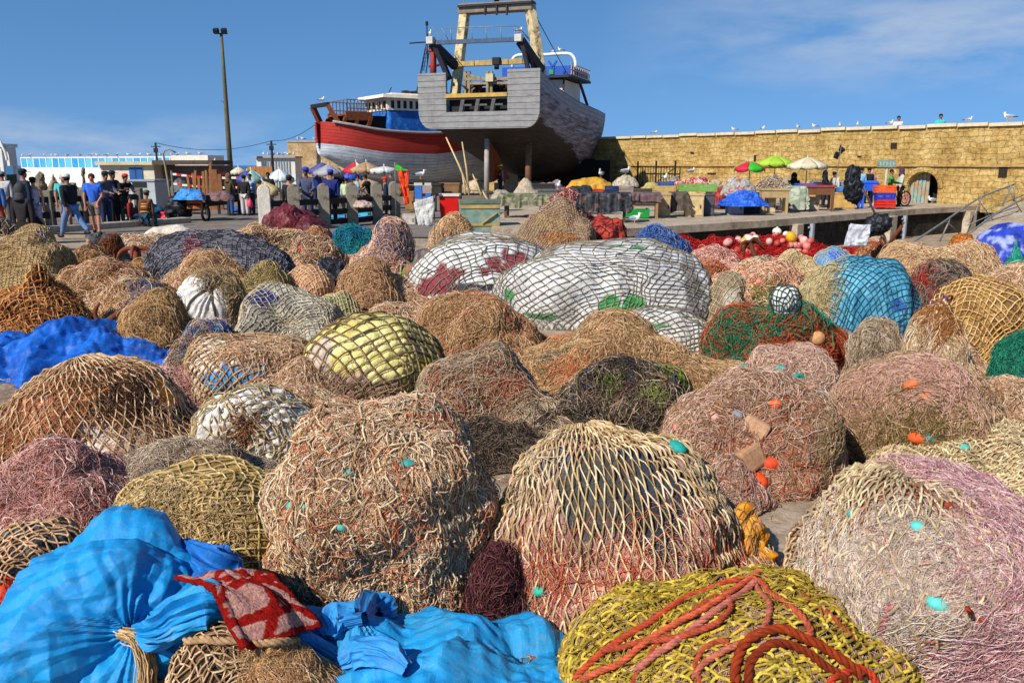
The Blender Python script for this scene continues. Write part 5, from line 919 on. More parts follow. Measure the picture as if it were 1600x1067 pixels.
for px in (207, 218): mb = MB(); p_ = at(px, 268, Y); mb.box((p_[0], -.02, 1.5), (.36, .06, .72)); o = mb.build('window', paint('#2c5c96', .4, .2, 3, 0), lb); q = MB(); q.box((p_[0], -.03, 1.9), (.44, .06, .06)); q.box((p_[0], -.03, 1.1), (.44, .06, .06)); q.build('frame', M_WHITE, o)
# far hut with gulls, wooden hoarding
h = thing('hut', 'small white hut with grey corrugated doors near the bastion', 'hut', (at(431, 258, 62)[0], 62, 0)); mb = MB(); mb.box((0, 1, 1.25), (2.8, 2, 2.5)); mb.build('wall', M_WHITE, h); mb = MB()
for k in range(9): mb.box((-.6+k*.2, -.03, 1.2), (.1, .05, 2.1))
mb.build('corrugated_door', paint('#7f8a90', .6, .2), h)
mb = MB(); mb.box((0, .9, 2.56), (3, 2.3, .12)); mb.build('roof', M_CONC, h)
hb = thing('hoarding', 'plain brown wooden hoarding left of the white hut', 'hoarding', (at(406, 260, 58)[0], 58, 0)); mb = MB()
for k in range(6): mb.box((-.7+k*.28, 0, .95), (.27, .04, 1.9))
mb.build('boards', paint('#a3703f', .85, .25), hb); mb = MB(); mb.box((-.8, .06, .95), (.08, .08, 1.95)); mb.box((.8, .06, .95), (.08, .08, 1.95)); mb.build('post', M_GREYWOOD, hb)
# white machine / cabin at the picture edge
c = at(6, 300, 40); tr = thing('white_cabin', 'rusty white metal cabin with a dark panel lettered A, at the picture edge', 'cabin', (c[0]-.35, 40, 0)); mb = MB()
for x in (-.75, .45): mb.box((x, 0, 1.65), (.16, .16, 2.6)); mb.box((x, 1, 1.65), (.16, .16, 2.6))
mb.box((-.15, .5, 2.9), (1.5, 1.3, .16)); mb.box((-.15, 0, 1.95), (1.3, .1, .12)); mb.box((.62, .3, 2.4), (.3, .5, .9)); mb.tube([(.4, -.1, 3.), (.55, -.1, 3.05), (.7, -.1, 2.6), (.75, -.1, 2.2)], .06)
mb.build('frame', paint('#d4d0c8', .6, .12, 5, .006, 0, '#5c4a3c', .3), tr, bevel=.02)
mb = MB(); mb.box((-.15, .03, 2.42), (1.05, .05, .72)); mb.build('panel', paint('#4c453f', .7, .2), tr)
tx = bpy.data.curves.new('letter', 'FONT'); tx.body = 'A'; tx.size = .62; tx.extrude = .006; tx.align_x = 'CENTER'; t_ = bpy.data.objects.new('letter', tx); to = bpy.data.objects.new('letter', bpy.data.meshes.new_from_object(t_)); bpy.data.objects.remove(t_); COL.objects.link(to); to.parent = tr; to.location = (-.15, -.01, 2.22); to.rotation_euler = (R(90), 0, 0); to.data.materials.clear(); to.data.materials.append(paint('#b9b2a8', .7, .1))
mb = MB(); mb.box((-.15, .5, .8), (1.3, 1., 1.5)); mb.build('base', paint('#3a4a34', .8, .3), tr)
# lighting mast
c = gnd(360, 300); c = at(360, 262, 60); pole = thing('lamp_post', 'tall tapering lighting mast with twin floodlights on top', 'lamp post', (c[0], 60, 0)); mb = MB()
mb.tube([(0, 0, 0), (0, 0, 4), (0, 0, 8), (0, 0, 10.75)], [.2, .17, .13, .1], 12); mb.build('pole', paint('#5c5238', .6, .2, 3, .002, 0, '#3c4a3a', .4), pole, True)
mb = MB(); mb.box((0, -.05, 10.77), (.9, .08, .08)); mb.build('crossbar', M_DARK, pole)
for x in (-.28, .26): mb = MB(); mb.box((x, -.2, 10.93), (.36, .3, .3), rx=.5); mb.lathe([(.12, 0), (.12, .1)], (x, -.15, 10.75), 8); mb.build('floodlight', M_DARK, pole, bevel=.03)
mb = MB(); mb.tube([(0, 0, 6.0), (-.2, 0, 6.3), (-.35, 0, 6.35)], .02, 6); mb.build('hook', M_DARK, pole)
# small poles, wire
def wpole(px, y1, Y, w_, label, y0=None, tilt=0):
    c = at(px, 260, Y); t = thing('utility_pole', label, 'pole', (c[0], Y, 0)); z = 2+(258-y1)*Y/F; mb = MB(); mb.tube([(0, 0, 0), (tilt, 0, z)], [w_, w_*.8], 8); mb.build('shaft', M_DARK, t, True)
    mb = MB(); mb.box((tilt, 0, z-.25), (w_*7, .06, .06)); mb.box((tilt, -.05, z-.5), (w_*3, .1, .3)); mb.build('crossarm', M_DARK, t); return (c[0]+tilt, Y, z)
w1 = wpole(246, 225, 58, .09, 'dark utility pole rising behind the low building'); w2 = wpole(426, 222, 60, .1, 'dark utility pole beside the white hut')
b_ = np.array(at(498, 190, 53)); pts = []
for a_, c_, sag in ((np.array(w1), np.array(w2), .55), (np.array(w2), b_, .35)):
    for t in np.linspace(0, 1, 14): p_ = a_*(1-t)+c_*t; p_[2] -= sag*4*t*(1-t); pts.append(p_)
mb = MB(); mb.tube(pts, .018, 5); tag(mb.build('power_cable', M_DARK), 'thin black cable sagging between the poles and the red boat', 'cable')
c = gnd(270, 336); sp = thing('street_pole', 'thin leaning metal pole with a curved tip beside the grey cabinet', 'pole', c); k = c[1]/F
mb = MB(); mb.tube([(0, 0, 0), (-3*k, 0, 50*k), (-7*k, 0, 92*k), (-4*k, 0, 97*k), (4*k, 0, 99*k), (12*k, 0, 94*k)], [.05, .045, .04, .03, .03, .03], 8); mb.build('shaft', paint('#8b7d5c', .6, .2), sp, True); mb = MB(); mb.lathe([(.16, 0), (.12, .06)], (0, 0, 0), 10); mb.build('foot', M_DARK, sp)
# grey electrical cabinet
c = gnd(228, 333); cb = thing('electrical_cabinet', 'large pale grey electrical cabinet with a dark plate behind the men', 'cabinet', (c[0], c[1]+.5, 0), -.12); k = c[1]/F
mb = MB(); mb.box((0, 0, .72), (46*k, 1.2, 1.2)); mb.build('body', paint('#a7aaa9', .5, .1, 3, .003, .1), cb, bevel=.02); mb = MB(); mb.box((0, 0, .06), (50*k, 1.3, .12)); mb.build('plinth', M_CONC, cb)
mb = MB(); mb.box((-.05, -.62, 1.18), (.62, .03, .2)); mb.build('plate', M_DARK, cb); mb = MB(); mb.box((0, 0, 1.36), (48*k, 1.3, .07)); mb.build('lid', paint('#8f9494', .5, .1), cb); mb = MB(); mb.box((-.25, -.61, .85), (.13, .06, .24)); mb.build('handle', M_DARK, cb)
# concrete post and rail fence
PX = [(412, 25.2), (458, 26.0), (505, 27.0), (549, 28.0), (588, 29.2), (616, 30.2)]; pp = []
def rpost(w_, d_, h_):
    mb = MB(); n_ = 10; pr = [(-w_/2, -.05), (w_/2, -.05), (w_/2, h_-w_/2)]+[(w_/2*math.cos(math.pi*k/n_), h_-w_/2+w_/2*math.sin(math.pi*k/n_)) for k in range(1, n_)]+[(-w_/2, h_-w_/2)]
    return mb.prism(pr, -d_/2, d_/2)
fen = thing('post_and_rail_fence', 'fence of round-topped concrete posts with black wooden rails across the road edge', 'fence', (0, 0, 0))
for i, (px, Y) in enumerate(PX):
    c = at(px, 300, Y); pp.append((c[0], Y)); o = rpost(.36, .5, 1.43).build('post', paint('#857b6a' if i else '#cfc6b4', .9, .2, 5, .015, 0, '#2e2a24', .3 if i == 0 else .42), fen, bevel=.02); o.location = (c[0], Y, 0); o.rotation_euler = (0, 0, .25)
for (xa, ya), (xb, yb) in zip(pp[:-1], pp[1:]):
    mb = MB()
    for z in (.2, .52, .86): mb.bar((xa+.1, ya-.08, z), (xb-.1, yb-.08, z), .16, .17)
    mb.build('rails', M_DARK, fen)
# grey wooden fence and kerb by the walking people
wf = thing('post_and_rail_fence', 'weathered grey timber fence behind the walking people', 'fence', (0, 0, 0)); pts = []
for px, yb in ((40, 356), (81, 354), (132, 351), (176, 348), (220, 346)):
    c = gnd(px, yb); pts.append(c); mb = MB(); mb.box((c[0], c[1], .58), (.26, .26, 1.2)); mb.build('post', M_GREYWOOD, wf, bevel=.02)
for a_, b2 in zip(pts[:-1], pts[1:]):
    mb = MB()
    for z in (.38, .88): mb.bar((a_[0], a_[1]-.16, z), (b2[0], b2[1]-.16, z), .06, .2)
    mb.build('rails', M_DARK, wf)
c0, c1 = gnd(60, 366), gnd(292, 349); mb = MB(); mb.bar((c0[0], c0[1], .1), (c1[0], c1[1], .1), .5, .22); tag(mb.build('kerb', M_CONC, bevel=.03), kind='structure')
# sloping metal railing and ramp by the quay
def QZ(px, py, Y): return at(px, py, Y)
rl = thing('metal_railing', 'grey tubular handrail sloping up the ramp from the basin to the quay', 'railing', (0, 0, 0))
A0, A1 = at(1424, 381, 26.5), at(1508, 338, 31); B0, B1 = at(1420, 382, 26.5), at(1590, 286, 34)
top = [at(1418, 384, 25.5), at(1470, 350, 27.5), at(1530, 310, 30), at(1586, 288, 32.5)]; low = [at(1510, 368, 25), at(1560, 332, 26.5), at(1620, 300, 28)]
mb = MB(); mb.tube(smooth_path(top, 12), .032, 8); mb.build('top_rail', M_STEEL, rl, True)
mb = MB(); mb.tube(smooth_path(low, 10), .032, 8); mb.build('side_rail', M_STEEL, rl, True)
for (a_, b_) in (((1486, 340), (1468, 378)), ((1534, 308), (1508, 372)), ((1580, 290), (1566, 322)), ((1586, 288), (1584, 315))):
    p0 = at(*a_, 28+(a_[0]-1480)/30); p1 = at(*b_, 28+(a_[0]-1480)/30); mb = MB(); mb.tube([p0, p1], .026, 6); mb.build('post', M_STEEL, rl, True)
for a_, b_ in (((1478, 345), (1500, 366)), ((1528, 312), (1552, 345)), ((1575, 296), (1600, 338)), ((1536, 330), (1600, 305)), ((1512, 352), (1580, 322))):
    mb = MB(); mb.tube([at(*a_, 28+(a_[0]-1480)/30), at(*b_, 28+(b_[0]-1480)/30)],   .018, 6); mb.build('brace', M_STEEL, rl, True)
mb = MB(); q = [at(1465, 400, 25), at(1620, 400, 23.5), at(1640, 316, 34), at(1575, 318, 34)]; q2 = [(x, y, z-.4) for x, y, z in q]
mb.add(q+q2, [(0, 1, 2, 3), (7, 6, 5, 4), (0, 4, 5, 1), (1, 5, 6, 2), (2, 6, 7, 3), (3, 7, 4, 0)]); tag(mb.build('ramp', M_QTOP), kind='structure')
# iron gate against the rampart
x0, x1 = wall_x(1002), wall_x(1060); ig = thing('iron_gate', 'black wrought iron gate with curved braces against the rampart', 'gate', (W0[0]+wd[0]*x0-wd[1]*-.4, W0[1]+wd[1]*x0-.5, .2), wang); L_ = x1-x0; mb = MB()
for k in range(15): mb.tube([(L_*k/14, 0, 0), (L_*k/14, 0, 1.75)], .018, 5)
mb.build('bars', M_DARK, ig); mb = MB()
for z in (.1, 1.7): mb.bar((0, 0, z), (L_, 0, z), .05)
for x in (0, L_*.5, L_): mb.bar((x, 0, 0), (x, 0, 2.05), .08)
mb.tube([(0, -.03, .3), (L_*.25, -.03, .9), (L_*.5, -.03, .6), (L_*.75, -.03, 1.2), (L_, -.03, 1.6)], .03, 6); mb.build('frame', M_DARK, ig)
# ------------------------------------------------------------------ the two boats hauled out on the hard
def hull_mat(name, stops, peel=None, peel_amt=.4, plank=.16, band=None, foot=None):
    m, nt, n, l, p = _nt(name); tco = n.new('ShaderNodeTexCoord').outputs['Object']
    a = n.new('ShaderNodeAttribute'); a.attribute_name = 'strake'; s_ = a.outputs['Fac']
    mp = n.new('ShaderNodeMapping'); mp.inputs['Scale'].default_value = (1, .35, 3.2); l.new(tco, mp.inputs['Vector'])
    c1 = _ramp(n, l, _noise(n, l, mp.outputs[0], 1.6, 9, .7), stops)
    if peel:
        mk = _ramp(n, l, _noise(n, l, mp.outputs[0], 2.4, 9, .72), [(1-peel_amt-.03, (0, 0, 0)), (1-peel_amt+.05, (1, 1, 1))]); c1 = _mix(n, l, mk, c1, hx(peel))
    if band:    # painted topside: strake above a limit takes the second paint
        col, lim = band; gt = n.new('ShaderNodeMath'); gt.operation = 'GREATER_THAN'; l.new(s_, gt.inputs[0]); gt.inputs[1].default_value = lim
        pk = _ramp(n, l, _noise(n, l, mp.outputs[0], 3.5, 9, .75), [(.3, tuple(v*.55 for v in hx(col))), (.6, hx(col))]); c1 = _mix(n, l, gt.outputs[0], c1, pk)
    if foot:    # brown bottom paint taken to near black: underside shade put into the colour
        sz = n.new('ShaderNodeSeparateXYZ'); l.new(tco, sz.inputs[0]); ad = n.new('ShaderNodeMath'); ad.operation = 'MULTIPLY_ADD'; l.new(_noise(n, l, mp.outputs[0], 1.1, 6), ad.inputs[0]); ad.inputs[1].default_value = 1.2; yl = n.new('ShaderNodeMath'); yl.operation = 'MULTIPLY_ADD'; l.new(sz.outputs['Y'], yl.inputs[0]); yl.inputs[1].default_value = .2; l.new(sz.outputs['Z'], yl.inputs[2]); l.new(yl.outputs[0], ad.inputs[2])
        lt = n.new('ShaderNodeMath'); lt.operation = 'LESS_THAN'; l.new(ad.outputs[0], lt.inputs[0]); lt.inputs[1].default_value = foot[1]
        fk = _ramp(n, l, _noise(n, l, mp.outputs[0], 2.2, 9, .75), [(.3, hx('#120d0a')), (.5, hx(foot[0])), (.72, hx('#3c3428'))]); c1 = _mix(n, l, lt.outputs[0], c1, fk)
    m2 = n.new('ShaderNodeMapping'); m2.inputs['Scale'].default_value = (1.7, 1.7, .28); l.new(tco, m2.inputs['Vector'])   # rust runs and water stains
    rs = _ramp(n, l, _noise(n, l, m2.outputs[0], 1.3, 8, .7), [(.52, (0, 0, 0)), (.74, (.7,)*3)]); c1 = _mix(n, l, rs, c1, _mix(n, l, .62, c1, (.11, .05, .02, 1)))
    ml = n.new('ShaderNodeMath'); ml.operation = 'MULTIPLY'; l.new(s_, ml.inputs[0]); ml.inputs[1].default_value = 1/plank
    fr = n.new('ShaderNodeMath'); fr.operation = 'FRACT'; l.new(ml.outputs[0], fr.inputs[0])
    seam = _ramp(n, l, fr.outputs[0], [(0, (.2,)*3), (.07, (1, 1, 1)), (.94, (1, 1, 1)), (1, (.35,)*3)])
    l.new(_mix(n, l, .85, c1, seam, 'MULTIPLY'), p.inputs['Base Color']); p.inputs['Roughness'].default_value = .7
    l.new(_bump(n, l, seam, .03, 1, _bump(n, l, _noise(n, l, tco, 9, 6), .01)), p.inputs['Normal']); return m
def loft(name, L, stations, mat, parent, nu=26, nt_=44, close_stern=False):
    """stations: list of (t, half beam, keel z, sheer z, fullness, y offset of keel)"""
    S = np.array(stations, float); t = np.linspace(0, 1, nt_)
    g = [np.interp(t, S[:, 0], S[:, k]) for k in range(1, 6)]
    k3 = np.array([.25, .5, .25])
    for q in g:
        for _ in range(3): q[1:-1] = np.convolve(q, k3, 'valid')
    B, K, Z, n_, O = g; v = np.linspace(0, 1, nu)**.8; V = []; st = []
    for i in range(nt_):
        vv = np.concatenate([v[::-1], v[1:]]); sg = np.concatenate([-np.ones(nu), np.ones(nu-1)])
        x = B[i]*(np.maximum(0, 1-(1-vv)**n_[i]))**(1/n_[i])*sg; z = K[i]+(Z[i]-K[i])*vv
        y = t[i]*L+O[i]*(1-vv)
        V.append(np.stack([x, y+0*x, z], -1)); st.append(vv*(Z[i]-K[i])+0*x if False else (z-Z[i]))
    V = np.array(V); m = V.shape[1]; i = np.arange(nt_*m).reshape(nt_, m)
    Fq = np.stack([i[:-1, :-1], i[:-1, 1:], i[1:, 1:], i[1:, :-1]], -1).reshape(-1, 4)
    me = npmesh(name, V.reshape(-1, 3), Fq[:, ::-1]); a = me.attributes.new('strake', 'FLOAT', 'POINT'); a.data.foreach_set('value', np.ascontiguousarray(np.array(st).ravel()+20, np.float32))
    o = link(name, me, mat, parent); s_ = o.modifiers.new('plank_thickness', 'SOLIDIFY'); s_.thickness = .14; s_.offset = -1
    return o, V
# ---- grey trawler, stern towards us
gf = Frame((-1.75, 45, .2), 20); gt_ = gf.thing('trawler', 'big grey wooden trawler hauled out on props, stern gantry towards us', 'boat')
S1 = [(0, 3.32, 3.68, 6.5, 5.0, 0), (.05, 3.36, 3.2, 6.3, 3.6, 0), (.12, 3.4, 2.3, 5.9, 2.7, 0), (.3, 3.45, 1.1, 5.45, 2.3, 0), (.55, 3.3, .9, 5.25, 2.2, 0), (.75, 2.7, .9, 5.25, 1.8, 0), (.9, 1.5, 1.0, 5.5, 1.35, 0), (1, .12, 1.2, 5.9, 1.1, -1.6)]
m_g = hull_mat('grey_hull', [(.25, hx('#2e3038')), (.45, hx('#555963')), (.62, hx('#7c8089')), (.8, hx('#9a9ca2'))], '#7c3a34', .3)
# bulwark strip lighter: second paint above the limit
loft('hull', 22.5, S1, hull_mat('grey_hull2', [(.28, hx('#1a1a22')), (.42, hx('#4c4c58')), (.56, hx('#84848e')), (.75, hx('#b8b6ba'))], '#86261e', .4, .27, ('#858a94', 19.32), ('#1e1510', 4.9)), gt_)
# transom, built from planked panels round the stern opening
m_t = hull_mat('transom_paint', [(.25, hx('#5c5b58')), (.45, hx('#7e7c78')), (.6, hx('#8a8884')), (.8, hx('#989590'))], '#6e5842', .36, .3)
def panel(poly, y0, y1, name, mat, parent=gt_):
    mb = MB(); mb.prism(poly, y0, y1); me = mb.mesh(name); a = me.attributes.new('strake', 'FLOAT', 'POINT'); a.data.foreach_set('value', np.array([v[2]+20 for v in mb.v], np.float32)); return link(name, me, mat, parent)
hb_ = 3.4
corner = [(hb_-.75*(1-math.sin(k*math.pi/12))*1., 3.66+.9*(1-math.cos(k*math.pi/12))) for k in range(7)]
low = [(-x, z) for x, z in corner[::-1]]+corner
panel([(-hb_, 4.52)]+low[1:-1]+[(hb_, 4.52)], -.14, .04, 'lower_transom', m_t)
panel([(-hb_, 4.523), (-1.78, 4.523), (-1.78, 6.52), (-hb_-.02, 6.52)], -.14, .04, 'transom_panel', m_t)
panel([(1.66, 4.523), (hb_, 4.523), (hb_+.02, 6.56), (1.66, 6.56)], -.14, .04, 'transom_panel', m_t)
mb = MB(); mb.box((-.06, -.05, 5.34), (3.42, .3, .2)); mb.build('wooden_rail', paint('#b08c42', .8, .3, 4, .006), gt_)
mb = MB(); mb.box((-.06, -.06, 5.19), (3.42, .1, .09)); mb.build('sill', m_t, gt_)
for x in (-.98, -.12, .76):
    mb = MB(); mb.add([(x-.1, -.11, 4.52), (x+.1, -.11, 4.52), (x+.24, -.11, 5.15), (x+.04, -.11, 5.15), (x-.1, .02, 4.52), (x+.1, .02, 4.52), (x+.24, .02, 5.15), (x+.04, .02, 5.15)], [(0, 1, 2, 3), (7, 6, 5, 4), (0, 4, 5, 1), (1, 5, 6, 2), (2, 6, 7, 3), (3, 7, 4, 0)])
    mb.box((x+.42, -.06, 4.86), (.42, .08, .09)); mb.build('stanchion', m_t, gt_)
def deckpoly(mb, S, L, z, inset=.2):
    S = np.array(S); t = np.linspace(.02, .95, 16); b = np.maximum(np.interp(t, S[:, 0], S[:, 1])*.93-inset, .05); P = [(-b_, t_*L, z) for b_, t_ in zip(b, t)]+[(b_, t_*L, z) for b_, t_ in zip(b[::-1], t[::-1])]
    return mb.add(P, [tuple(range(len(P)))[::-1]])
mb = MB(); mb.box((0, .2, 4.2), (6.2, .06, .6)); deckpoly(mb, S1, 22.5, 4.6); mb.build('deck', paint('#4a4038', .8, .3), gt_)
mb = MB(); mb.box((-.05, .5, 4.86), (3.4, .5, .62)); mb.build('stern_dark_block', M_DARK, gt_)  # dark block behind the slots, shade of the openings put into its colour
# gantry
def gp(px, py, y): return gf.pt(px, py, y=y)
cream = paint('#c4b184', .7, .2, 4, .006, 0, '#5a4026', .46); dkb = paint('#2a2a2e', .7, .3, 5, .004, 0, '#5a3420', .35)
mb = MB(); mb.bar(gp(711, 150, 1.6), gp(727, 14, 2.4), .44, .5); mb.build('gantry_leg', cream, gt_, bevel=.03)
mb = MB(); mb.bar(gp(846, 122, 1.6), gp(828, 10, 2.4), .42, .5); mb.build('gantry_leg', cream, gt_, bevel=.03)
mb = MB(); mb.bar(gp(719, 16, 2.4), gp(834, 9, 2.4), .7, .5); mb.build('gantry_beam', paint('#7d6e60', .7, .25, 4, .005), gt_, bevel=.04); mb = MB(); mb.bar(gp(719, 12, 2.3), gp(834, 5, 2.3), .8, .1); mb.build('gantry_platform', dkb, gt_)
for px in (758, 776, 792): mb = MB(); mb.bar(gp(px, 8, 2.0), gp(px, 24, 2.0), .08, .12); mb.build('hanger', dkb, gt_)
mb = MB()
for px in (725, 745, 765, 785, 808, 829): mb.tube([gp(px, 11-(px-725)*.06, 2.3), gp(px, -5, 2.3)], .025, 6)
for y_ in (-4, 3): mb.tube([gp(723, y_+3, 2.3), gp(831, y_-1, 2.3)], .022, 6)
mb.build('top_railing', M_STEEL, gt_, True)
mb = MB(); mb.tube([gp(776, 10, 2.6), gp(776, -60, 2.6)], .14, 10); mb.build('mast', M_DARK, gt_, True)
mb = MB(); mb.bar(gp(713, 101, 1.6), gp(822, 96, 1.6), .3, .26); mb.build('gantry_beam', paint('#a88d54', .75, .3, 4, .006), gt_); mb = MB(); mb.box(gp(776, 96, 1.4), (.4, .3, .36)); mb.box(gp(776, 101, 1.4), (.2, .2, .5)); mb.build('pulley_block', M_DARK, gt_)
mb = MB(); mb.bar(gp(682, 67, -.2), gp(808, 62, -.2), .2, .2); mb.build('gallows_beam', paint('#3c4f63', .6, .25, 5, .004, 0, '#6a4a34', .3), gt_)
for (hx_, hy_, bx, by) in ((673, 64, 712, 104), (811, 60, 846, 112)):
    mb = MB(); mb.box(gp(hx_, hy_, -.2), (.38, .4, .36)); mb.build('gallows_head', paint('#b9b3a6', .7, .15), gt_, bevel=.03)
    mb = MB(); mb.bar(gp(hx_+2, hy_+4, -.1), gp(bx, by, 1.5), .34, .42); mb.build('gallows_arm', dkb, gt_)
    mb = MB(); mb.bar(gp(hx_+5, hy_+8, -.1), gp(hx_+(28 if hx_ < 700 else 18), 126, .3), .2, .2); mb.bar(gp(hx_+14, hy_+16, .3), gp(hx_+(32 if hx_ < 700 else 26), 124, .8), .12, .12); mb.build('gallows_strut', dkb, gt_)
mb = MB()
for px in (706, 738, 761, 784, 806): mb.tube([gp(px, 64, -.1), gp(px-2, 43, -.1)], .022, 6)
mb.tube([gp(694, 44, -.1), gp(808, 41, -.1), gp(826, 60, .8)], .022, 6); mb.tube([gp(690, 62, -.1), gp(675, 42, .5)], .022, 6); mb.tube([gp(700, 62, .3), gp(690, 44, .3)], .022, 6); mb.tube([gp(812, 44, .2), gp(828, 64, 1)], .022, 6); mb.build('gallows_railing', M_STEEL, gt_, True)
mb = MB(); mb.tube([gp(668, 100, -.2), gp(667, 40, -.2)], .03, 6); mb.tube([gp(668, 66, -.2), gp(640, 68, -.2)], .04, 6); mb.lathe([(.02, 0), (.08, .04), (.08, .2), (.02, .24)], gp(667, 41, -.2), 8); mb.build('aerial', M_DARK, gt_)
mb = MB(); mb.tube([gp(677, 80, .4), gp(677, 124, .4)], .17, 10); mb.bar(gp(670, 104, .4), gp(686, 102, .4), .12); mb.bar(gp(666, 80, .4), gp(680, 80, .4), .12); mb.build('red_derrick', paint('#8a2c20', .7, .3, 6, .004), gt_, True)
# gear on the working deck
rng = np.random.default_rng(4)
mb = MB()
for px in (727, 733, 762, 768, 797): mb.bar(gp(px, 112, 1.2), gp(px, 152, 1.2), .14)
mb.bar(gp(726, 124, 1.2), gp(800, 123, 1.2), .16); mb.bar(gp(730, 131, 1.2), gp(800, 130, 1.2), .12); mb.bar(gp(727, 116, 1.2), gp(750, 122, 1.2), .1); mb.build('winch_frame', paint('#8a7a5c', .8, .3, 5, .005, 0, '#3a2e24', .4), gt_)
for px, r_ in ((742, .42), (757, .5), (780, .55), (793, .45)):
    mb = MB(); c = gp(px, 146, 2.0); mb.torus(c, r_, .13, 16, 8, 'Y'); mb.ball(c, (r_*.6, .2, r_*.6), 10, 6); mb.build('winch_drum', M_DARK if r_ > .46 else M_RUST, gt_, True)
mb = MB(); mb.box(gp(766, 122, 1.), (.42, .3, .4)); mb.build('winch_head', paint('#b3a888', .8, .2), gt_)
mb = MB(); mb.add([gp(720, 132, 1), gp(730, 136, 1), gp(728, 142, 1), gp(718, 130, 1.2)], [(0, 1, 2, 3)]); mb.box(gp(790, 150, 3), (1.6, .6, 1.)); mb.box(gp(745, 152, 3), (1.4, .6, .7)); mb.build('deck_gear', M_DARK, gt_)
# wheelhouse forward
wy = 12.; a_, b_ = gp(786, 120, wy), gp(902, 118, wy+1)
cx = (a_[0]+b_[0])/2; ww = b_[0]-a_[0]
mb = MB(); mb.box((cx, wy+2.2, 5.9), (ww*.72, 4, 2.6)); mb.build('wheelhouse', paint('#c4bcae', .7, .15, 4, .006, 0, '#7a5a40', .3), gt_)
mb = MB(); mb.box((cx, wy+2., 7.35), (ww, 5, .14)); mb.build('bridge_deck', dkb, gt_)
blue = paint('#1c4aa0', .5, .2, 4, .004, 0, '#122a5c', .3)
mb = MB(); mb.box((cx-ww*.25, wy-.2, 7.72), (ww*.48, .2, .62)); mb.box((cx+ww*.27, wy+.1, 7.72), (ww*.4, .2, .62)); mb.box((cx+ww*.47, wy+2, 7.72), (.16, 4, .6)); mb.build('bridge_screen', blue, gt_)
mb = MB()
for k in range(9): mb.bar((cx+ww*.5, wy-.4+k*.55, 7.4), (cx+ww*.5, wy-.4+k*.55, 8.1), .05)
for z in (7.45, 7.75, 8.1): mb.bar((cx+ww*.5, wy-.5, z), (cx+ww*.5, wy+4.2, z), .05)
mb.build('bridge_railing', paint('#b7a48a', .6, .2), gt_)
arch = [gp(801, 106, wy), gp(800, 96, wy), gp(806, 88, wy), gp(820, 86, wy), gp(850, 86, wy), gp(884, 84, wy), gp(894, 87, wy), gp(899, 96, wy), gp(899, 106, wy)]
mb = MB(); mb.tube(smooth_path(arch, 24), .1, 10); mb.build('pipe_arch', paint('#d9d6cc', .5, .1, 4, .003), gt_, True)
mb = MB(); mb.bar(gp(899, 108, wy+1), gp(922, 178, wy+4), .14); mb.bar(gp(882, 112, wy), gp(880, 142, wy), .1); mb.build('bridge_strut', dkb, gt_)
mb = MB(); mb.bar(gp(857, 96, wy), gp(866, 108, wy), .12); mb.bar(gp(870, 95, wy), gp(862, 108, wy), .12); mb.build('searchlight_bracket', blue, gt_)
mb = MB(); mb.box(gp(862, 113, wy), (.3, .2, .3)); mb.build('sign_plate', paint('#1f8a5a', .5, .2), gt_)
mb = MB(); mb.tube([gp(834, 20, 2.6), gp(884, 112, wy)], .025, 5); mb.tube([gp(668, 55, 0), gp(653, 152, 6)], .02, 5); mb.build('stay_wire', M_DARK, gt_)
# props and keel blocks
for px, y0, y1, ly, r_, m_ in ((761, 215, 290, 1.2, .14, paint('#9a938a', .8, .2)), (826, 222, 284, 2.2, .17, paint('#6b4c36', .85, .3))):
    mb = MB(); c0 = gp(px, y0, ly); c1 = gp(px-1, y1, ly); c1[2] = 0; mb.tube([c1, c0], r_, 10); mb.build('prop', m_, gt_, True)
for y_ in (4, 9, 14, 19): mb = MB(); mb.box((0, y_, .35), (1.2, .5, .9)); mb.build('keel_block', M_GREYWOOD, gt_)
mb = MB(); mb.add([(-.1, 1.2, 3.4), (-.1, 4.5, 1.0), (-.1, 1.5, 1.0), (.1, 1.2, 3.4), (.1, 4.5, 1.0), (.1, 1.5, 1.0)], [(0, 1, 2), (5, 4, 3), (0, 3, 4, 1), (1, 4, 5, 2), (2, 5, 3, 0)]); mb.build('rudder', M_RUST, gt_)
mb = MB()
for k in range(7): mb.box((-2.6+k*1.05, 12+.1*(k % 2), 1.05), (1.04, .06, 2.1+.1*(k % 3)))
mb.build('hull_shade_sheet', paint('#15130f', .9, .4), gt_)  # dark boards added to stand in for the black shade under the hull
# ---- red boat
rf = Frame((at(499, 260, 52)[0], 52, .0), 56); rt = rf.thing('fishing_boat', 'red and grey-white wooden fishing boat with a blue wheelhouse, behind the grey trawler', 'boat')
S2 = [(0, .5, 2.6, 4.55, 2.2, 0), (.03, 1.4, 2.3, 4.5, 2.4, .3), (.1, 2.1, 1.6, 4.3, 2.4, .5), (.25, 2.5, .9, 4.0, 2.3, .3), (.5, 2.6, .7, 3.95, 2.2, 0), (.75, 2.2, .7, 4.4, 1.8, 0), (.9, 1.2, .8, 4.9, 1.4, 0), (1, .1, 1., 5.3, 1.1, -1.)]
loft('hull', 14, S2, hull_mat('red_boat_hull', [(.25, hx('#7d8894')), (.42, hx('#a9b2ba')), (.6, hx('#c6ccd0')), (.8, hx('#b4b0a6'))], '#5c6a78', .34, .19, ('#b4261a', 18.72)), rt)
def rp(px, py, x=0.): return rf.pt(px, py, x=x)
mb = MB(); deckpoly(mb, S2, 14, 3.35); mb.build('deck', paint('#5c3a28', .8, .3), rt)
V_ = np.array([(s_[1], s_[0]*14, s_[3]) for s_ in S2[1:-1]])
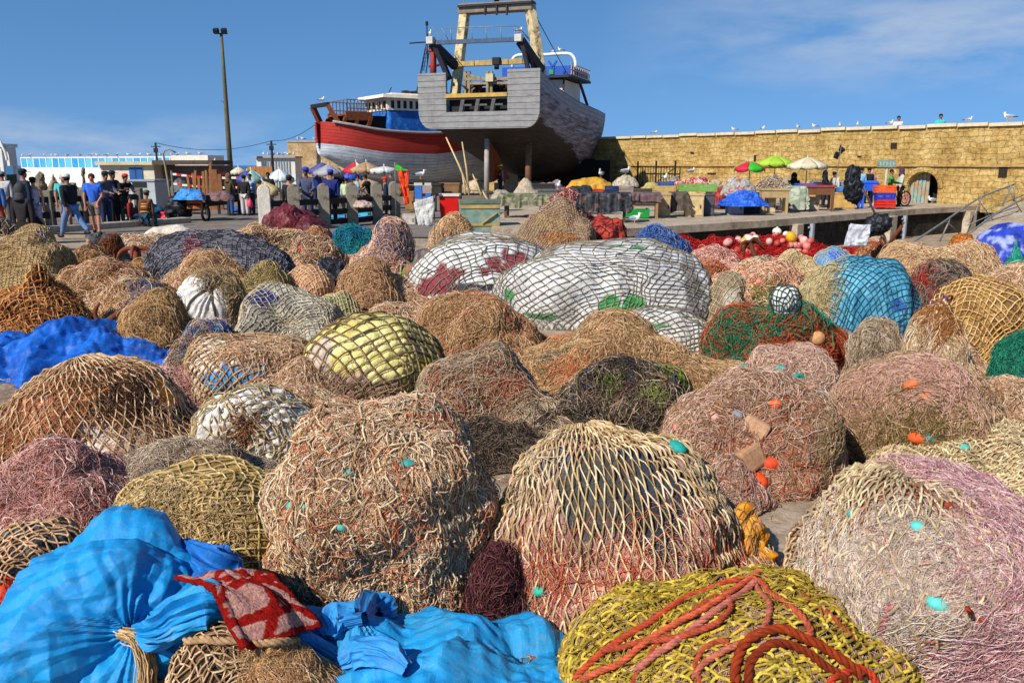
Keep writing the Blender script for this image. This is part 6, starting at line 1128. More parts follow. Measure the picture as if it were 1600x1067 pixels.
for sg in (-1, 1):
    W = smooth_path(V_*np.array([sg*1.02, 1, 1])+np.array([0, 0, .03]), 24); mb = MB(); mb.tube(W, .09, 6); mb.build('gunwale', paint('#8f8880', .8, .25), rt, True)
a_, b_ = rp(590, 200), rp(668, 196); wl_ = b_[1]-a_[1]; wc = (a_[1]+b_[1])/2
bl2 = paint('#1d58a8', .5, .2, 3, .004, 0, '#2f8ad0', .45)
mb = MB(); mb.box((0, wc, 4.35), (3.2, wl_, 1.9)); mb.build('wheelhouse', bl2, rt, bevel=.15)
mb = MB(); mb.box((0, wc, 5.36), (3.25, wl_+.05, .12)); mb.box((0, wc, 5.95), (3.25, wl_+.05, .14))
for k in range(9):
    for sx_ in (-1, 1): mb.box((sx_*1.58, wc-wl_/2+.1+k*(wl_-.2)/8, 5.65), (.1, .16, .6))
for k in range(5): mb.box((-1.5+k*.75, wc-wl_/2, 5.65), (.16, .1, .6))
mb.build('window_frame', paint('#d2c9b4', .7, .15, 4, .004, 0, '#6a5640', .3), rt)
mb = MB(); mb.box((0, wc, 5.65), (3.0, wl_-.15, .55)); mb.build('window_glass', paint('#141a20', .15, .2, 3, 0), rt)
mb = MB(); mb.box((0, wc-.1, 6.12), (3.9, wl_+.8, .2), taper=.96); mb.box((0, wc+.2, 6.28), (3.2, wl_, .14), taper=.9); mb.build('roof', paint('#cfc6b2', .8, .15, 3, .01, 0, '#4a3c2c', .3), rt)
mb = MB()
for k in range(26): mb.box((rng.uniform(-1.3, 1.3), wc+rng.uniform(-.6, wl_*.5), 6.4+rng.uniform(0, .12)), (rng.uniform(.15, .5), rng.uniform(.15, .5), .12), rz=rng.uniform(0, 3))
mb.build('roof_clutter', paint('#3a3028', .85, .4), rt)
mb = MB(); mb.bar((-1.66, wc-.2, 3.5), (-1.9, wc+.6, 5.2), .08); mb.bar((-1.66, wc-.6, 3.5), (-1.9, wc+.2, 5.2), .08)
for k in range(6): mb.bar((-1.7-.04*k, wc-.15+.14*k, 3.7+.28*k), (-1.7-.04*k, wc-.52+.14*k, 3.7+.28*k), .05)
mb.build('ladder', M_GREYWOOD, rt)
# rusty stern gantry, winch house and rails
for sx_ in (-1.5, 1.5):
    mb = MB(); mb.bar(rp(520, 203)+np.array([sx_, 0, 0]), rp(500, 166)+np.array([sx_*.8, 0, 0]), .3, .26); mb.build('stern_gantry_leg', M_RUST, rt)
mb = MB(); mb.bar(rp(500, 165)+np.array([1.3, 0, 0]), rp(500, 165)+np.array([-1.3, 0, 0]), .22); mb.build('stern_gantry_beam', M_DARK, rt)
mb = MB(); p0, p1 = rp(526, 183), rp(566, 184)
for sx_ in (-1.4, 1.4):
    mb.bar(p0+(sx_, 0, 0), p1+(sx_, 0, 0), .16, .5); mb.bar(rp(526, 185)+(sx_, 0, 0), rp(518, 206)+(sx_, 0, 0), .18); mb.bar(rp(545, 186)+(sx_, 0, 0), rp(537, 208)+(sx_, 0, 0), .18); mb.bar(rp(565, 184)+(sx_, 0, 0), rp(556, 212)+(sx_, 0, 0), .22)
mb.build('winch_frame', M_RUST, rt)
mb = MB(); mb.box((0, (p0[1]+p1[1])/2, p0[2]+.1), (2.8, p1[1]-p0[1], .12)); mb.build('upper_platform', M_RUST, rt)
mb = MB(); mb.box((0, rp(578, 190)[1], 4.1), (2.4, 1.2, 1.7)); mb.build('engine_casing', M_DARK, rt)
mb = MB(); ya, yb = rp(529, 184)[1], rp(588, 184)[1]; z0_ = p0[2]+.15
for sx_ in (-1.4, 1.4):
    for k in range(12): mb.bar((sx_, ya+(yb-ya)*k/11, z0_), (sx_, ya+(yb-ya)*k/11, z0_+.8), .045)
    for z in (.3, .8): mb.bar((sx_, ya, z0_+z), (sx_, yb, z0_+z), .05)
for k in range(6): mb.bar((-1.4+k*.56, ya, z0_), (-1.4+k*.56, ya, z0_+.8), .045)
mb.bar((-1.4, ya, z0_+.8), (1.4, ya, z0_+.8), .05); mb.build('platform_railing', paint('#6f5a4c', .6, .25), rt)
mb = MB()
for k in range(14): mb.ball((rng.uniform(-1.2, 1.2), rp(530+k*4, 200)[1], 3.6+rng.uniform(0, .4)), (rng.uniform(.2, .4), rng.uniform(.2, .4), .3), 8, 6)
mb.build('heap_of_nets', paint('#6a5a38', .9, .4, 8, .03), rt, True)
mb = MB(); mb.tube([rp(604, 154), rp(610, 140), rp(612, 137)], .03, 6); mb.tube([rp(662, 110), rp(668, 70)], .03, 5); mb.build('aerial', M_DARK, rt)
# tall ladder-mast between the boats
mb = MB(); ba, bb = at(655, 150, 56), at(668, 75, 54)
for d_ in (-.22, .22): mb.bar(ba+(d_, 0, 0), bb+(d_*.6, 0, 0), .06)
for k in range(12): t = (k+.5)/12; c = ba*(1-t)+bb*t; mb.bar(c+(-.2, 0, 0), c+(.2, 0, 0), .04)
q = MB(); mm = mb.mesh('rigging_ladder'); mi = rt.matrix_basis.copy()
lo = link('rigging_ladder', mm, paint('#3c5a78', .6, .2)); lo.parent = rt; bpy.context.view_layer.update(); lo.matrix_parent_inverse = rt.matrix_world.inverted()
for y_ in (3.2, 6, 9): mb = MB(); mb.box((0, y_, .3), (1.4, .4, .8)); mb.build('keel_block', M_GREYWOOD, rt)
# dark broken hull under the rampart
c = at(958, 262, 60); wk = thing('wreck', 'dark broken wooden hull ribs and planks heaped beside the trawler bow', 'wreck', (c[0]+.8, 60, .2)); mb = MB()
for k in range(34):
    x = rng.uniform(-2.2, 2.6); h_ = max(.3, 2.8-1.0*abs(x+.8)); a1_ = Vector((x, rng.uniform(-.6, .6), rng.uniform(0, h_*.5))); mb.bar(a1_, a1_+Vector((rng.uniform(-1, 1.2), rng.uniform(-.3, .3), rng.uniform(.1, h_*.5))), .18, .08)
mb.build('planks', paint('#2c221c', .9, .4), wk); mb = MB()
mb.add([(-2.2, .3, 0), (3.2, .3, 0), (-.6, .3, 2.9), (-1.8, .3, 2.8), (-2.2, 1.2, 0), (3.2, 1.2, 0), (-.6, 1.2, 2.9), (-1.8, 1.2, 2.8)], [(0, 1, 2, 3), (7, 6, 5, 4), (0, 4, 5, 1), (1, 5, 6, 2), (2, 6, 7, 3), (3, 7, 4, 0)]); mb.build('hull', paint('#241c18', .9, .4), wk)
# ------------------------------------------------------------------ the fish market: stalls, crates, parasols, bits and pieces
QA = math.atan2(35.2-27.9, 16.9-8.5)*.35
def spot(px, yb, z0=.2): c = gnd(px, yb, z0); return c, c[1]/F
def wood(c): return paint(c, .85, .25, 5, .008, 0, '#4a3a2a', .3)
def cabinet(label, px0, px1, yt, yb, c, z0=.2, depth=.7, name='market_cabinet', rz=-.12, doors=2, legs=False, top=None, cat='cabinet', group='market stalls on the quay'):
    p, k = spot((px0+px1)/2, yb, z0); w_ = (px1-px0)*k*.92; h_ = (yb-yt)*k; t = thing(name, label, cat, (p[0], p[1]+depth*.4, z0), rz, group)
    if legs:
        mb = MB()
        for x in (-.42, .42):
            for y in (-.4, .4): mb.box((x*w_, y*depth, h_*.42), (.09, .09, h_*.84))
        mb.build('legs', wood(c), t); b0 = h_*.62
        mb = MB(); mb.box((0, 0, h_*.78), (w_*.94, depth*.9, h_*.3)); mb.build('body', wood(c), t, bevel=.01)
    else:
        mb = MB(); mb.box((0, 0, h_*.46), (w_*.94, depth*.94, h_*.92)); mb.build('body', wood(c), t, bevel=.01)
        for i in range(doors):
            mb = MB(); x = (i+.5)/doors-.5; mb.box((x*w_*.9, -depth*.485, h_*.42), (w_*.86/doors, .03, h_*.7)); o = mb.build('door', wood(c), t, bevel=.012); mb = MB(); mb.box((x*w_*.9+w_*.3/doors, -depth*.51, h_*.45), (.03, .04, .12)); mb.build('handle', M_DARK, o)
    mb = MB(); mb.box((0, 0, h_*.96), (w_, depth, h_*.08)); mb.build('top', wood(top or c), t, bevel=.008); t['h'] = h_; return t, p, w_, h_
def cloth(label, px0, px1, yt, yb, c, z0=.2, depth=.75, hang=.6, name='table_cloth', cat='cloth', seed=1, pal=None, kind='sack', stripes=None, cover=True):
    """a cloth lying over a table and hanging down its front and sides"""
    p, k = spot((px0+px1)/2, yb, z0); w_ = (px1-px0)*k*.96; h_ = (yb-yt)*k; d_ = depth; hg = h_*hang
    n1, n2 = 70, 46; u = np.linspace(-w_/2-hg*.8, w_/2+hg*.8, n1); v = np.linspace(-d_/2-hg, d_/2+hg*.2, n2); U, V = np.meshgrid(u, v, indexing='ij')
    dx = np.maximum(np.abs(U)-w_/2, 0); dy = np.maximum(np.abs(V)-d_/2, 0); dn = np.maximum(dx, dy)+.3*np.minimum(dx, dy)
    fold = .05*np.sin(U*16+3*vn(np.stack([U*3, V*0, U*0], -1), seed)*3)*np.minimum(1, dy/.15)+.05*np.sin(V*16+vn(np.stack([V*3, V*0, U*0], -1), seed)*9)*np.minimum(1, dx/.15)
    rag = 1-.35*vn(np.stack([U*4, V*4, U*0], -1), seed+4)
    X = np.sign(U)*(np.minimum(np.abs(U), w_/2)+.03+.12*dx*0+np.where(dx > 0, fold, 0)+.15*dx*vn(np.stack([V*3, V, U], -1), seed)); Y = np.sign(V)*(np.minimum(np.abs(V), d_/2)+.03+np.where(dy > 0, fold, 0)+.12*dy)
    Z = h_+.012+.03*(fbm(np.stack([U*5, V*5, U*0], -1), seed, 2)-.3)*(dn == 0)-dn*rag
    Z = np.maximum(Z, .03); P = np.stack([X, Y, Z], -1); i = np.arange(n1*n2).reshape(n1, n2)
    Fq = np.stack([i[:-1, :-1], i[1:, :-1], i[1:, 1:], i[:-1, 1:]], -1).reshape(-1, 4)
    pal = pal or [c]; cc = np.array([hx(q) for q in pal]); kk = (vn(np.stack([U*7, V*7, U*0], -1), seed+9)*len(pal)).astype(int).clip(0, len(pal)-1)
    if stripes: kk = ((U*stripes).astype(int) % len(pal))
    o = link(name, npmesh(name, P.reshape(-1, 3), Fq, cc[kk].reshape(-1, 3)), attr_mat(kind)); o.location = (p[0], p[1]+depth*.4, z0); o.rotation_euler = (0, 0, -.12)
    return tag(o, label, cat, 'cloths over the market stalls')
def heap(name, label, cat, box, pal, z0=.9, kind='sack', seed=300, group='', prof='dome', crease=(.08, 2.6), nets=(), tang=(), dr=.7, psi=100, amp=.14, **k):
    return mound(name, label, cat, box, pal, kind, psi=psi, dr=dr, amp=amp, seed=seed, z0=z0, group=group, crease=crease, nets=nets, tang=tang, prof=prof, res=60, **k)
def crate(label, px0, px1, yt, yb, c, z0=.2, Y=None, depth=.4, rz=-.1, slats=3, cat='crate', group='fish crates at the market'):
    if Y is None: p, k = spot((px0+px1)/2, yb, z0); zb = z0
    else: p = at((px0+px1)/2, yb, Y); k = Y/F; zb = p[2]
    w_, h_ = (px1-px0)*k, (yb-yt)*k; t = thing('crate', label, cat, (p[0], p[1]+depth/2, zb), rz, group); m = paint(c, .5, .2, 6, .003)
    mb = MB(); mb.box((0, 0, .02), (w_*.96, depth*.96, .03)); mb.build('bottom', m, t)
    for i in range(slats):
        z = h_*(i+.5)/slats; s_ = h_/slats*.78; mb = MB(); mb.box((0, -depth/2, z), (w_, .025, s_)); mb.box((0, depth/2, z), (w_, .025, s_)); mb.box((-w_/2, 0, z), (.025, depth-.04, s_)); mb.box((w_/2, 0, z), (.025, depth-.04, s_)); mb.build('slat', m, t)
    mb = MB()
    for x in (-1, 1):
        for y in (-1, 1): mb.box((x*(w_/2-.03), y*(depth/2-.03), h_/2), (.05, .05, h_*.98))
    mb.build('corner_posts', m, t); return t
def parasol(label, px, ya, yr, wpx, Y, cols, c_pole='#b8b0a0', tilt=0, n_=8, z0=.2, flat=1., vent=False):
    """canopy apex at (px, ya), rim at yr, width wpx"""
    k = Y/F; a_ = at(px, ya, Y); r = wpx*k/2; h_ = max(.12, (yr-ya)*k)*flat; t = thing('parasol', label, 'parasol', (a_[0], Y, z0), 0, 'parasols over the market'); za = a_[2]-z0
    V, Fs, C = [], [], []
    for i in range(n_):
        b0 = len(V); st = 5
        for j in range(st+1):
            for s_ in range(5):
                th = 2*math.pi*(i+s_/4)/n_+.2; q = j/st; rr = r*q*(1-.07*math.sin(math.pi*s_/4)*q); z = za-h_*(q**1.25)+.05*h_*math.sin(math.pi*s_/4)*q
                V.append((rr*math.cos(th), rr*math.sin(th), z)); C.append(hx(cols[i % len(cols)]))
        for s_ in range(5):   # valance with a scalloped hem
            th = 2*math.pi*(i+s_/4)/n_+.2; rr = r*(1-.07*math.sin(math.pi*s_/4)); V.append((rr*math.cos(th)*1.005, rr*math.sin(th)*1.005, za-h_-.1-.1*math.sin(math.pi*s_/4))); C.append(hx(cols[i % len(cols)]))
        for j in range(st+1):
            for s_ in range(4): q0 = b0+j*5+s_; Fs.append((q0, q0+5, q0+6, q0+1))
    o = link('canopy', npmesh('canopy', np.array(V), np.array(Fs), np.array(C)), attr_mat('sack'), t); so_ = o.modifiers.new('t', 'SOLIDIFY'); so_.thickness = .008
    mb = MB(); mb.tube([(0, 0, -.1), (0, 0, za+.1)], .025, 8); mb.build('pole', paint(c_pole, .5, .15), t, True); mb = MB()
    for i in range(n_): th = 2*math.pi*i/n_+.2; mb.bar((0, 0, za-h_*.75), (r*.6*math.cos(th), r*.6*math.sin(th), za-h_*.55), .015)
    mb.build('ribs', M_DARK, t)
    if tilt: t.rotation_euler = (0, tilt, 0)
    return t
# ---- near the fence
c, k = spot(748, 364, 0); ch = thing('chest', 'large worn green wooden chest with ochre planks, left of the brown net cone', 'chest', (c[0], c[1]+.5, 0), .1); W_ = 62*k; H_ = 50*k
m_ch = paint('#6f8a7c', .8, .25, 4, .008, 0, '#b39a64', .4); mb = MB(); mb.box((0, 0, H_*.44), (W_, .95, H_*.88)); mb.build('body', m_ch, ch, bevel=.015); mb = MB(); mb.box((0, 0, H_*.94), (W_*1.03, 1., H_*.12)); mb.build('lid', paint('#5c6a5a', .8, .3, 4, .008, 0, '#8c7a4c', .4), ch, bevel=.015)
mb = MB(); mb.box((0, -.49, H_*.8), (W_*.99, .03, .1)); mb.box((.1, -.49, H_*.25), (W_*.8, .03, .07)); mb.bar((.05, -.5, H_*.28), (W_*.42, -.5, H_*.62), .1, .03); mb.build('batten', paint('#a88c50', .8, .3, 5, .006), ch)
c, k = spot(702, 342, 0); rb = thing('tub', 'bright red plastic tub with a pale rim beside the green chest', 'tub', (c[0], c[1]+.4, 0)); w_, h_ = 31*k, 37*k; mr = paint('#c4160f', .4, .12, 3, .002)
mb = MB(); mb.box((0, 0, h_*.47), (w_*.86, .7, h_*.94), taper=1.14); mb.build('body', mr, rb, bevel=.03); mb = MB(); mb.box((0, -.42, h_*.97), (w_*1.02, .06, .08)); mb.box((0, .42, h_*.97), (w_*1.02, .06, .08)); mb.box((-w_*.5, 0, h_*.97), (.06, .8, .08)); mb.box((w_*.5, 0, h_*.97), (.06, .8, .08)); mb.build('rim', paint('#cfc6ba', .6, .15), rb); mb = MB(); mb.box((0, 0, h_*.93), (w_*.95, .75, .03)); mb.build('fill', paint('#8f8272', .9, .4), rb)
# white sheet on a stick
c, k = spot(668, 420, 0); Y = 15.2; ws = thing('marker_pole', 'thin stick with a crumpled white plastic sheet tied beside the red tub', 'marker pole', (at(679, 400, Y)[0], Y, 0)); k = Y/F; zt_ = at(680, 305, Y)[2]
mb = MB(); mb.tube([(0, 0, -.1), (.01, 0, zt_*.6), (.02, 0, zt_)], .012, 6); mb.build('stick', M_GREYWOOD, ws, True)
def sheet(name, parent, pts, pal, seed, amp=.05, n=26, kind='sack', thick=.004):
    """crumpled sheet spanned by four corners (local)"""
    a_, b_, c_, d_ = [np.array(p_, float) for p_ in pts]; s_ = np.linspace(0, 1, n); U, V = np.meshgrid(s_, s_, indexing='ij'); P = (a_*(1-U[..., None])+b_*U[..., None])*(1-V[..., None])+(d_*(1-U[..., None])+c_*U[..., None])*V[..., None]
    N_ = np.cross(b_-a_, d_-a_); N_ = N_/np.linalg.norm(N_); L_ = np.linalg.norm(b_-a_); Q_ = np.stack([U*2.2, V*2.2, U*0], -1)
    P = P+N_*(amp*2*(ridge(Q_*1.4, seed, 2, 2)-.4)+amp*1.6*(fbm(Q_, seed+3, 2)-.5))[..., None]+(fbm(Q_*1.5+7, seed+5, 2)-.5)[..., None]*np.array([.3, 0, .3])*L_*.6*np.maximum(np.abs(U-.5), np.abs(V-.5))[..., None]
    i = np.arange(n*n).reshape(n, n); cc = np.array([hx(q) for q in pal]); kk = (fbm(Q_*3, seed+9, 2)*len(pal)*1.2-.1*len(pal)).astype(int).clip(0, len(pal)-1)
    o = link(name, npmesh(name, P.reshape(-1, 3), np.stack([i[:-1, :-1], i[1:, :-1], i[1:, 1:], i[:-1, 1:]], -1).reshape(-1, 4), cc[kk].reshape(-1, 3)), attr_mat(kind), parent); m_ = o.modifiers.new('t', 'SOLIDIFY'); m_.thickness = thick; return o
sheet('plastic_sheet', ws, [(.02, -.02, zt_), (-.04, -.03, zt_-48*k), (-24*k, -.1, zt_-46*k), (-32*k, .05, zt_-12*k)], ['#c4c0b8', '#b4b0aa', '#d0ccc4'], 3, .025)
# orange banner and green pennant
Y = 29; fb = thing('flag_stand', 'bright orange cloth hanging from a stand with a green pennant above it', 'flag', (at(618, 300, Y)[0], Y, 0)); k = Y/F; o0 = fb.location
def L3(px, py): p_ = at(px, py, Y); return (p_[0]-o0[0], -.03, p_[2])
mb = MB(); mb.tube([(0, 0, 0), L3(617, 254)], .02, 6); mb.bar(L3(617, 266), L3(642, 268), .03); mb.build('pole', M_GREYWOOD, fb, True)
sheet('orange_cloth', fb, [L3(621, 266), L3(638, 266), L3(640, 318), L3(632, 321)], ['#e2470e', '#d83c0a', '#ee5a1c'], 8, .07); sheet('green_pennant', fb, [L3(617, 255), L3(638, 267), L3(630, 268), L3(617, 267)], ['#2fb02a', '#38c034'], 9, .02)
for i, (px, x_) in enumerate(((655, 0), (670, 1))):
    c, k = spot(px, 343, 0); t = thing('painted_post', ['square post painted blue and white with a gull standing on it', 'pale green and blue painted post beside the gull post'][i], 'post', (c[0], c[1], 0)); w_ = [.26, .2][i]
    mb = MB(); mb.box((0, 0, .38), (w_, w_, .76)); mb.build('lower_part', paint('#b7b3a2', .8, .2), t); mb = MB(); mb.box((0, 0, [1.02, .82][i]), (w_+.005, w_+.005, [.5, .3][i])); mb.build('blue_band', paint('#2f66b0', .7, .2), t); mb = MB(); mb.box((0, 0, 1.3), (w_+.04, w_+.04, .1)); mb.build('cap', paint('#c0baa8', .8, .2), t)
for i, (x0, y0, x1, y1) in enumerate(((697, 215, 734, 300), (722, 222, 733, 305), (718, 252, 727, 304), (737, 270, 752, 306), (745, 290, 762, 312), (770, 300, 728, 296))):
    Yp = 31; a_, b_ = at(x1, y1, Yp), at(x0, y0, Yp+.5); a_[2] = max(a_[2], 0); mb = MB(); mb.tube([a_, (a_+b_)/2+(.03, 0, 0), b_], [.04, .035, .025], 8)
    tag(mb.build('bamboo_pole', paint(['#c4a878', '#b3966a'][i % 2], .7, .2), None, True), ['longest bamboo pole leaning left under the trawler stern', 'upright bamboo pole rising between the leaning ones', 'short upright bamboo pole in front of the others', 'thin bamboo pole sloping right behind the chest', 'shortest bamboo pole propped above the green chest', 'bamboo pole lying level across the others'][i], 'pole', 'bamboo poles behind the green chest')
heap('tarp_heap', 'cream canvas heap on a low box beside the bamboo poles', 'tarp', (690, 722, 268, 290), ['#b8a488', '#a4907a'], .6, seed=301)
cabinet('low brown box under the cream canvas heap', 686, 722, 287, 330, '#7a5a3c', 0, name='wooden_box', cat='box')
heap('tarp_heap', 'cream canvas lump among the bamboo poles', 'tarp', (728, 762, 280, 302), ['#c0ac8c', '#a8947a'], .4, seed=302)
heap('tarp_heap', 'grey-beige tarpaulin bales behind the green chest', 'tarp', (765, 800, 296, 318), ['#a89c84', '#8f836c'], .5, seed=303)
# ---- stalls in the middle
cabinet('long table under the olive cloth', 782, 868, 306, 350, '#5c4c38', .0, legs=True, name='market_table', cat='table'); cloth('olive camouflage-coloured cloth hanging over the long table', 780, 868, 305, 350, '#6e6e4c', .0, hang=.55, seed=3, pal=['#76745a', '#5e6046', '#8a8668', '#565a40'])
heap('tarp_heap', 'pale beige tarpaulin pitched like a small tent on the olive table', 'tarp', (796, 848, 278, 310), ['#b3a186', '#a08d74'], .85, prof='tent', seed=304, peak=1.2, crease=(.06, 2))
heap('net_heap', 'red and white net heap between the brown cone and the black cloth', 'net pile', (850, 915, 298, 345), ['#8c5a54', '#a8877c', '#5c3a38'], .2, 'fibre', seed=305, tang=[T(500, 20, .9, ['#c9867e', '#a83c38', '#d8b8ac', '#3a2c2c'], .7, 6, 6)])
cabinet('table buried under the black cloth', 908, 985, 305, 348, '#4a3c30', .2, legs=True, name='market_table', cat='table'); cloth('black plastic cloth with pink cord over the table', 906, 985, 303, 348, '#1c1c1e', .2, hang=.75, seed=5, pal=['#1c1c1e', '#2a2a2c', '#141416', '#5c4240'], kind='tarp')
heap('tarp_heap', 'black tarpaulin hump on a grey table', 'tarp', (878, 926, 289, 304), ['#2c2e32', '#222428'], .95, kind='tarp', seed=306)
cabinet('grey table with low sides behind the black cloth', 835, 930, 297, 330, '#5a5854', .2, legs=True, name='market_table', cat='table')
heap('tarp_heap', 'mustard yellow tarpaulin over a row of boxes', 'tarp', (884, 958, 277, 298), ['#c08f28', '#b08020', '#cf9f3a'], .85, seed=307, crease=(.07, 2.2), n=3)
cloth('black and white striped cloth on the stall by the yellow tarpaulin', 906, 946, 291, 318, '#222', .2, hang=.5, seed=7, pal=['#d6d0c8', '#1e1c1e'], stripes=9)
crate('dark blue crate beside the striped cloth', 946, 966, 291, 303, '#1a2a52', Y=33); crate('red crate by the striped cloth', 928, 944, 296, 304, '#a83024', Y=31); crate('pale crate of odds and ends beside the blue crate', 966, 990, 292, 306, '#8a7a6c', Y=33)
heap('tarp_heap', 'cream sheets piled beside the trawler shadow with a gull on top', 'tarp', (955, 998, 273, 292), ['#c2b49a', '#a4967e', '#8c8478'], .8, seed=308)
heap('net_heap', 'grey and pink net heap behind the tent-shaped tarpaulin', 'net pile', (832, 882, 280, 298), ['#8c7a7a', '#6c6a72', '#a86460'], .7, 'fibre', seed=309)
cabinet('table under the purple-brown cloth', 986, 1032, 304, 342, '#8d6f48', .2, legs=True, name='market_table', cat='table'); cloth('purple-brown cloth hanging over the table edge', 984, 1032, 303, 342, '#5c4648', .2, hang=.42, seed=9, pal=['#5e484a', '#6c5656'])
crate('bright green tub under the purple-brown cloth', 980, 1014, 326, 342, '#128a38', .2, rz=0, slats=1)
cabinet('beige plywood cabinet half covered by a dark cloth', 1026, 1050, 303, 340, '#b09468', doors=1); cloth('brown cloth hanging between two cabinets', 1048, 1074, 302, 339, '#4e4238', .2, hang=.9, seed=11, pal=['#574a3e', '#463a30'])
cabinet('beige plywood cabinet with an upper panel and door', 1070, 1102, 304, 339, '#c2a878', doors=1); cabinet('dark grey cabinet right of the beige plywood one', 1100, 1118, 304, 338, '#4a4a52', doors=1)
crate('long green and ochre crate of red nets', 1062, 1120, 288, 300, '#6c9a48', Y=31, rz=-.12); heap('net_heap', 'red and white nets heaped in the green and ochre crate', 'net pile', (1060, 1110, 279, 292), ['#b0302c', '#d0b4a8', '#c04a40'], 1.0, 'fibre', seed=310, tang=[T(240, 14, .8, ['#c83a34', '#e0c4b8'], .7, 5, 5)])
crate('wide ochre crate left of the green one', 1022, 1056, 291, 302, '#b39458', Y=31); crate('flat blue crate with a gull standing on it', 1030, 1054, 284, 291, '#2c4c84', Y=33); heap('net_heap', 'olive net lumps beside the flat blue crate', 'net pile', (1005, 1032, 284, 296), ['#a89c58', '#8a8a5c'], .8, 'fibre', seed=311)
heap('cushion_pile', 'heap of grey-green cloths patterned with red diamonds', 'cloth heap', (1126, 1182, 276, 306), ['#9aa49a', '#8a948c', '#b03a30', '#a8aea4'], .85, seed=312, mottle=9)
heap('tarp_heap', 'royal blue plastic sheet folded under the patterned cloths', 'tarp', (1124, 1192, 296, 322), ['#1a52b8', '#1444a0', '#2a64cc'], .55, kind='tarp', seed=313)
heap('net_heap', 'red net bundle beside the royal blue sheet', 'net pile', (1112, 1136, 292, 320), ['#8c2c28', '#a84a40'], .4, 'fibre', seed=314)
cabinet('pale blue-grey cabinet under the royal blue sheet', 1136, 1164, 313, 336, '#8a94b0', doors=1); cabinet('dark cabinet right of the pale blue-grey one', 1162, 1190, 312, 334, '#3c3a44', doors=2)
cabinet('ochre-topped table with a pale panel and open shelf', 1188, 1234, 296, 334, '#a98d62', legs=True, name='market_table', cat='table'); cabinet('pale plywood panel under the ochre-topped table', 1199, 1213, 310, 333, '#c0a884', doors=1)
heap('net_heap', 'brown and grey nets on the ochre-topped table', 'net pile', (1186, 1232, 276, 298), ['#8c7c60', '#5a5044', '#a89478'], 1., 'fibre', seed=315, tang=[T(260, 16, .8, GREYB, .7, 5, 5)])
heap('net_heap', 'tan heap of nets beside the patterned cloths', 'net pile', (1175, 1215, 280, 300), ['#b89c74', '#a0845c'], .9, 'fibre', seed=316)
cabinet('table hidden beneath the mint-grey cloth', 1232, 1256, 297, 331, '#8a7a5c', legs=True, name='market_table', cat='table'); cloth('mint-grey cloth hanging to the ground over a table', 1230, 1257, 293, 331, '#9aa48c', .2, hang=.95, seed=13, pal=['#a2aa92', '#8a947c', '#b4b49c'])
cabinet('long red-topped table with heavy wooden legs', 1252, 1306, 291, 330, '#6e4630', legs=True, top='#8e3a3a', name='market_table', cat='table'); cabinet('pale plywood box under the red-topped table', 1256, 1282, 309, 329, '#b8a07c', doors=1)
cabinet('ochre plywood counter with rounded ends right of the red-topped table', 1302, 1338, 302, 327, '#b8924e', doors=1); cabinet('second wooden counter behind, with a purple top', 1290, 1318, 290, 312, '#7c5a44', legs=True, name='market_table', cat='table')
crate('long low blue tray behind the red-topped table', 1246, 1276, 287, 293, '#2c54b0', Y=36); crate('grey steel tray beside the long blue tray', 1276, 1318, 285, 292, '#7c8088', Y=37); crate('small sky-blue tray near the black bags', 1312, 1328, 293, 300, '#3a7cc0', Y=35)
cabinet('tall royal blue plastic table standing behind the sign post', 1346, 1370, 284, 326, '#1f55c4', legs=True, name='market_table', cat='table', top='#2a62d0')
crate('orange slatted crate, topmost of the stack by the sign post', 1370, 1400, 290, 302, '#d8541c', Y=34.8); crate('deep blue crate, middle of the stack by the sign post', 1371, 1399, 302, 313, '#1c34a0', Y=34.8, slats=2); crate('red slatted crate, lowest of the stack by the sign post', 1371, 1399, 312, 325, '#c8281c', Y=34.8)
c, k = spot(1380, 326); sg = thing('sign_post', 'small faded green sign board on a grey post', 'sign', (c[0], c[1], .2)); zb = 72*k; mb = MB(); mb.tube([(0, 0, 0), (0, 0, zb-.1)], .05, 8); mb.build('post', paint('#a9a496', .6, .15), sg, True); mb = MB(); mb.box((-.05, -.07, zb-.12), (28*k, .04, 11*k)); o = mb.build('board', paint('#7b9384', .6, .2, 5, .003, 0, '#5a7062', .4), sg); mb = MB()
for i in range(5): mb.box((-.05+(i-2)*5*k, -.095, zb-.12), (.02, .006, 6*k)); mb.box((-.05+(i-2)*5*k+.035, -.095, zb-.12+(i % 2)*.05), (.06, .006, .02))
mb.build('faded_lettering', paint('#b9c4b8', .7, .1), o)
c, k = spot(1416, 323); bw = thing('bicycle', 'dark bicycle seen end on behind the woman in the pale jacket', 'bicycle', (c[0], c[1], .2), .4)
for x in (-.1, -1.05):
    mb = MB(); mb.torus((x, 0, .34), .31, .03, 24, 8, 'Y'); w1_ = mb.build('wheel', M_DARK, bw, True); mb = MB()
    for i in range(10): t_ = math.pi*i/10; mb.tube([(x-.29*math.cos(t_), 0, .34-.29*math.sin(t_)), (x+.29*math.cos(t_), 0, .34+.29*math.sin(t_))], .006, 4)
    mb.torus((x, 0, .34), .2, .02, 20, 6, 'Y'); mb.build('spokes', paint('#c2607c', .5, .2), w1_)
mb = MB(); mb.tube([(-1.05, 0, .34), (-.75, 0, .75), (-.25, 0, .8), (-.1, 0, .34)], .02, 6); mb.tube([(-.75, 0, .75), (-.6, 0, .3), (-.25, 0, .8)], .02, 6); mb.tube([(-.6, 0, .3), (-1.05, 0, .34)], .015, 6); mb.build('frame', M_DARK, bw, True); mb = MB(); mb.box((-.75, 0, .84), (.24, .12, .06)); mb.build('saddle', M_DARK, bw, bevel=.02); mb = MB(); mb.tube([(-.22, -.25, .95), (-.25, 0, .9), (-.22, .25, .95)], .015, 6); mb.build('handlebar', M_STEEL, bw, True)
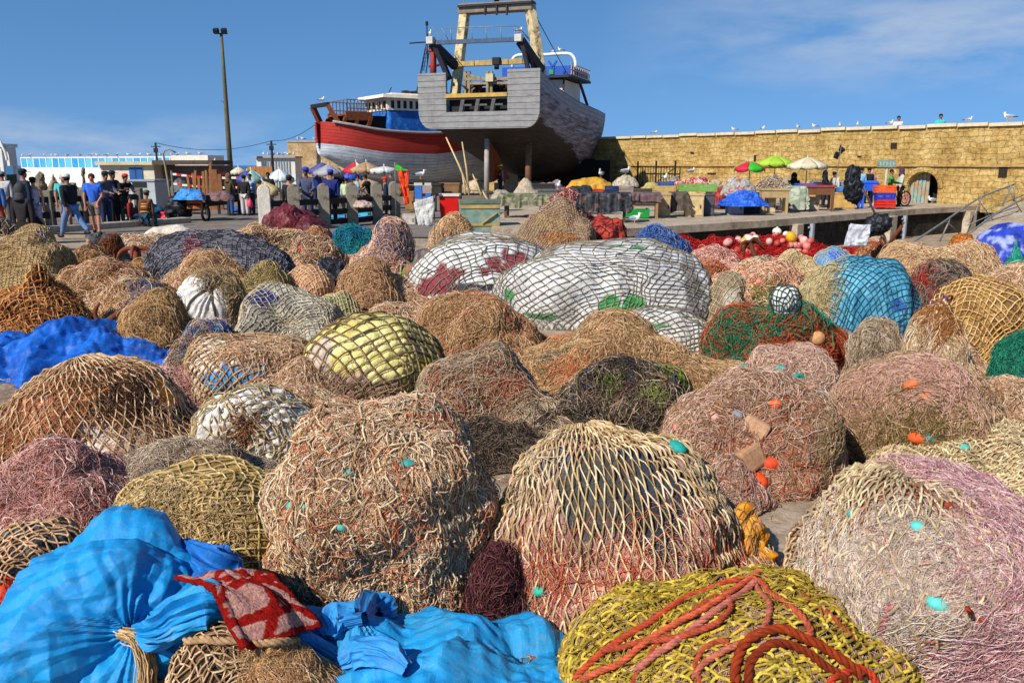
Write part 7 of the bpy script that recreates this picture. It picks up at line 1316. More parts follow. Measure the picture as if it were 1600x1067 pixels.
heap('sack', 'pale round sack at the foot of the sign post', 'sack', (1362, 1381, 307, 326), ['#c2b29a', '#b09e86'], .2, seed=317, psi=112)
for i, (bx, pal, lab) in enumerate([((1464, 1490, 286, 302), ['#5e3a42', '#6c4850'], 'plum-coloured sack, upper one of the heap beside the arch'), ((1478, 1500, 290, 312), ['#a0805c', '#8c6e4c'], 'tan sack at the side of the plum-coloured ones'), ((1460, 1482, 298, 313), ['#9c7c54', '#86683f'], 'ochre sack nearest the arched doorway'), ((1476, 1494, 299, 313), ['#5a3c40', '#4c3034'], 'dark plum sack, lower one of the heap beside the arch'), ((1494, 1520, 293, 313), ['#b4a07c', '#a48e6a'], 'sandy sack under a cream lid'), ((1508, 1532, 286, 312), ['#a8906a', '#967e58'], 'brown sack against the rampart beside the wooden frame')]):
    heap('sack', lab, 'sack', bx, pal, .2, seed=320+i, psi=108, group='sacks heaped against the rampart')
c, k = spot(1546, 316); sf = thing('empty_cabinet', 'tilted empty wooden cabinet frame against the rampart', 'frame', (c[0], c[1]+.5, .2), .2); mb = MB()
for x in (-.55, 0, .55): mb.bar((x, 0, .1), (x+.12, 0, 1.35), .09); mb.bar((x, .5, .1), (x+.12, .5, 1.35), .09)
for z in (.15, .7, 1.3): mb.bar((-.6+z*.09, 0, z), (.6+z*.09, 0, z+.08), .09); mb.bar((-.6+z*.09, .5, z), (.6+z*.09, .5, z+.08), .09)
mb.build('frame', wood('#a07c48'), sf); mb = MB(); mb.box((0, .45, .7), (1.1, .04, 1.1)); mb.build('back_panel', M_DARK, sf); mb = MB(); mb.box((.2, .1, .3), (.4, .4, .3)); mb.build('red_box', paint('#8c3428', .7, .2), sf)
# second row of low counters behind the front ones
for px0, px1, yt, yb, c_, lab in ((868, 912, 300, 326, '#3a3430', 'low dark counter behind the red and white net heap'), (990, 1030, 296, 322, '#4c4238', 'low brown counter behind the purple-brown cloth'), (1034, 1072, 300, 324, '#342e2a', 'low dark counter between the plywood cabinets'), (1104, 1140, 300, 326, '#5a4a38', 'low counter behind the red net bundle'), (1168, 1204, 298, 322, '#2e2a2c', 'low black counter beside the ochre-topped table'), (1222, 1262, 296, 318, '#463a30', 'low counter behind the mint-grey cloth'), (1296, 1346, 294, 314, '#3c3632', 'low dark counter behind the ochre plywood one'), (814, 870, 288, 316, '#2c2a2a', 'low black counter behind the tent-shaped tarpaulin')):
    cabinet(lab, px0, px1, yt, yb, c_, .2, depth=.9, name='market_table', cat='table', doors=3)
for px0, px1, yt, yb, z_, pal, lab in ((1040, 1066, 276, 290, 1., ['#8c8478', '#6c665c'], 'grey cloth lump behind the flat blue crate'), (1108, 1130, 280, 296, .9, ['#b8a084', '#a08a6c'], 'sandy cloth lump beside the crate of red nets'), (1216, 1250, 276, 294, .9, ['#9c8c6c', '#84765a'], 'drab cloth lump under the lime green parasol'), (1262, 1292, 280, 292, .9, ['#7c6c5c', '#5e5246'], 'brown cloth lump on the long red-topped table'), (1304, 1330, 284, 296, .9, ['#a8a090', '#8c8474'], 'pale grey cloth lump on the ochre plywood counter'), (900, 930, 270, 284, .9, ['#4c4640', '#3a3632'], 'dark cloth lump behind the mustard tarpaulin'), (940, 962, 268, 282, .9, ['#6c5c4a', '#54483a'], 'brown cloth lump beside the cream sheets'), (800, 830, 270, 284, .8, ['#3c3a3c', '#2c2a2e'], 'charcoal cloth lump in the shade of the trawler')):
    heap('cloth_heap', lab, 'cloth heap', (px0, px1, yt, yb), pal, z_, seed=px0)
# parasols
parasol('green and red segmented parasol in front of the rampart', 1172, 252, 262, 50, 36, ['#2fae28', '#c8203c', '#34b82e', '#c8203c'], n_=6); parasol('large lime green parasol, highest over the stalls', 1212, 243, 254, 58, 38, ['#a4c83a', '#98bc30']); parasol('cream parasol with a scalloped hem beside the lime green one', 1262, 246, 258, 62, 37, ['#d8ccac', '#cabd9a'])
parasol('salmon red parasol at the far stalls', 342, 262, 270, 28, 52, ['#d86a54', '#c85a46'], z0=0); parasol('small cream parasol beside the salmon red one', 372, 261, 268, 24, 50, ['#d0c4a4'], z0=0); parasol('purple-blue parasol beyond the striped jumper', 386, 267, 279, 34, 40, ['#3c4484', '#4a529a'], z0=0); parasol('green and grey striped parasol tilted towards us', 409, 263, 280, 34, 36, ['#6d9084', '#a9b8aa'], z0=0, tilt=-.25)
parasol('white parasol with pale blue panels', 436, 264, 278, 44, 37, ['#dcdcd6', '#8cb4c8', '#dcdcd6'], z0=0); parasol('blue-grey parasol behind the man in the turban', 503, 254, 266, 44, 40, ['#474c80', '#565a8c'], z0=0); parasol('pale grey parasol overlapping the blue-grey one', 513, 257, 269, 48, 38, ['#8f8e90', '#a2a0a0'], z0=0)
parasol('red parasol with a white patch', 556, 253, 266, 42, 41, ['#b81c2c', '#c42838', '#d8d0cc', '#b81c2c'], z0=0); parasol('tan fringed parasol in front of the red one', 572, 253, 264, 48, 38, ['#b3936a', '#a3835a'], z0=0); parasol('flat white parasol beside the orange cloth', 600, 260, 264, 44, 35, ['#cfcac2'], z0=0); parasol('bright blue parasol under the red one', 545, 264, 276, 44, 43, ['#2a50b4', '#3460c4'], z0=0); parasol('folded yellow-beige parasol leaning behind the man in black', 440, 275, 296, 34, 33, ['#c4b078', '#b39f68', '#8f7f58'], z0=0, tilt=-.5)
# red nets and floats in the basin
mR = mound('net_pile', 'long bank of deep red nets under the quay wall', 'net pile', (1052, 1345, 367, 402), ['#8c100e', '#74100e', '#a81814'], psi=98, dr=.35, amp=.16, fr=3, seed=401, z0=-.4, crease=(.05, 3), tang=[T(2600, 24, .6, ['#a81612', '#8a0e0c', '#c0221c'], .7, 6, 6)])
rng = np.random.default_rng(12); fl = []
spec = [(1136, 384, 6.5, '#dc9488'), (1160, 383, 6, '#e0a020'), (1172, 380, 6.5, '#d8ccbc'), (1180, 379, 6, '#d0c4b4'), (1212, 369, 6.5, '#d4c8b4'), (1228, 372, 5, '#d8d2c4'), (1232, 378, 8, '#d8a018'), (1222, 391, 7.5, '#d8b4ac'), (1254, 382, 6, '#dca8a0'), (1262, 391, 6, '#d0786c')]
for i in range(34): spec.append((rng.uniform(1140, 1275), rng.uniform(368, 398), rng.uniform(3.6, 5.6), ['#b8544c', '#c46c60', '#a8342c', '#c87c72', '#a83c34', '#d0a094'][i % 6]))
uniq = {0: 'single pale pink float lying apart at the near end of the red nets', 1: 'small yellow float near the anchor', 6: 'big yellow float among the pink ones', 4: 'cream float against the quay pier', 5: 'white ring float standing beside the cream one', 7: 'pale pink float, largest at the front of the heap'}
for i, (px, py, r_, c) in enumerate(spec):
    p_, nn = mR.pick(px, py)[:2]; r_ = r_*mR.px*1.1; mb = MB(); mb.ball((0, 0, 0), (r_*1.15, r_*.9, r_*.9), 12, 8); mb.lathe([(r_*.2, 0), (r_*.24, r_*.25), (r_*.1, r_*.3)], (0, 0, r_*.8), 8)
    o = mb.build('net_float', paint(c, .45, .15, 12, .002), None, True); o.location = p_+nn*r_*.6+np.array([0, 0, r_*.4]); o.rotation_euler = (rng.uniform(-1, 1), rng.uniform(-1, 1), rng.uniform(0, 3)); tag(o, uniq.get(i, 'pink or red float in the heap on the red nets'), 'float', 'floats heaped on the red nets')
# anchors
def anchor(label, base, s_, rz, tilt, c='#5c3420'):
    t = thing('anchor', label, 'anchor', base, rz, 'rusty anchors among the nets'); m_ = paint(c, .85, .35, 14, .006, .2); t.rotation_euler = (tilt, 0, rz)
    mb = MB(); mb.tube([(0, 0, 0), (0, 0, s_)], .035*s_*2, 8); mb.build('shank', m_, t, True)
    for k in range(4):
        a_ = k*math.pi/2; mb = MB(); pts_ = [(math.cos(a_)*r_*s_, math.sin(a_)*r_*s_, z_*s_) for r_, z_ in ((0, .02), (.2, .0), (.36, .1), (.45, .3))]; mb.tube(smooth_path(pts_, 8), [.06*s_, .06*s_, .058*s_, .055*s_, .05*s_, .045*s_, .035*s_, .02*s_], 7); mb.build('fluke', m_, t, True)
    mb = MB(); mb.torus((0, 0, s_*1.07), .08*s_, .025*s_, 14, 6, 'Y'); mb.build('ring', m_, t, True); return t
mA = gnd(1168, 428); anchor('rusty grapnel anchor upended before the floats', at(1172, 378, 15.5), .62, .4, 2.6); anchor('rusty grapnel anchor half buried in tan net below the tied white sack', gnd(338, 560)+np.array([0, 0, .22]), .42, .8, 1.3, '#7a4a34'); anchor('rust-brown grapnel standing upside down near the slate-grey roll', at(212, 388, 14.3), .7, .2, 2.9, '#7a4028')
anchor('grapnel with thin shanks leaning at the foot of the black-bag pole', at(1386, 386, 14.3), .42, 1., .5, '#6a3418'); anchor('rusty anchor poking from the gathered pale net', at(1445, 530, 8.6), .5, .3, .5, '#6e3818'); anchor('bent rusty anchor beside the dark blue tarpaulin', gnd(160, 520)+np.array([0, 0, .1]), .5, 1.6, 1.0, '#6e3c22')
anchor('rusty grapnel on the road edge beside a blue crate', at(361, 368, 19.5), .55, .3, 2.9, '#7c3c22')
crate('small bright blue crate by the rusty grapnel on the road edge', 337, 360, 360, 372, '#1c50b8', 0, rz=.2, slats=2)
# pole with black bags
a_, b_ = gnd(1391, 392), at(1334, 262, 15.6); pb = thing('marker_pole', 'leaning bamboo marker pole hung with black plastic bags', 'marker pole', a_); b_ = b_-a_; mb = MB(); mb.tube([(0, 0, 0), b_*.5+np.array([.02, 0, 0]), b_], [.03, .026, .02], 8); mb.tube([np.array([-.12, .1, 0]), b_*.55], .02, 6); mb.build('pole', wood('#b8905c'), pb, True)
def bag(parent, c, r, seed, name='plastic_bag', pal=('#0e0e10', '#16161a', '#08080a')):
    n_ = 40; u = np.linspace(0, 2*math.pi, n_, endpoint=False); v = np.linspace(0, math.pi, 26); U, V = np.meshgrid(u, v); D = np.stack([np.cos(U)*np.sin(V), np.sin(U)*np.sin(V), -np.cos(V)], -1); q = D*2.2
    rr = 1+.5*(ridge(q, seed, 2, 2)-.4)+.5*(fbm(q*.8, seed+4, 2)-.5); P = D*rr[..., None]*np.array(r); i = np.arange(n_*26).reshape(26, n_); Fq = np.stack([i[:-1], np.roll(i[:-1], -1, 1), np.roll(i[1:], -1, 1), i[1:]], -1).reshape(-1, 4)
    col = np.array([hx(x) for x in pal])[(vn(q.reshape(-1, 3)*2, seed)*len(pal)).astype(int).clip(0, len(pal)-1)]; o = link(name, npmesh(name, P.reshape(-1, 3), Fq, col), attr_mat('tarp'), parent)
    o.location = [float(x) for x in c]; return o
for px, py, r_, sd in ((1332, 277, (.13, .12, .2), 1), (1333, 293, (.15, .14, .22), 2), (1337, 304, (.12, .12, .16), 3)): bag(pb, at(px, py, 15.5)-a_, r_, sd)
bag(pb, at(1374, 350, 14.8)-a_, (.2, .18, .17), 4); bag(pb, at(1362, 358, 14.8)-a_, (.17, .15, .12), 5)
t = thing('plastic_bag', 'shiny white plastic bag standing on the nets beside the pole with black bags', 'bag', at(1339, 386, 13.6)); k = 13.6/F; sheet('bag_front', t, [(-19*k, 0, 0), (15*k, 0, .01), (20*k, .02, 34*k), (-12*k, .02, 36*k)], ['#c4c4c8', '#b4b4ba', '#d0d0d2'], 5, .02, kind='tarp'); sheet('bag_back', t, [(-19*k, .08, 0), (15*k, .08, 0), (20*k, .04, 33*k), (-12*k, .04, 35*k)], ['#c4c4c8', '#b4b4ba'], 6, .02, kind='tarp')
a_ = at(1301, 300, 33); fl_ = thing('marker_flag', 'two ragged black flags on a thin marker pole against the rampart', 'flag', (a_[0], 33, .2)); k = 33/F; zt_ = 2+(258-226)*k-.2; mb = MB(); mb.tube([(0, 0, 0), (8*k, 0, zt_)], .015, 6); mb.build('pole', M_GREYWOOD, fl_, True)
zz = lambda y_: 2+(258-y_)*k-.2
sheet('flag', fl_, [(6*k, 0, zz(228)), (15*k, 0, zz(236)), (8*k, 0, zz(242)), (4*k, 0, zz(236))], ['#0c0c0e', '#141416'], 3, .03); sheet('flag', fl_, [(0, 0, zz(238)), (8*k, 0, zz(239)), (4*k, 0, zz(250)), (-4*k, 0, zz(247))], ['#0c0c0e', '#141416'], 4, .03)
# ---- left side: cart, bags, sacks, wood
c, k = spot(300, 347, 0); ct = thing('handcart', 'wooden handcart with an orange-brown end board and a blue tarp', 'cart', (c[0], c[1]+.7, 0), -.15); mb = MB(); mb.box((.28, -.72, .72), (26*k, .05, 22*k)); mb.build('end_board', paint('#a8521c', .7, .2, 4, .005, 0, '#7a3c18', .3), ct, bevel=.01); mb = MB(); mb.box((0, 0, .62), (44*k, 1.5, .06)); mb.box((-.45, 0, .8), (.05, 1.5, .5)); mb.box((.72, 0, .75), (.05, 1.5, .4)); mb.build('bed', M_DARK, ct)
for x in (.55, -.45):
    mb = MB(); mb.torus((x, -.5, .3), .27, .045, 22, 8, 'X'); o = mb.build('wheel', M_DARK, ct, True); mb = MB(); mb.torus((x, -.5, .3), .2, .02, 20, 6, 'X'); mb.bar((x, -.5, .1), (x, -.5, .5), .025); mb.bar((x, -.7, .3), (x, -.3, .3), .025); mb.build('rim', M_STEEL, o)
mb = MB(); mb.bar((.55, -.5, .3), (-.45, -.5, .3), .06); mb.build('axle', M_DARK, ct)
heap('tarp_heap', 'sky-blue tarpaulin spread over the handcart load', 'tarp', (274, 322, 294, 312), ['#2c7cc0', '#3a8ccc'], .8, kind='tarp', seed=330, dr=.8); bag(None, (c[0]-.55, c[1]+.3, .45), (.42, .4, .42), 9, 'refuse_bag'); tag(bpy.context.collection.objects[-1] if False else [o for o in COL.objects if o.name.startswith('refuse_bag')][-1], 'black bulging refuse bag beside the handcart wheel', 'bag')
for i, (px, py, r_, pal, lab) in enumerate(((258, 345, (.22, .2, .18), ('#c41c2c', '#d8304a'), 'red plastic bag on the kerb by the leaning street pole'), (274, 346, (.26, .2, .2), ('#e0a0a8', '#d8505c', '#e8d8d4'), 'pink and white plastic bag on the kerb beside the red one'), (232, 345, (.5, .35, .32), ('#0e3c58', '#145070'), 'dark teal refuse bag behind the seated man'), (205, 350, (.35, .2, .1), ('#b8b2a8', '#8a8680'), 'flat white rag lying on the kerb'), (378, 333, (.4, .3, .12), ('#2c4a80', '#3a5c94'), 'flat blue sheet on the road'))):
    p_ = gnd(px, py); o = bag(None, (p_[0], p_[1], r_[2]*.8+.02), r_, 20+i, 'plastic_bag', pal); tag(o, lab, 'bag')
for i, (bx, z_, pal, lab) in enumerate([((52, 78, 268, 318), 0, ['#7c705c', '#6a5e4c'], 'grey-brown sack pile behind the woman in the pale dress'), ((70, 100, 272, 318), 0, ['#988a70', '#84765e'], 'paler sack pile left of the man in teal'), ((100, 128, 285, 325), 0, ['#8a7c66', '#766a56'], 'stacked sacks behind the man in the black jacket'), ((125, 142, 262, 318), 0, ['#6c6252', '#7c7058'], 'tall dark sack pile behind the man in blue')]):
    heap('sack_pile', lab, 'sack pile', bx, pal, 0, 'fibre', seed=340+i, group='sack piles beyond the timber fence', lump=(.12, 4), amp=.2)
wsn = thing('timber_stack', 'bundle of rough brown timbers standing upright behind the cart', 'timber', (at(310, 300, 38)[0], 38, 0)); mb = MB(); rng = np.random.default_rng(3)
for i in range(9): x = -.35+i*.12; mb.bar((x, 0, 0), (x+rng.uniform(-.15, .2), .1, rng.uniform(1.3, 2.1)), .1, .07)
mb.build('planks', wood('#8a5c34'), wsn); mb = MB(); mb.bar((.75, 0, 0), (.72, .1, 1.8), .3, .12); mb.bar((1.0, 0, 0), (.95, .1, 1.6), .2, .12); mb.build('thick_planks', wood('#7c4e2c'), wsn)
tp = thing('barrier_tape', 'red and white barrier tape strung on posts behind the cart', 'barrier', (0, 0, 0)); p0, p1 = at(268, 272, 40), at(392, 277, 40)
for z_ in (0, -.45):
    for i in range(16):
        a_ = p0+(p1-p0)*i/16; b_ = p0+(p1-p0)*(i+1)/16; sg_ = -.1*math.sin(math.pi*((i+.5)/16)); mb = MB(); mb.bar((a_[0], a_[1], a_[2]+z_+sg_), (b_[0], b_[1], b_[2]+z_+sg_), .02, .1); mb.build('tape_band', paint('#c8261c' if i % 2 else '#d8d2ca', .5, .1), tp)
mb = MB()
for t_ in (0, .45, 1): q = p0+(p1-p0)*t_; mb.bar((q[0], q[1], 0), (q[0], q[1], q[2]+.15), .07)
mb.build('posts', M_GREYWOOD, tp)
cabinet('dark stall table loaded with sheets behind the man in the brown hood', 322, 366, 305, 338, '#2c2826', 0, name='market_table', cat='table', legs=True, depth=1.2, group='stalls beyond the fence'); heap('tarp_heap', 'pinkish-brown sheet over the dark stall table', 'tarp', (318, 366, 298, 314), ['#7c5c58', '#6a4c4a'], .75, seed=350)
heap('tarp_heap', 'grey-green tarpaulin sagging behind the handcart', 'tarp', (262, 300, 278, 318), ['#5a605a', '#6c706a', '#3a403c'], 0, seed=351); heap('tarp_heap', 'dark blue-grey tarpaulin heap beside the timbers', 'tarp', (326, 350, 284, 318), ['#3a3e4c', '#2c3040'], 0, kind='tarp', seed=352)
for i, (px0, px1, lab) in enumerate(((360, 392, 'pale wooden shed wall beyond the brown hood'), (326, 358, 'pale wooden shed wall beyond the barrier tape'))):
    cabinet(lab, px0, px1, 268, 308, '#a8854c', 0, name='plank_shed', cat='shed', depth=1.5, doors=4, group='plank sheds beyond the fence')
heap('tarp_heap', 'tan canvas heap on a stall beyond the fence', 'tarp', (372, 398, 282, 306), ['#a08864', '#8c7452'], .5, seed=353)
for i, (px0, px1, yt, yb, c_, lab) in enumerate(((512, 524, 330, 346, '#3a9ab8', 'turquoise crate seen through the fence rails, behind the second gap'), (528, 540, 330, 346, '#3488b0', 'turquoise crate right of its twin behind the fence'), (552, 576, 328, 342, '#3fa4c4', 'wide turquoise crate under the fish stall'), (440, 448, 313, 322, '#c43a1c', 'small orange-red box on the ground behind the fence'))):
    crate(lab, px0, px1, yt, yb, c_, 0)
cabinet('fish stall counter behind the fence rails', 500, 585, 306, 338, '#4c4440', 0, name='market_table', cat='table', legs=True, group='stalls beyond the fence'); heap('tarp_heap', 'pinkish fish and cloth heap on the stall counter', 'fish heap', (552, 584, 313, 324), ['#b8a090', '#9a8478'], .65, seed=354)
cabinet('brown wooden box on trestles beside the orange cloth', 634, 650, 300, 330, '#8c6a40', 0, name='wooden_box', cat='box', doors=1); cabinet('grey-white board leaning at the foot of the painted posts', 628, 652, 335, 352, '#b0a898', 0, name='board', cat='board', doors=1, depth=.3)
cabinet('dark table behind the painted posts', 676, 692, 288, 332, '#2e2a26', 0, legs=True, name='market_table', cat='table', group='stalls beyond the fence')
# ------------------------------------------------------------------ people
def skin_obj(name, nodes, edges, mat, parent, sub=1):
    """nodes: {key: (x, y, z, rx, ry)}; first key is the root"""
    ks = list(nodes); me = bpy.data.meshes.new(name); me.from_pydata([nodes[k][:3] for k in ks], [(ks.index(a), ks.index(b)) for a, b in edges], []); me.update()
    o = link(name, me, mat, parent); m_ = o.modifiers.new('skin', 'SKIN'); m_.use_smooth_shade = True
    if not me.skin_vertices: return o
    for i, k in enumerate(ks):
        sv = me.skin_vertices[0].data[i]; r = nodes[k][3]; sv.radius = (r, nodes[k][4] if len(nodes[k]) > 4 else r); sv.use_root = i == 0
    s_ = o.modifiers.new('sub', 'SUBSURF'); s_.levels = sub; s_.render_levels = sub; return o
SKIN = {'d': '#6b4630', 'm': '#8f6246', 'l': '#b98a6c', 'r': '#b4725a'}
def lerp(a, b, t): return tuple(a[i]+(b[i]-a[i])*t for i in range(3))
def person(label, px, yb, top, bottom, hair='#1a1614', skin='m', z0=0., face=0., H=1.72, stride=0., arms=(0, 0), lean=0., Y=None, cap=None, shorts=False, dress=False, hood=False, sit=False, bag_=None, shoe='#1c1a1a', elbows=(0, 0), head=0., group=None, stripes=None, vest=None, bend=0., sleeveless=False, short_sleeve=False, base=None):
    """face: degrees, 0 looks at the camera, 90 looks to photo right, 180 away"""
    if base is not None: p_ = np.array(base, float)
    elif Y is None: p_ = gnd(px, yb, z0)
    else: p_ = at(px, yb, Y); p_[2] = z0 if z0 is not None else p_[2]
    t = thing('person', label, 'person', p_, R(face), group); s = H/1.72
    # local: faces -y
    hip = .92*s if not sit else .5*s; hp = (0, .0, hip); lb = R(bend)
    def up(d, fwd=0.): return (0, -math.sin(lb+R(lean))*d+fwd, hip+math.cos(lb+R(lean))*d)
    ch_, nk = up(.40*s), up(.53*s); hd = (0, nk[1]-.03-math.sin(lb+R(lean))*.12*s, nk[2]+.145*s*math.cos(lb*.6)); tp = (0, hd[1]+.01, hd[2]+.09*s)
    N_ = {'pel': (*hp, .13*s, .1*s), 'wst': (*up(.17*s), .11*s, .085*s), 'ch': (*ch_, .118*s, .088*s), 'nk': (*nk, .055*s), 'hd': (*hd, .075*s, .088*s), 'tp': (*tp, .062*s, .075*s)}
    fcd = (0, hd[1]-.1*s, hd[2]-.015*s); N_['ns'] = (*fcd, .014*s); N_['chin'] = (0, hd[1]-.055*s, hd[2]-.085*s, .035*s)
    E_ = [('pel', 'wst'), ('wst', 'ch'), ('ch', 'nk'), ('nk', 'hd'), ('hd', 'tp'), ('hd', 'ns'), ('hd', 'chin')]; J = {}
    for i, sd in enumerate((-1, 1)):
        sh = (sd*.185*s, ch_[1], ch_[2]+.07*s); a1 = R(arms[i]); a2 = a1+R(elbows[i]); ou = .05*s*sd
        el = (sh[0]+ou, sh[1]-math.sin(a1)*.29*s, sh[2]-math.cos(a1)*.29*s); wr = (el[0]-ou*(.3 if elbows[i] < 30 else 2.2), el[1]-math.sin(a2)*.25*s, el[2]-math.cos(a2)*.25*s); hn = (wr[0], wr[1]-math.sin(a2)*.08*s, wr[2]-math.cos(a2)*.08*s)
        q = 'LR'[i]; N_['sh'+q] = (*sh, .046*s); N_['el'+q] = (*el, .042*s); N_['wr'+q] = (*wr, .028*s); N_['hn'+q] = (*hn, .036*s, .02*s); E_ += [('ch', 'sh'+q), ('sh'+q, 'el'+q), ('el'+q, 'wr'+q), ('wr'+q, 'hn'+q)]
        dx, dz = -math.sin(a2), -math.cos(a2)
        for f_ in range(5):
            ox = (f_-1.5)*.017*s if f_ < 4 else -sd*.045*s; ln = (.075, .085, .08, .062, .045)[f_]*s; st_ = .035*s if f_ < 4 else -.01*s
            k1 = (hn[0]+ox, hn[1]+dx*st_, hn[2]+dz*st_); k2 = (k1[0]+(0 if f_ < 4 else -sd*.02*s), k1[1]+dx*ln-.015, k1[2]+dz*ln); N_['f%d%s' % (f_, q)] = (*k1, .011*s); N_['g%d%s' % (f_, q)] = (*k2, .008*s); E_ += [('hn'+q, 'f%d%s' % (f_, q)), ('f%d%s' % (f_, q), 'g%d%s' % (f_, q))]
        if sit: kn = (sd*.13*s, -.4*s, hip+.02); an = (sd*.13*s, -.42*s, .08*s)
        else:
            sw = R(stride)*(sd); kn = (sd*.1*s, -math.sin(sw)*.44*s, hip-math.cos(sw)*.44*s); bk = sw-abs(R(stride))*(.9 if sd < 0 else .15); an = (sd*.1*s, kn[1]-math.sin(bk)*.42*s, max(.07*s, kn[2]-math.cos(bk)*.42*s))
        hj = (sd*.09*s, hp[1], hip-.06*s); N_['hj'+q] = (*hj, .092*s); N_['kn'+q] = (*kn, .06*s); N_['an'+q] = (*an, .04*s); N_['ft'+q] = (an[0], an[1]-.13*s, an[2]-.035*s, .038*s, .03*s); E_ += [('pel', 'hj'+q), ('hj'+q, 'kn'+q), ('kn'+q, 'an'+q), ('an'+q, 'ft'+q)]
    sk = paint(SKIN[skin], .6, .12, 12, .001); skin_obj('body', N_, E_, sk, t, 1)
    g = lambda k, a=1., d=0.: (*N_[k][:3], N_[k][3]*a+d, (N_[k][4] if len(N_[k]) > 4 else N_[k][3])*a+d)
    mt = paint(top, .85, .22, 9, .01); mbt = paint(bottom, .85, .22, 9, .01)
    # upper garment
    U = {'wst': g('wst', 1.12, .028), 'pel': (*up(-.02*s), .165*s, .13*s), 'ch': g('ch', 1.22, .03), 'col': (*lerp(ch_, nk, .75), .075*s, .07*s)}; Eu = [('wst', 'pel'), ('wst', 'ch'), ('ch', 'col')]
    if not sleeveless:
        for q in 'LR':
            U['sh'+q] = g('sh'+q, 1.25, .026); Eu.append(('ch', 'sh'+q)); e = 'el'+q
            if short_sleeve: U['se'+q] = (*lerp(N_['sh'+q], N_[e], .75), .07*s); Eu.append(('sh'+q, 'se'+q))
            else: U[e] = g(e, 1, .022); U['wr'+q] = g('wr'+q, 1, .02); Eu += [('sh'+q, e), (e, 'wr'+q)]
    up_o = skin_obj('jacket' if not short_sleeve and not sleeveless else 'shirt', U, Eu, mt, t, 1)
    if vest: V_ = {'a': g('wst', 1.12, .05), 'b': g('ch', 1.22, .05), 'c': (*lerp(ch_, nk, .5), .1*s, .09*s)}; skin_obj('vest', V_, [('a', 'b'), ('b', 'c')], paint(vest, .7, .15), t, 1)
    if stripes:
        for k in range(5):
            c_ = up((.02+.09*k)*s); mb = MB(); mb.lathe([(.172*s, 0), (.176*s, .022*s), (.172*s, .044*s)], (0, 0, 0), 18, 1, .8); o = mb.build('stripe', paint(stripes[k % len(stripes)], .85, .15), up_o, True); o.location = c_; o.rotation_euler = (lb+R(lean), 0, 0)
    # lower garment
    if dress:
        mb = MB(); hgt = hip+.05 if not sit else hip+.1; mb.lathe([(.36*s, .03), (.34*s, hgt*.3), (.25*s, hgt*.75), (.175*s, hgt*1.02)], (0, -.05 if not sit else -.18, 0), 20, 1, .85 if not sit else 1.2); mb.build('robe', mbt, t, True)
    else:
        Lw = {'pel': (*hp, .15*s, .12*s)}; El = []
        for q in 'LR':
            Lw['hj'+q] = g('hj'+q, 1, .018); Lw['kn'+q] = g('kn'+q, 1.05, .025); El += [('pel', 'hj'+q), ('hj'+q, 'kn'+q)]
            if not shorts: Lw['an'+q] = g('an'+q, 1.1, .022); El.append(('kn'+q, 'an'+q))
        skin_obj('shorts' if shorts else 'trousers', Lw, El, mbt, t, 1)
    for q in 'LR': mb = MB(); a_ = N_['an'+q]; mb.ball((a_[0], a_[1]-.06*s, max(.045, a_[2]-.035*s)), (.05*s, .135*s, .05*s), 10, 6); mb.build('shoe', paint(shoe, .6, .2), t, True)
    for sd in (-1, 1): mb = MB(); mb.ball((sd*.03*s, hd[1]-.082*s, hd[2]+.012*s), .011*s, 6, 5); mb.build('eye', M_DARK, t, True)
    mb = MB(); mb.box((0, hd[1]-.082*s, hd[2]-.062*s), (.045*s, .012, .008)); mb.build('mouth', paint('#6a3a32', .6, .1), t)
    for sd in (-1, 1): mb = MB(); mb.ball((sd*.083*s, hd[1]+.01, hd[2]), (.012*s, .022*s, .032*s), 8, 6); mb.build('ear', sk, t, True)
    # hair, cap, hood
    if hood: mb = MB(); mb.ball((0, hd[1]+.035*s, hd[2]+.015*s), (.125*s, .125*s, .155*s), 16, 10); mb.lathe([(.15*s, -.21*s), (.135*s, -.15*s), (.12*s, -.08*s), (.1*s, -.02*s)], (0, hd[1]+.04*s, hd[2]), 14); mb.build('hood', paint(hair, .85, .2), t, True)
    else:
        mb = MB(); mb.ball((0, hd[1]+.022*s, hd[2]+.045*s), (.092*s, .1*s, .088*s), 14, 8); mb.build('hair', paint(hair, .9, .3), t, True)
        if cap:
            mb = MB(); c_ = (0, hd[1]+.01*s, hd[2]+.065*s); mb.lathe([(.102*s, 0), (.104*s, .03*s), (.09*s, .075*s), (.04*s, .1*s)], c_, 16, 1, 1.1); o = mb.build('cap', paint(cap, .8, .15), t, True); mb = MB(); mb.box((0, c_[1]-.13*s, c_[2]+.012), (.14*s, .13*s, .014)); mb.build('peak', paint(cap, .8, .15), o, bevel=.006)
    if bag_: mb = MB(); h_ = N_['hnR'] if bag_[1] == 'R' else N_['hnL']; mb.lathe([(.02, .0), (.1, -.12), (.13, -.28), (.08, -.36)], (h_[0], h_[1], h_[2]-.03), 10); mb.build('carrier_bag', paint(bag_[0], .4, .2, 10, .01), t, True)
    return t
P = person
P('woman seated in a black robe and charcoal hood', 42, 384, '#201c1e', '#0c0b0d', hair='#3a3a3c', skin='m', face=170, sit=True, dress=True, hood=True, H=2.0, Y=21.5)
P('man in a navy padded jacket and dark cap behind the woman in black', 46, 368, '#1c2438', '#181a24', face=150, cap='#1a1c22', H=1.86, Y=25)
P('person in a denim-blue hooded jacket cut by the picture edge', 4, 372, '#33568a', '#8c3424', face=165, Y=24, H=1.62, hair='#5a4030')
P('man in a pale shirt and grey cap behind the denim-blue jacket', 12, 352, '#c8c0b8', '#4c4a48', face=200, Y=29, cap='#7c7874', H=1.75)
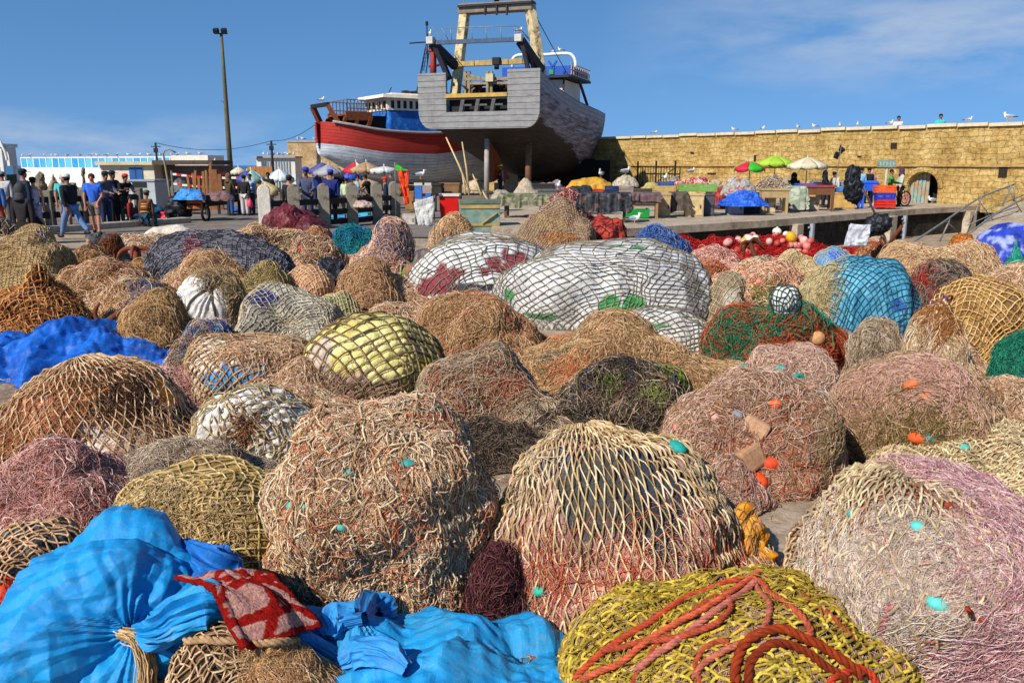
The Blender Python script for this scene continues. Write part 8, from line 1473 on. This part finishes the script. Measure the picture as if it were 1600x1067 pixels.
P('woman in a sleeveless pale lilac dress walking', 60, 364, '#b0aec4', '#9a98b4', face=-160, H=1.62, skin='l', dress=False, sleeveless=True, stride=8, hair='#1c1818', arms=(5, -12), cap='#1a1a20')
P('man in a black jacket, jeans and white cap striding', 116, 374, '#17171c', '#5b7ba4', face=-115, stride=24, cap='#c8c4bc', arms=(12, -14), lean=4, H=1.74)
P('man in a bright blue shirt and grey shorts walking', 152, 366, '#2c62c4', '#6a655e', face=15, stride=13, shorts=True, skin='r', hair='#3a2c24', short_sleeve=True, arms=(8, 4), elbows=(5, 35), H=1.76)
P('man in a teal shirt and grey shorts behind the black jacket', 106, 356, '#4fb0b0', '#8a857c', face=30, skin='r', short_sleeve=True, shorts=True, hair='#b0a89c', stride=10, H=1.72, Y=26.2)
P('man in a grey hooded top and black cap leaning on the fence', 168, 353, '#4c5058', '#1c2c4c', face=60, cap='#15151a', arms=(30, 30), elbows=(50, 50), lean=10, Y=27.6, H=1.78)
P('man in a navy top and dark cap sitting among the group at the fence', 182, 352, '#23284c', '#1a1a20', face=70, cap='#16161c', arms=(30, 35), elbows=(60, 60), Y=28.6, H=1.78, skin='d')
P('man with a red cap in a black top bending over his hands', 198, 352, '#16161a', '#20242c', face=50, cap='#c41e1c', arms=(35, 35), elbows=(60, 60), lean=16, Y=28.8, H=1.7)
P('man seated in an orange and brown striped jumper and green cap', 228, 352, '#5a3c24', '#134458', face=175, sit=True, cap='#4a5a34', stripes=['#c8702c', '#4a3020', '#d08a3c'], Y=27, H=1.6, lean=18)
P('person in red crouching by the cabinet beside the fence', 206, 350, '#7c1a1c', '#1c2c44', face=100, sit=True, Y=27.5, H=1.35, hair='#1a1616')
P('man in a brown hooded coat and jeans with blue gloves', 361, 338, '#4a3a26', '#26508c', face=150, hood=True, hair='#6a4c2c', H=1.66, arms=(15, 10), elbows=(40, 30))
P('woman in a blue and white striped jumper', 394, 337, '#7a94a8', '#24304c', face=-20, stripes=['#d8d8d8', '#4a6880'], H=1.66, bag_=('#c8b8b0', 'L'), hair='#2a2020')
P('person in black beside the striped jumper with a pink bag', 384, 336, '#1c1a1c', '#b8b0a8', face=170, bag_=('#d0405c', 'L'), H=1.62, Y=33.5)
P('man in a black jacket and grey cap with his back to the fence', 455, 356, '#17171a', '#1e1e22', face=165, cap='#2c2a2c', skin='r', Y=26.8, H=1.66)
P('bearded man in a blue turban and grey coat', 482, 356, '#4a5066', '#3c4050', face=10, hood=False, hair='#2a3aa0', cap='#2a3aa0', skin='d', arms=(25, 15), elbows=(65, 60), Y=28, H=1.9)
P('man in a navy jacket and bright blue cap seen from behind', 520, 356, '#1c2a6c', '#1c2030', face=185, cap='#2a3cb4', Y=28.8, H=1.82)
P('man in a pale blue shirt and khaki trousers beyond the fence', 560, 338, '#8cb0bc', '#a08a5c', face=100, skin='m', short_sleeve=True, arms=(20, 20), elbows=(40, 40), H=1.64, Y=33)
P('man in a black t-shirt leaning over the fish stall', 580, 338, '#14151c', '#20242c', face=-100, short_sleeve=True, lean=18, arms=(40, 40), elbows=(20, 20), Y=33.6, H=1.66)
P('person with a red scarf at the end of the fence', 604, 340, '#20243c', '#1a1a20', face=-80, hair='#c43428', cap='#c43428', Y=34, H=1.5)
P('man with a grey-blue cap beyond the red scarf', 612, 336, '#2c3038', '#1c1c20', face=150, cap='#6a7488', Y=37, H=1.75)
P('small figure in blue with a violet cap among the parasols', 497, 330, '#3a4cb0', '#24284c', face=40, cap='#4a3c9c', Y=40, H=1.7)
P('small figure in dark red among the parasols', 493, 330, '#8c2434', '#2a2024', face=-40, Y=42, H=1.66)
P('dark figure with a black cap in front of the bright blue parasol', 532, 330, '#1c1c24', '#20202a', face=20, cap='#121216', Y=41, H=1.8)
P('figure in pale green bending at the fish stall', 541, 336, '#a8b890', '#6c6a58', face=170, lean=12, Y=34, H=1.5)
P('small figure in black near the white parasol', 422, 330, '#1a1a1e', '#1a1a1e', face=0, Y=36, H=1.7, skin='d')
P('worker in a yellow helmet and orange vest beneath the trawler', 783, 290, '#1c2030', '#16181e', face=-60, cap='#c8c81c', vest='#d8381c', base=(at(783, 262, 47)[0], 47, .2), H=1.8)
gd = gf.pt(768, 122, y=1.6); gw = [gf.o[0]+gd[0]*gf.c+gd[1]*gf.s, gf.o[1]-gd[0]*gf.s+gd[1]*gf.c, 4.9]
P('man in navy bending over the winch on the trawler deck', 0, 0, '#1c2438', '#8c3420', face=90, bend=60, base=gw, H=1.75, arms=(40, 40), elbows=(30, 30))
gd = gf.pt(793, 130, y=2.4); gw = [gf.o[0]+gd[0]*gf.c+gd[1]*gf.s, gf.o[1]-gd[0]*gf.s+gd[1]*gf.c, 4.62]
P('man in brown stooping on the trawler deck beside the winch', 0, 0, '#5a3c2c', '#3c2c24', face=60, base=gw, H=1.7, lean=15)
P('woman in a pale jacket and plum headscarf standing by the crates', 1404, 323, '#b8bcaa', '#17171c', z0=.2, face=-95, hood=True, hair='#4c2c44', H=1.66, arms=(10, 10))
P('stallholder in green and pink behind the orange crate', 1388, 321, '#4a8a3c', '#b0607c', z0=.2, face=60, Y=36.5, H=1.62, hair='#1c1818', arms=(30, 30), elbows=(50, 50), vest='#c0607c')
P('dark hooded figure sitting under the cream parasol', 1286, 318, '#1c1c28', '#20202c', z0=.2, face=60, Y=36.5, hood=True, hair='#15151c', H=1.55, arms=(30, 30), elbows=(40, 40))
P('figure in white and black bending at the trays', 1304, 318, '#b8b4ac', '#1c1c20', z0=.2, face=-60, Y=37, cap='#141418', H=1.5, lean=14)
P('dark figure seated in the shade of the lime green parasol', 1238, 318, '#201c1c', '#1c1818', z0=.2, face=-30, Y=38, sit=True, H=1.9, hood=True, hair='#1a1618')
P('figure in pale blue with a black cap behind the black bags', 1342, 316, '#7ab0c4', '#2c3444', z0=.2, face=0, Y=40, cap='#141418', H=1.66)
P('figure in black with a flat cap beside the pale blue one', 1354, 316, '#1c1a20', '#1c1a20', z0=.2, face=0, Y=40.5, cap='#1c1818', H=1.66)
heap('bundle', 'pink cloth bundle on the tall blue table', 'bundle', (1352, 1370, 268, 284), ['#c08a84', '#a8706c'], 1.2, seed=360); heap('bundle', 'turquoise cloth bundle under the cream parasol', 'bundle', (1257, 1274, 272, 284), ['#2c8c84', '#3ca498'], 1.0, seed=361); heap('bundle', 'white cloth bundle beside the dark hooded figure', 'bundle', (1272, 1284, 268, 282), ['#c8c0ac', '#b0a894'], 1.0, seed=362)
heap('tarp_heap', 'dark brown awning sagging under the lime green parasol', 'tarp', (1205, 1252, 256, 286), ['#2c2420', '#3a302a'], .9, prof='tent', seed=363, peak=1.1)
for px, Y, c_, lab, hr in ((1361, 44.9, '#c8c4d0', 'man in a white shirt and sunglasses looking over the rampart', '#1c1614'), (1426, 42.4, '#34b0b0', 'person in a turquoise top looking over the rampart', '#1c1412')):
    x = wall_x(px); q = W0+wd*x; nrm = np.array([-wd[1], wd[0]]); q = q+nrm*2.1; P(lab, 0, 0, c_, '#3a4050', hair=hr, skin='m', face=-10, base=(q[0], q[1], 2.72), H=1.72, group='people on the rampart walk')
x_ = wl/2; mb = MB(); mb.box((x_, 3.2, 2.66), (wl, 3.6, .12)); mb.box((x_, 4.9, 1.2), (wl, .3, 2.8)); mb.build('wall_walk', M_CONC, wall)
# ------------------------------------------------------------------ gulls
def gull_mesh():
    V, Fs, C = [], [], []
    def add(mb, c):
        n0 = len(V); V.extend(mb.v); Fs.extend([tuple(i+n0 for i in f) for f in mb.f]); C.extend([hx(c)]*len(mb.v))
    w_, g_, k_, o_ = '#e6e4de', '#8b929a', '#1c1c1e', '#d89a2c'
    b = MB(); b.tube(smooth_path([(.0, -.17, .2), (0, -.1, .2), (0, 0, .19), (0, .12, .18), (0, .22, .17), (0, .28, .165)], 11), [.02, .06, .08, .088, .09, .085, .075, .06, .042, .025, .012], 10); add(b, w_)
    b = MB(); b.tube(smooth_path([(0, -.11, .2), (0, -.15, .27), (0, -.16, .34), (0, -.165, .375)], 8), [.06, .052, .042, .038, .042, .045, .038, .012], 10); add(b, w_)
    for sd in (-1, 1):
        b = MB(); b.ball((sd*.07, .05, .2), (.03, .16, .06), 10, 6); add(b, g_); b = MB(); b.tube([(sd*.06, .16, .19), (sd*.03, .3, .175), (sd*.01, .36, .17)], [.03, .018, .004], 6); add(b, k_)
        b = MB(); b.tube([(sd*.03, .0, .13), (sd*.032, .0, .01), (sd*.032, -.05, .005)], [.009, .008, .012], 5); add(b, o_); b = MB(); b.ball((sd*.037, -.185, .36), .008, 6, 4); add(b, k_)
    b = MB(); b.tube([(0, -.2, .35), (0, -.25, .345), (0, -.275, .335)], [.016, .012, .003], 6); add(b, o_)
    me = bpy.data.meshes.new('gull'); me.from_pydata(V, [], Fs); me.polygons.foreach_set('use_smooth', [True]*len(Fs)); a_ = me.attributes.new('Col', 'FLOAT_COLOR', 'POINT'); c = np.ones((len(V), 4), np.float32); c[:, :3] = C; a_.data.foreach_set('color', c.ravel()); me.materials.append(attr_mat('sack')); return me
GM = gull_mesh()
def gull(pos, label, rz, s_=1.25):
    o = bpy.data.objects.new('seagull', GM); COL.objects.link(o); o.location = [float(v) for v in pos]; o.rotation_euler = (0, 0, rz); s_ *= .74; o.scale = (s_,)*3; tag(o, label, 'seagull', 'seagulls resting around the harbour'); return o
rng = np.random.default_rng(17)
for px, lab in ((1015, 'gull on the rampart coping nearest the trawler'), (1138, 'dark-looking gull hunched on the rampart coping'), (1182, 'gull on the rampart above the red and green parasol'), (1236, 'gull at rest on the coping left of the upright one'), (1262, 'upright gull on the coping above the cream parasol'), (1301, 'dark gull on the coping above the black flags'), (1328, 'low sitting gull left of the man in white'), (1378, 'gull just beside the man in the white shirt'), (1498, 'low sitting gull right of the person in turquoise'), (1560, 'largest gull, upright on the rampart at the picture edge')):
    q = W0+wd*wall_x(px)+np.array([-wd[1], wd[0]])*.3; gull((q[0], q[1], 3.87), lab, rng.uniform(-2.5, 2.5), 1.5 if px == 1560 else 1.05)
for i in range(19): t_ = (i+rng.uniform(.1, .9))/19; gull((f.o[0]+(e[0]-f.o[0])*t_, 82-10*t_+.2, 2.73 if t_ < .86 else 2.8), 'gull perched along the top of the white terrace building', rng.uniform(-3, 3), 1.2)
for i in range(7): gull((at(408+i*8, 250, 62)[0], 62.6, 2.62), 'gull lined up on the roof of the white hut', rng.uniform(-3, 3), 1.15)
for px, lab in ((466, 'gull on the bastion, left one of three'), (474, 'gull on the bastion, middle one of three'), (492, 'gull on the bastion nearest the red boat')): p_ = at(px, 226, 66.5); gull((p_[0], 66.5, 3.83), lab, rng.uniform(-1, 1), 1.2)
def shipw(fr, lo): return (fr.o[0]+lo[0]*fr.c+lo[1]*fr.s, fr.o[1]-lo[0]*fr.s+lo[1]*fr.c, fr.o[2]+lo[2])
lo = gp(672, 58, -.2); lo[2] = gp(673, 64, -.2)[2]+.18; gull(shipw(gf, lo), 'gull on the pale head of the trawler gallows, beside the aerial', .4, 1.3); lo = gp(811, 55, -.2); lo[2] = gp(811, 60, -.2)[2]+.18; gull(shipw(gf, lo), 'gull on the other gallows head, near the cream gantry leg', 2.2, 1.3)
lo = gp(863, 84, wy); gull(shipw(gf, lo), 'gull on the white pipe arch of the trawler', 1., .9); lo = gp(876, 83, wy); gull(shipw(gf, lo), 'bigger gull on the pipe arch above the bridge screen', -1.2, 1.3)
lo = rp(503, 164); lo[2] += .12; gull(shipw(rf, lo), 'gull on the rusty stern gantry of the red boat', 1.2, 1.3)
for px, py, Y, lab, a_ in ((939, 278, 31.5, 'gull standing on the mustard yellow tarpaulin', -.4), (872, 297, 30, 'gull on the grey table in front of the yellow tarpaulin', .3), (977, 274, 32.5, 'grey gull crouched on the cream sheets', 1.8), (1039, 284, 33.2, 'gull on the flat blue crate', .2), (1080, 273, 40, 'gull by the rampart foot behind the red nets crate', 2.), (657, 280, 29.8, 'gull standing on the blue and white painted post', 1.3)): gull(at(px, py, Y), lab, a_, 1.2)
for px, yb, lab, a_ in ((1178, 333, 'gull standing on the quay in front of the dark cabinet', .2), (1215, 332, 'mottled gull on the quay by the ochre-topped table', .5), (1456, 318, 'gull walking on the bare quay before the arch', -1.8), (992, 350, 'gull on the quay edge beside the red bundle', .9)): gull(gnd(px, yb, .2), lab, a_, 1.3)
gull(at(336, 254, 55), 'gull perched near the tall lighting mast on the shed roof', .5, 1.0)
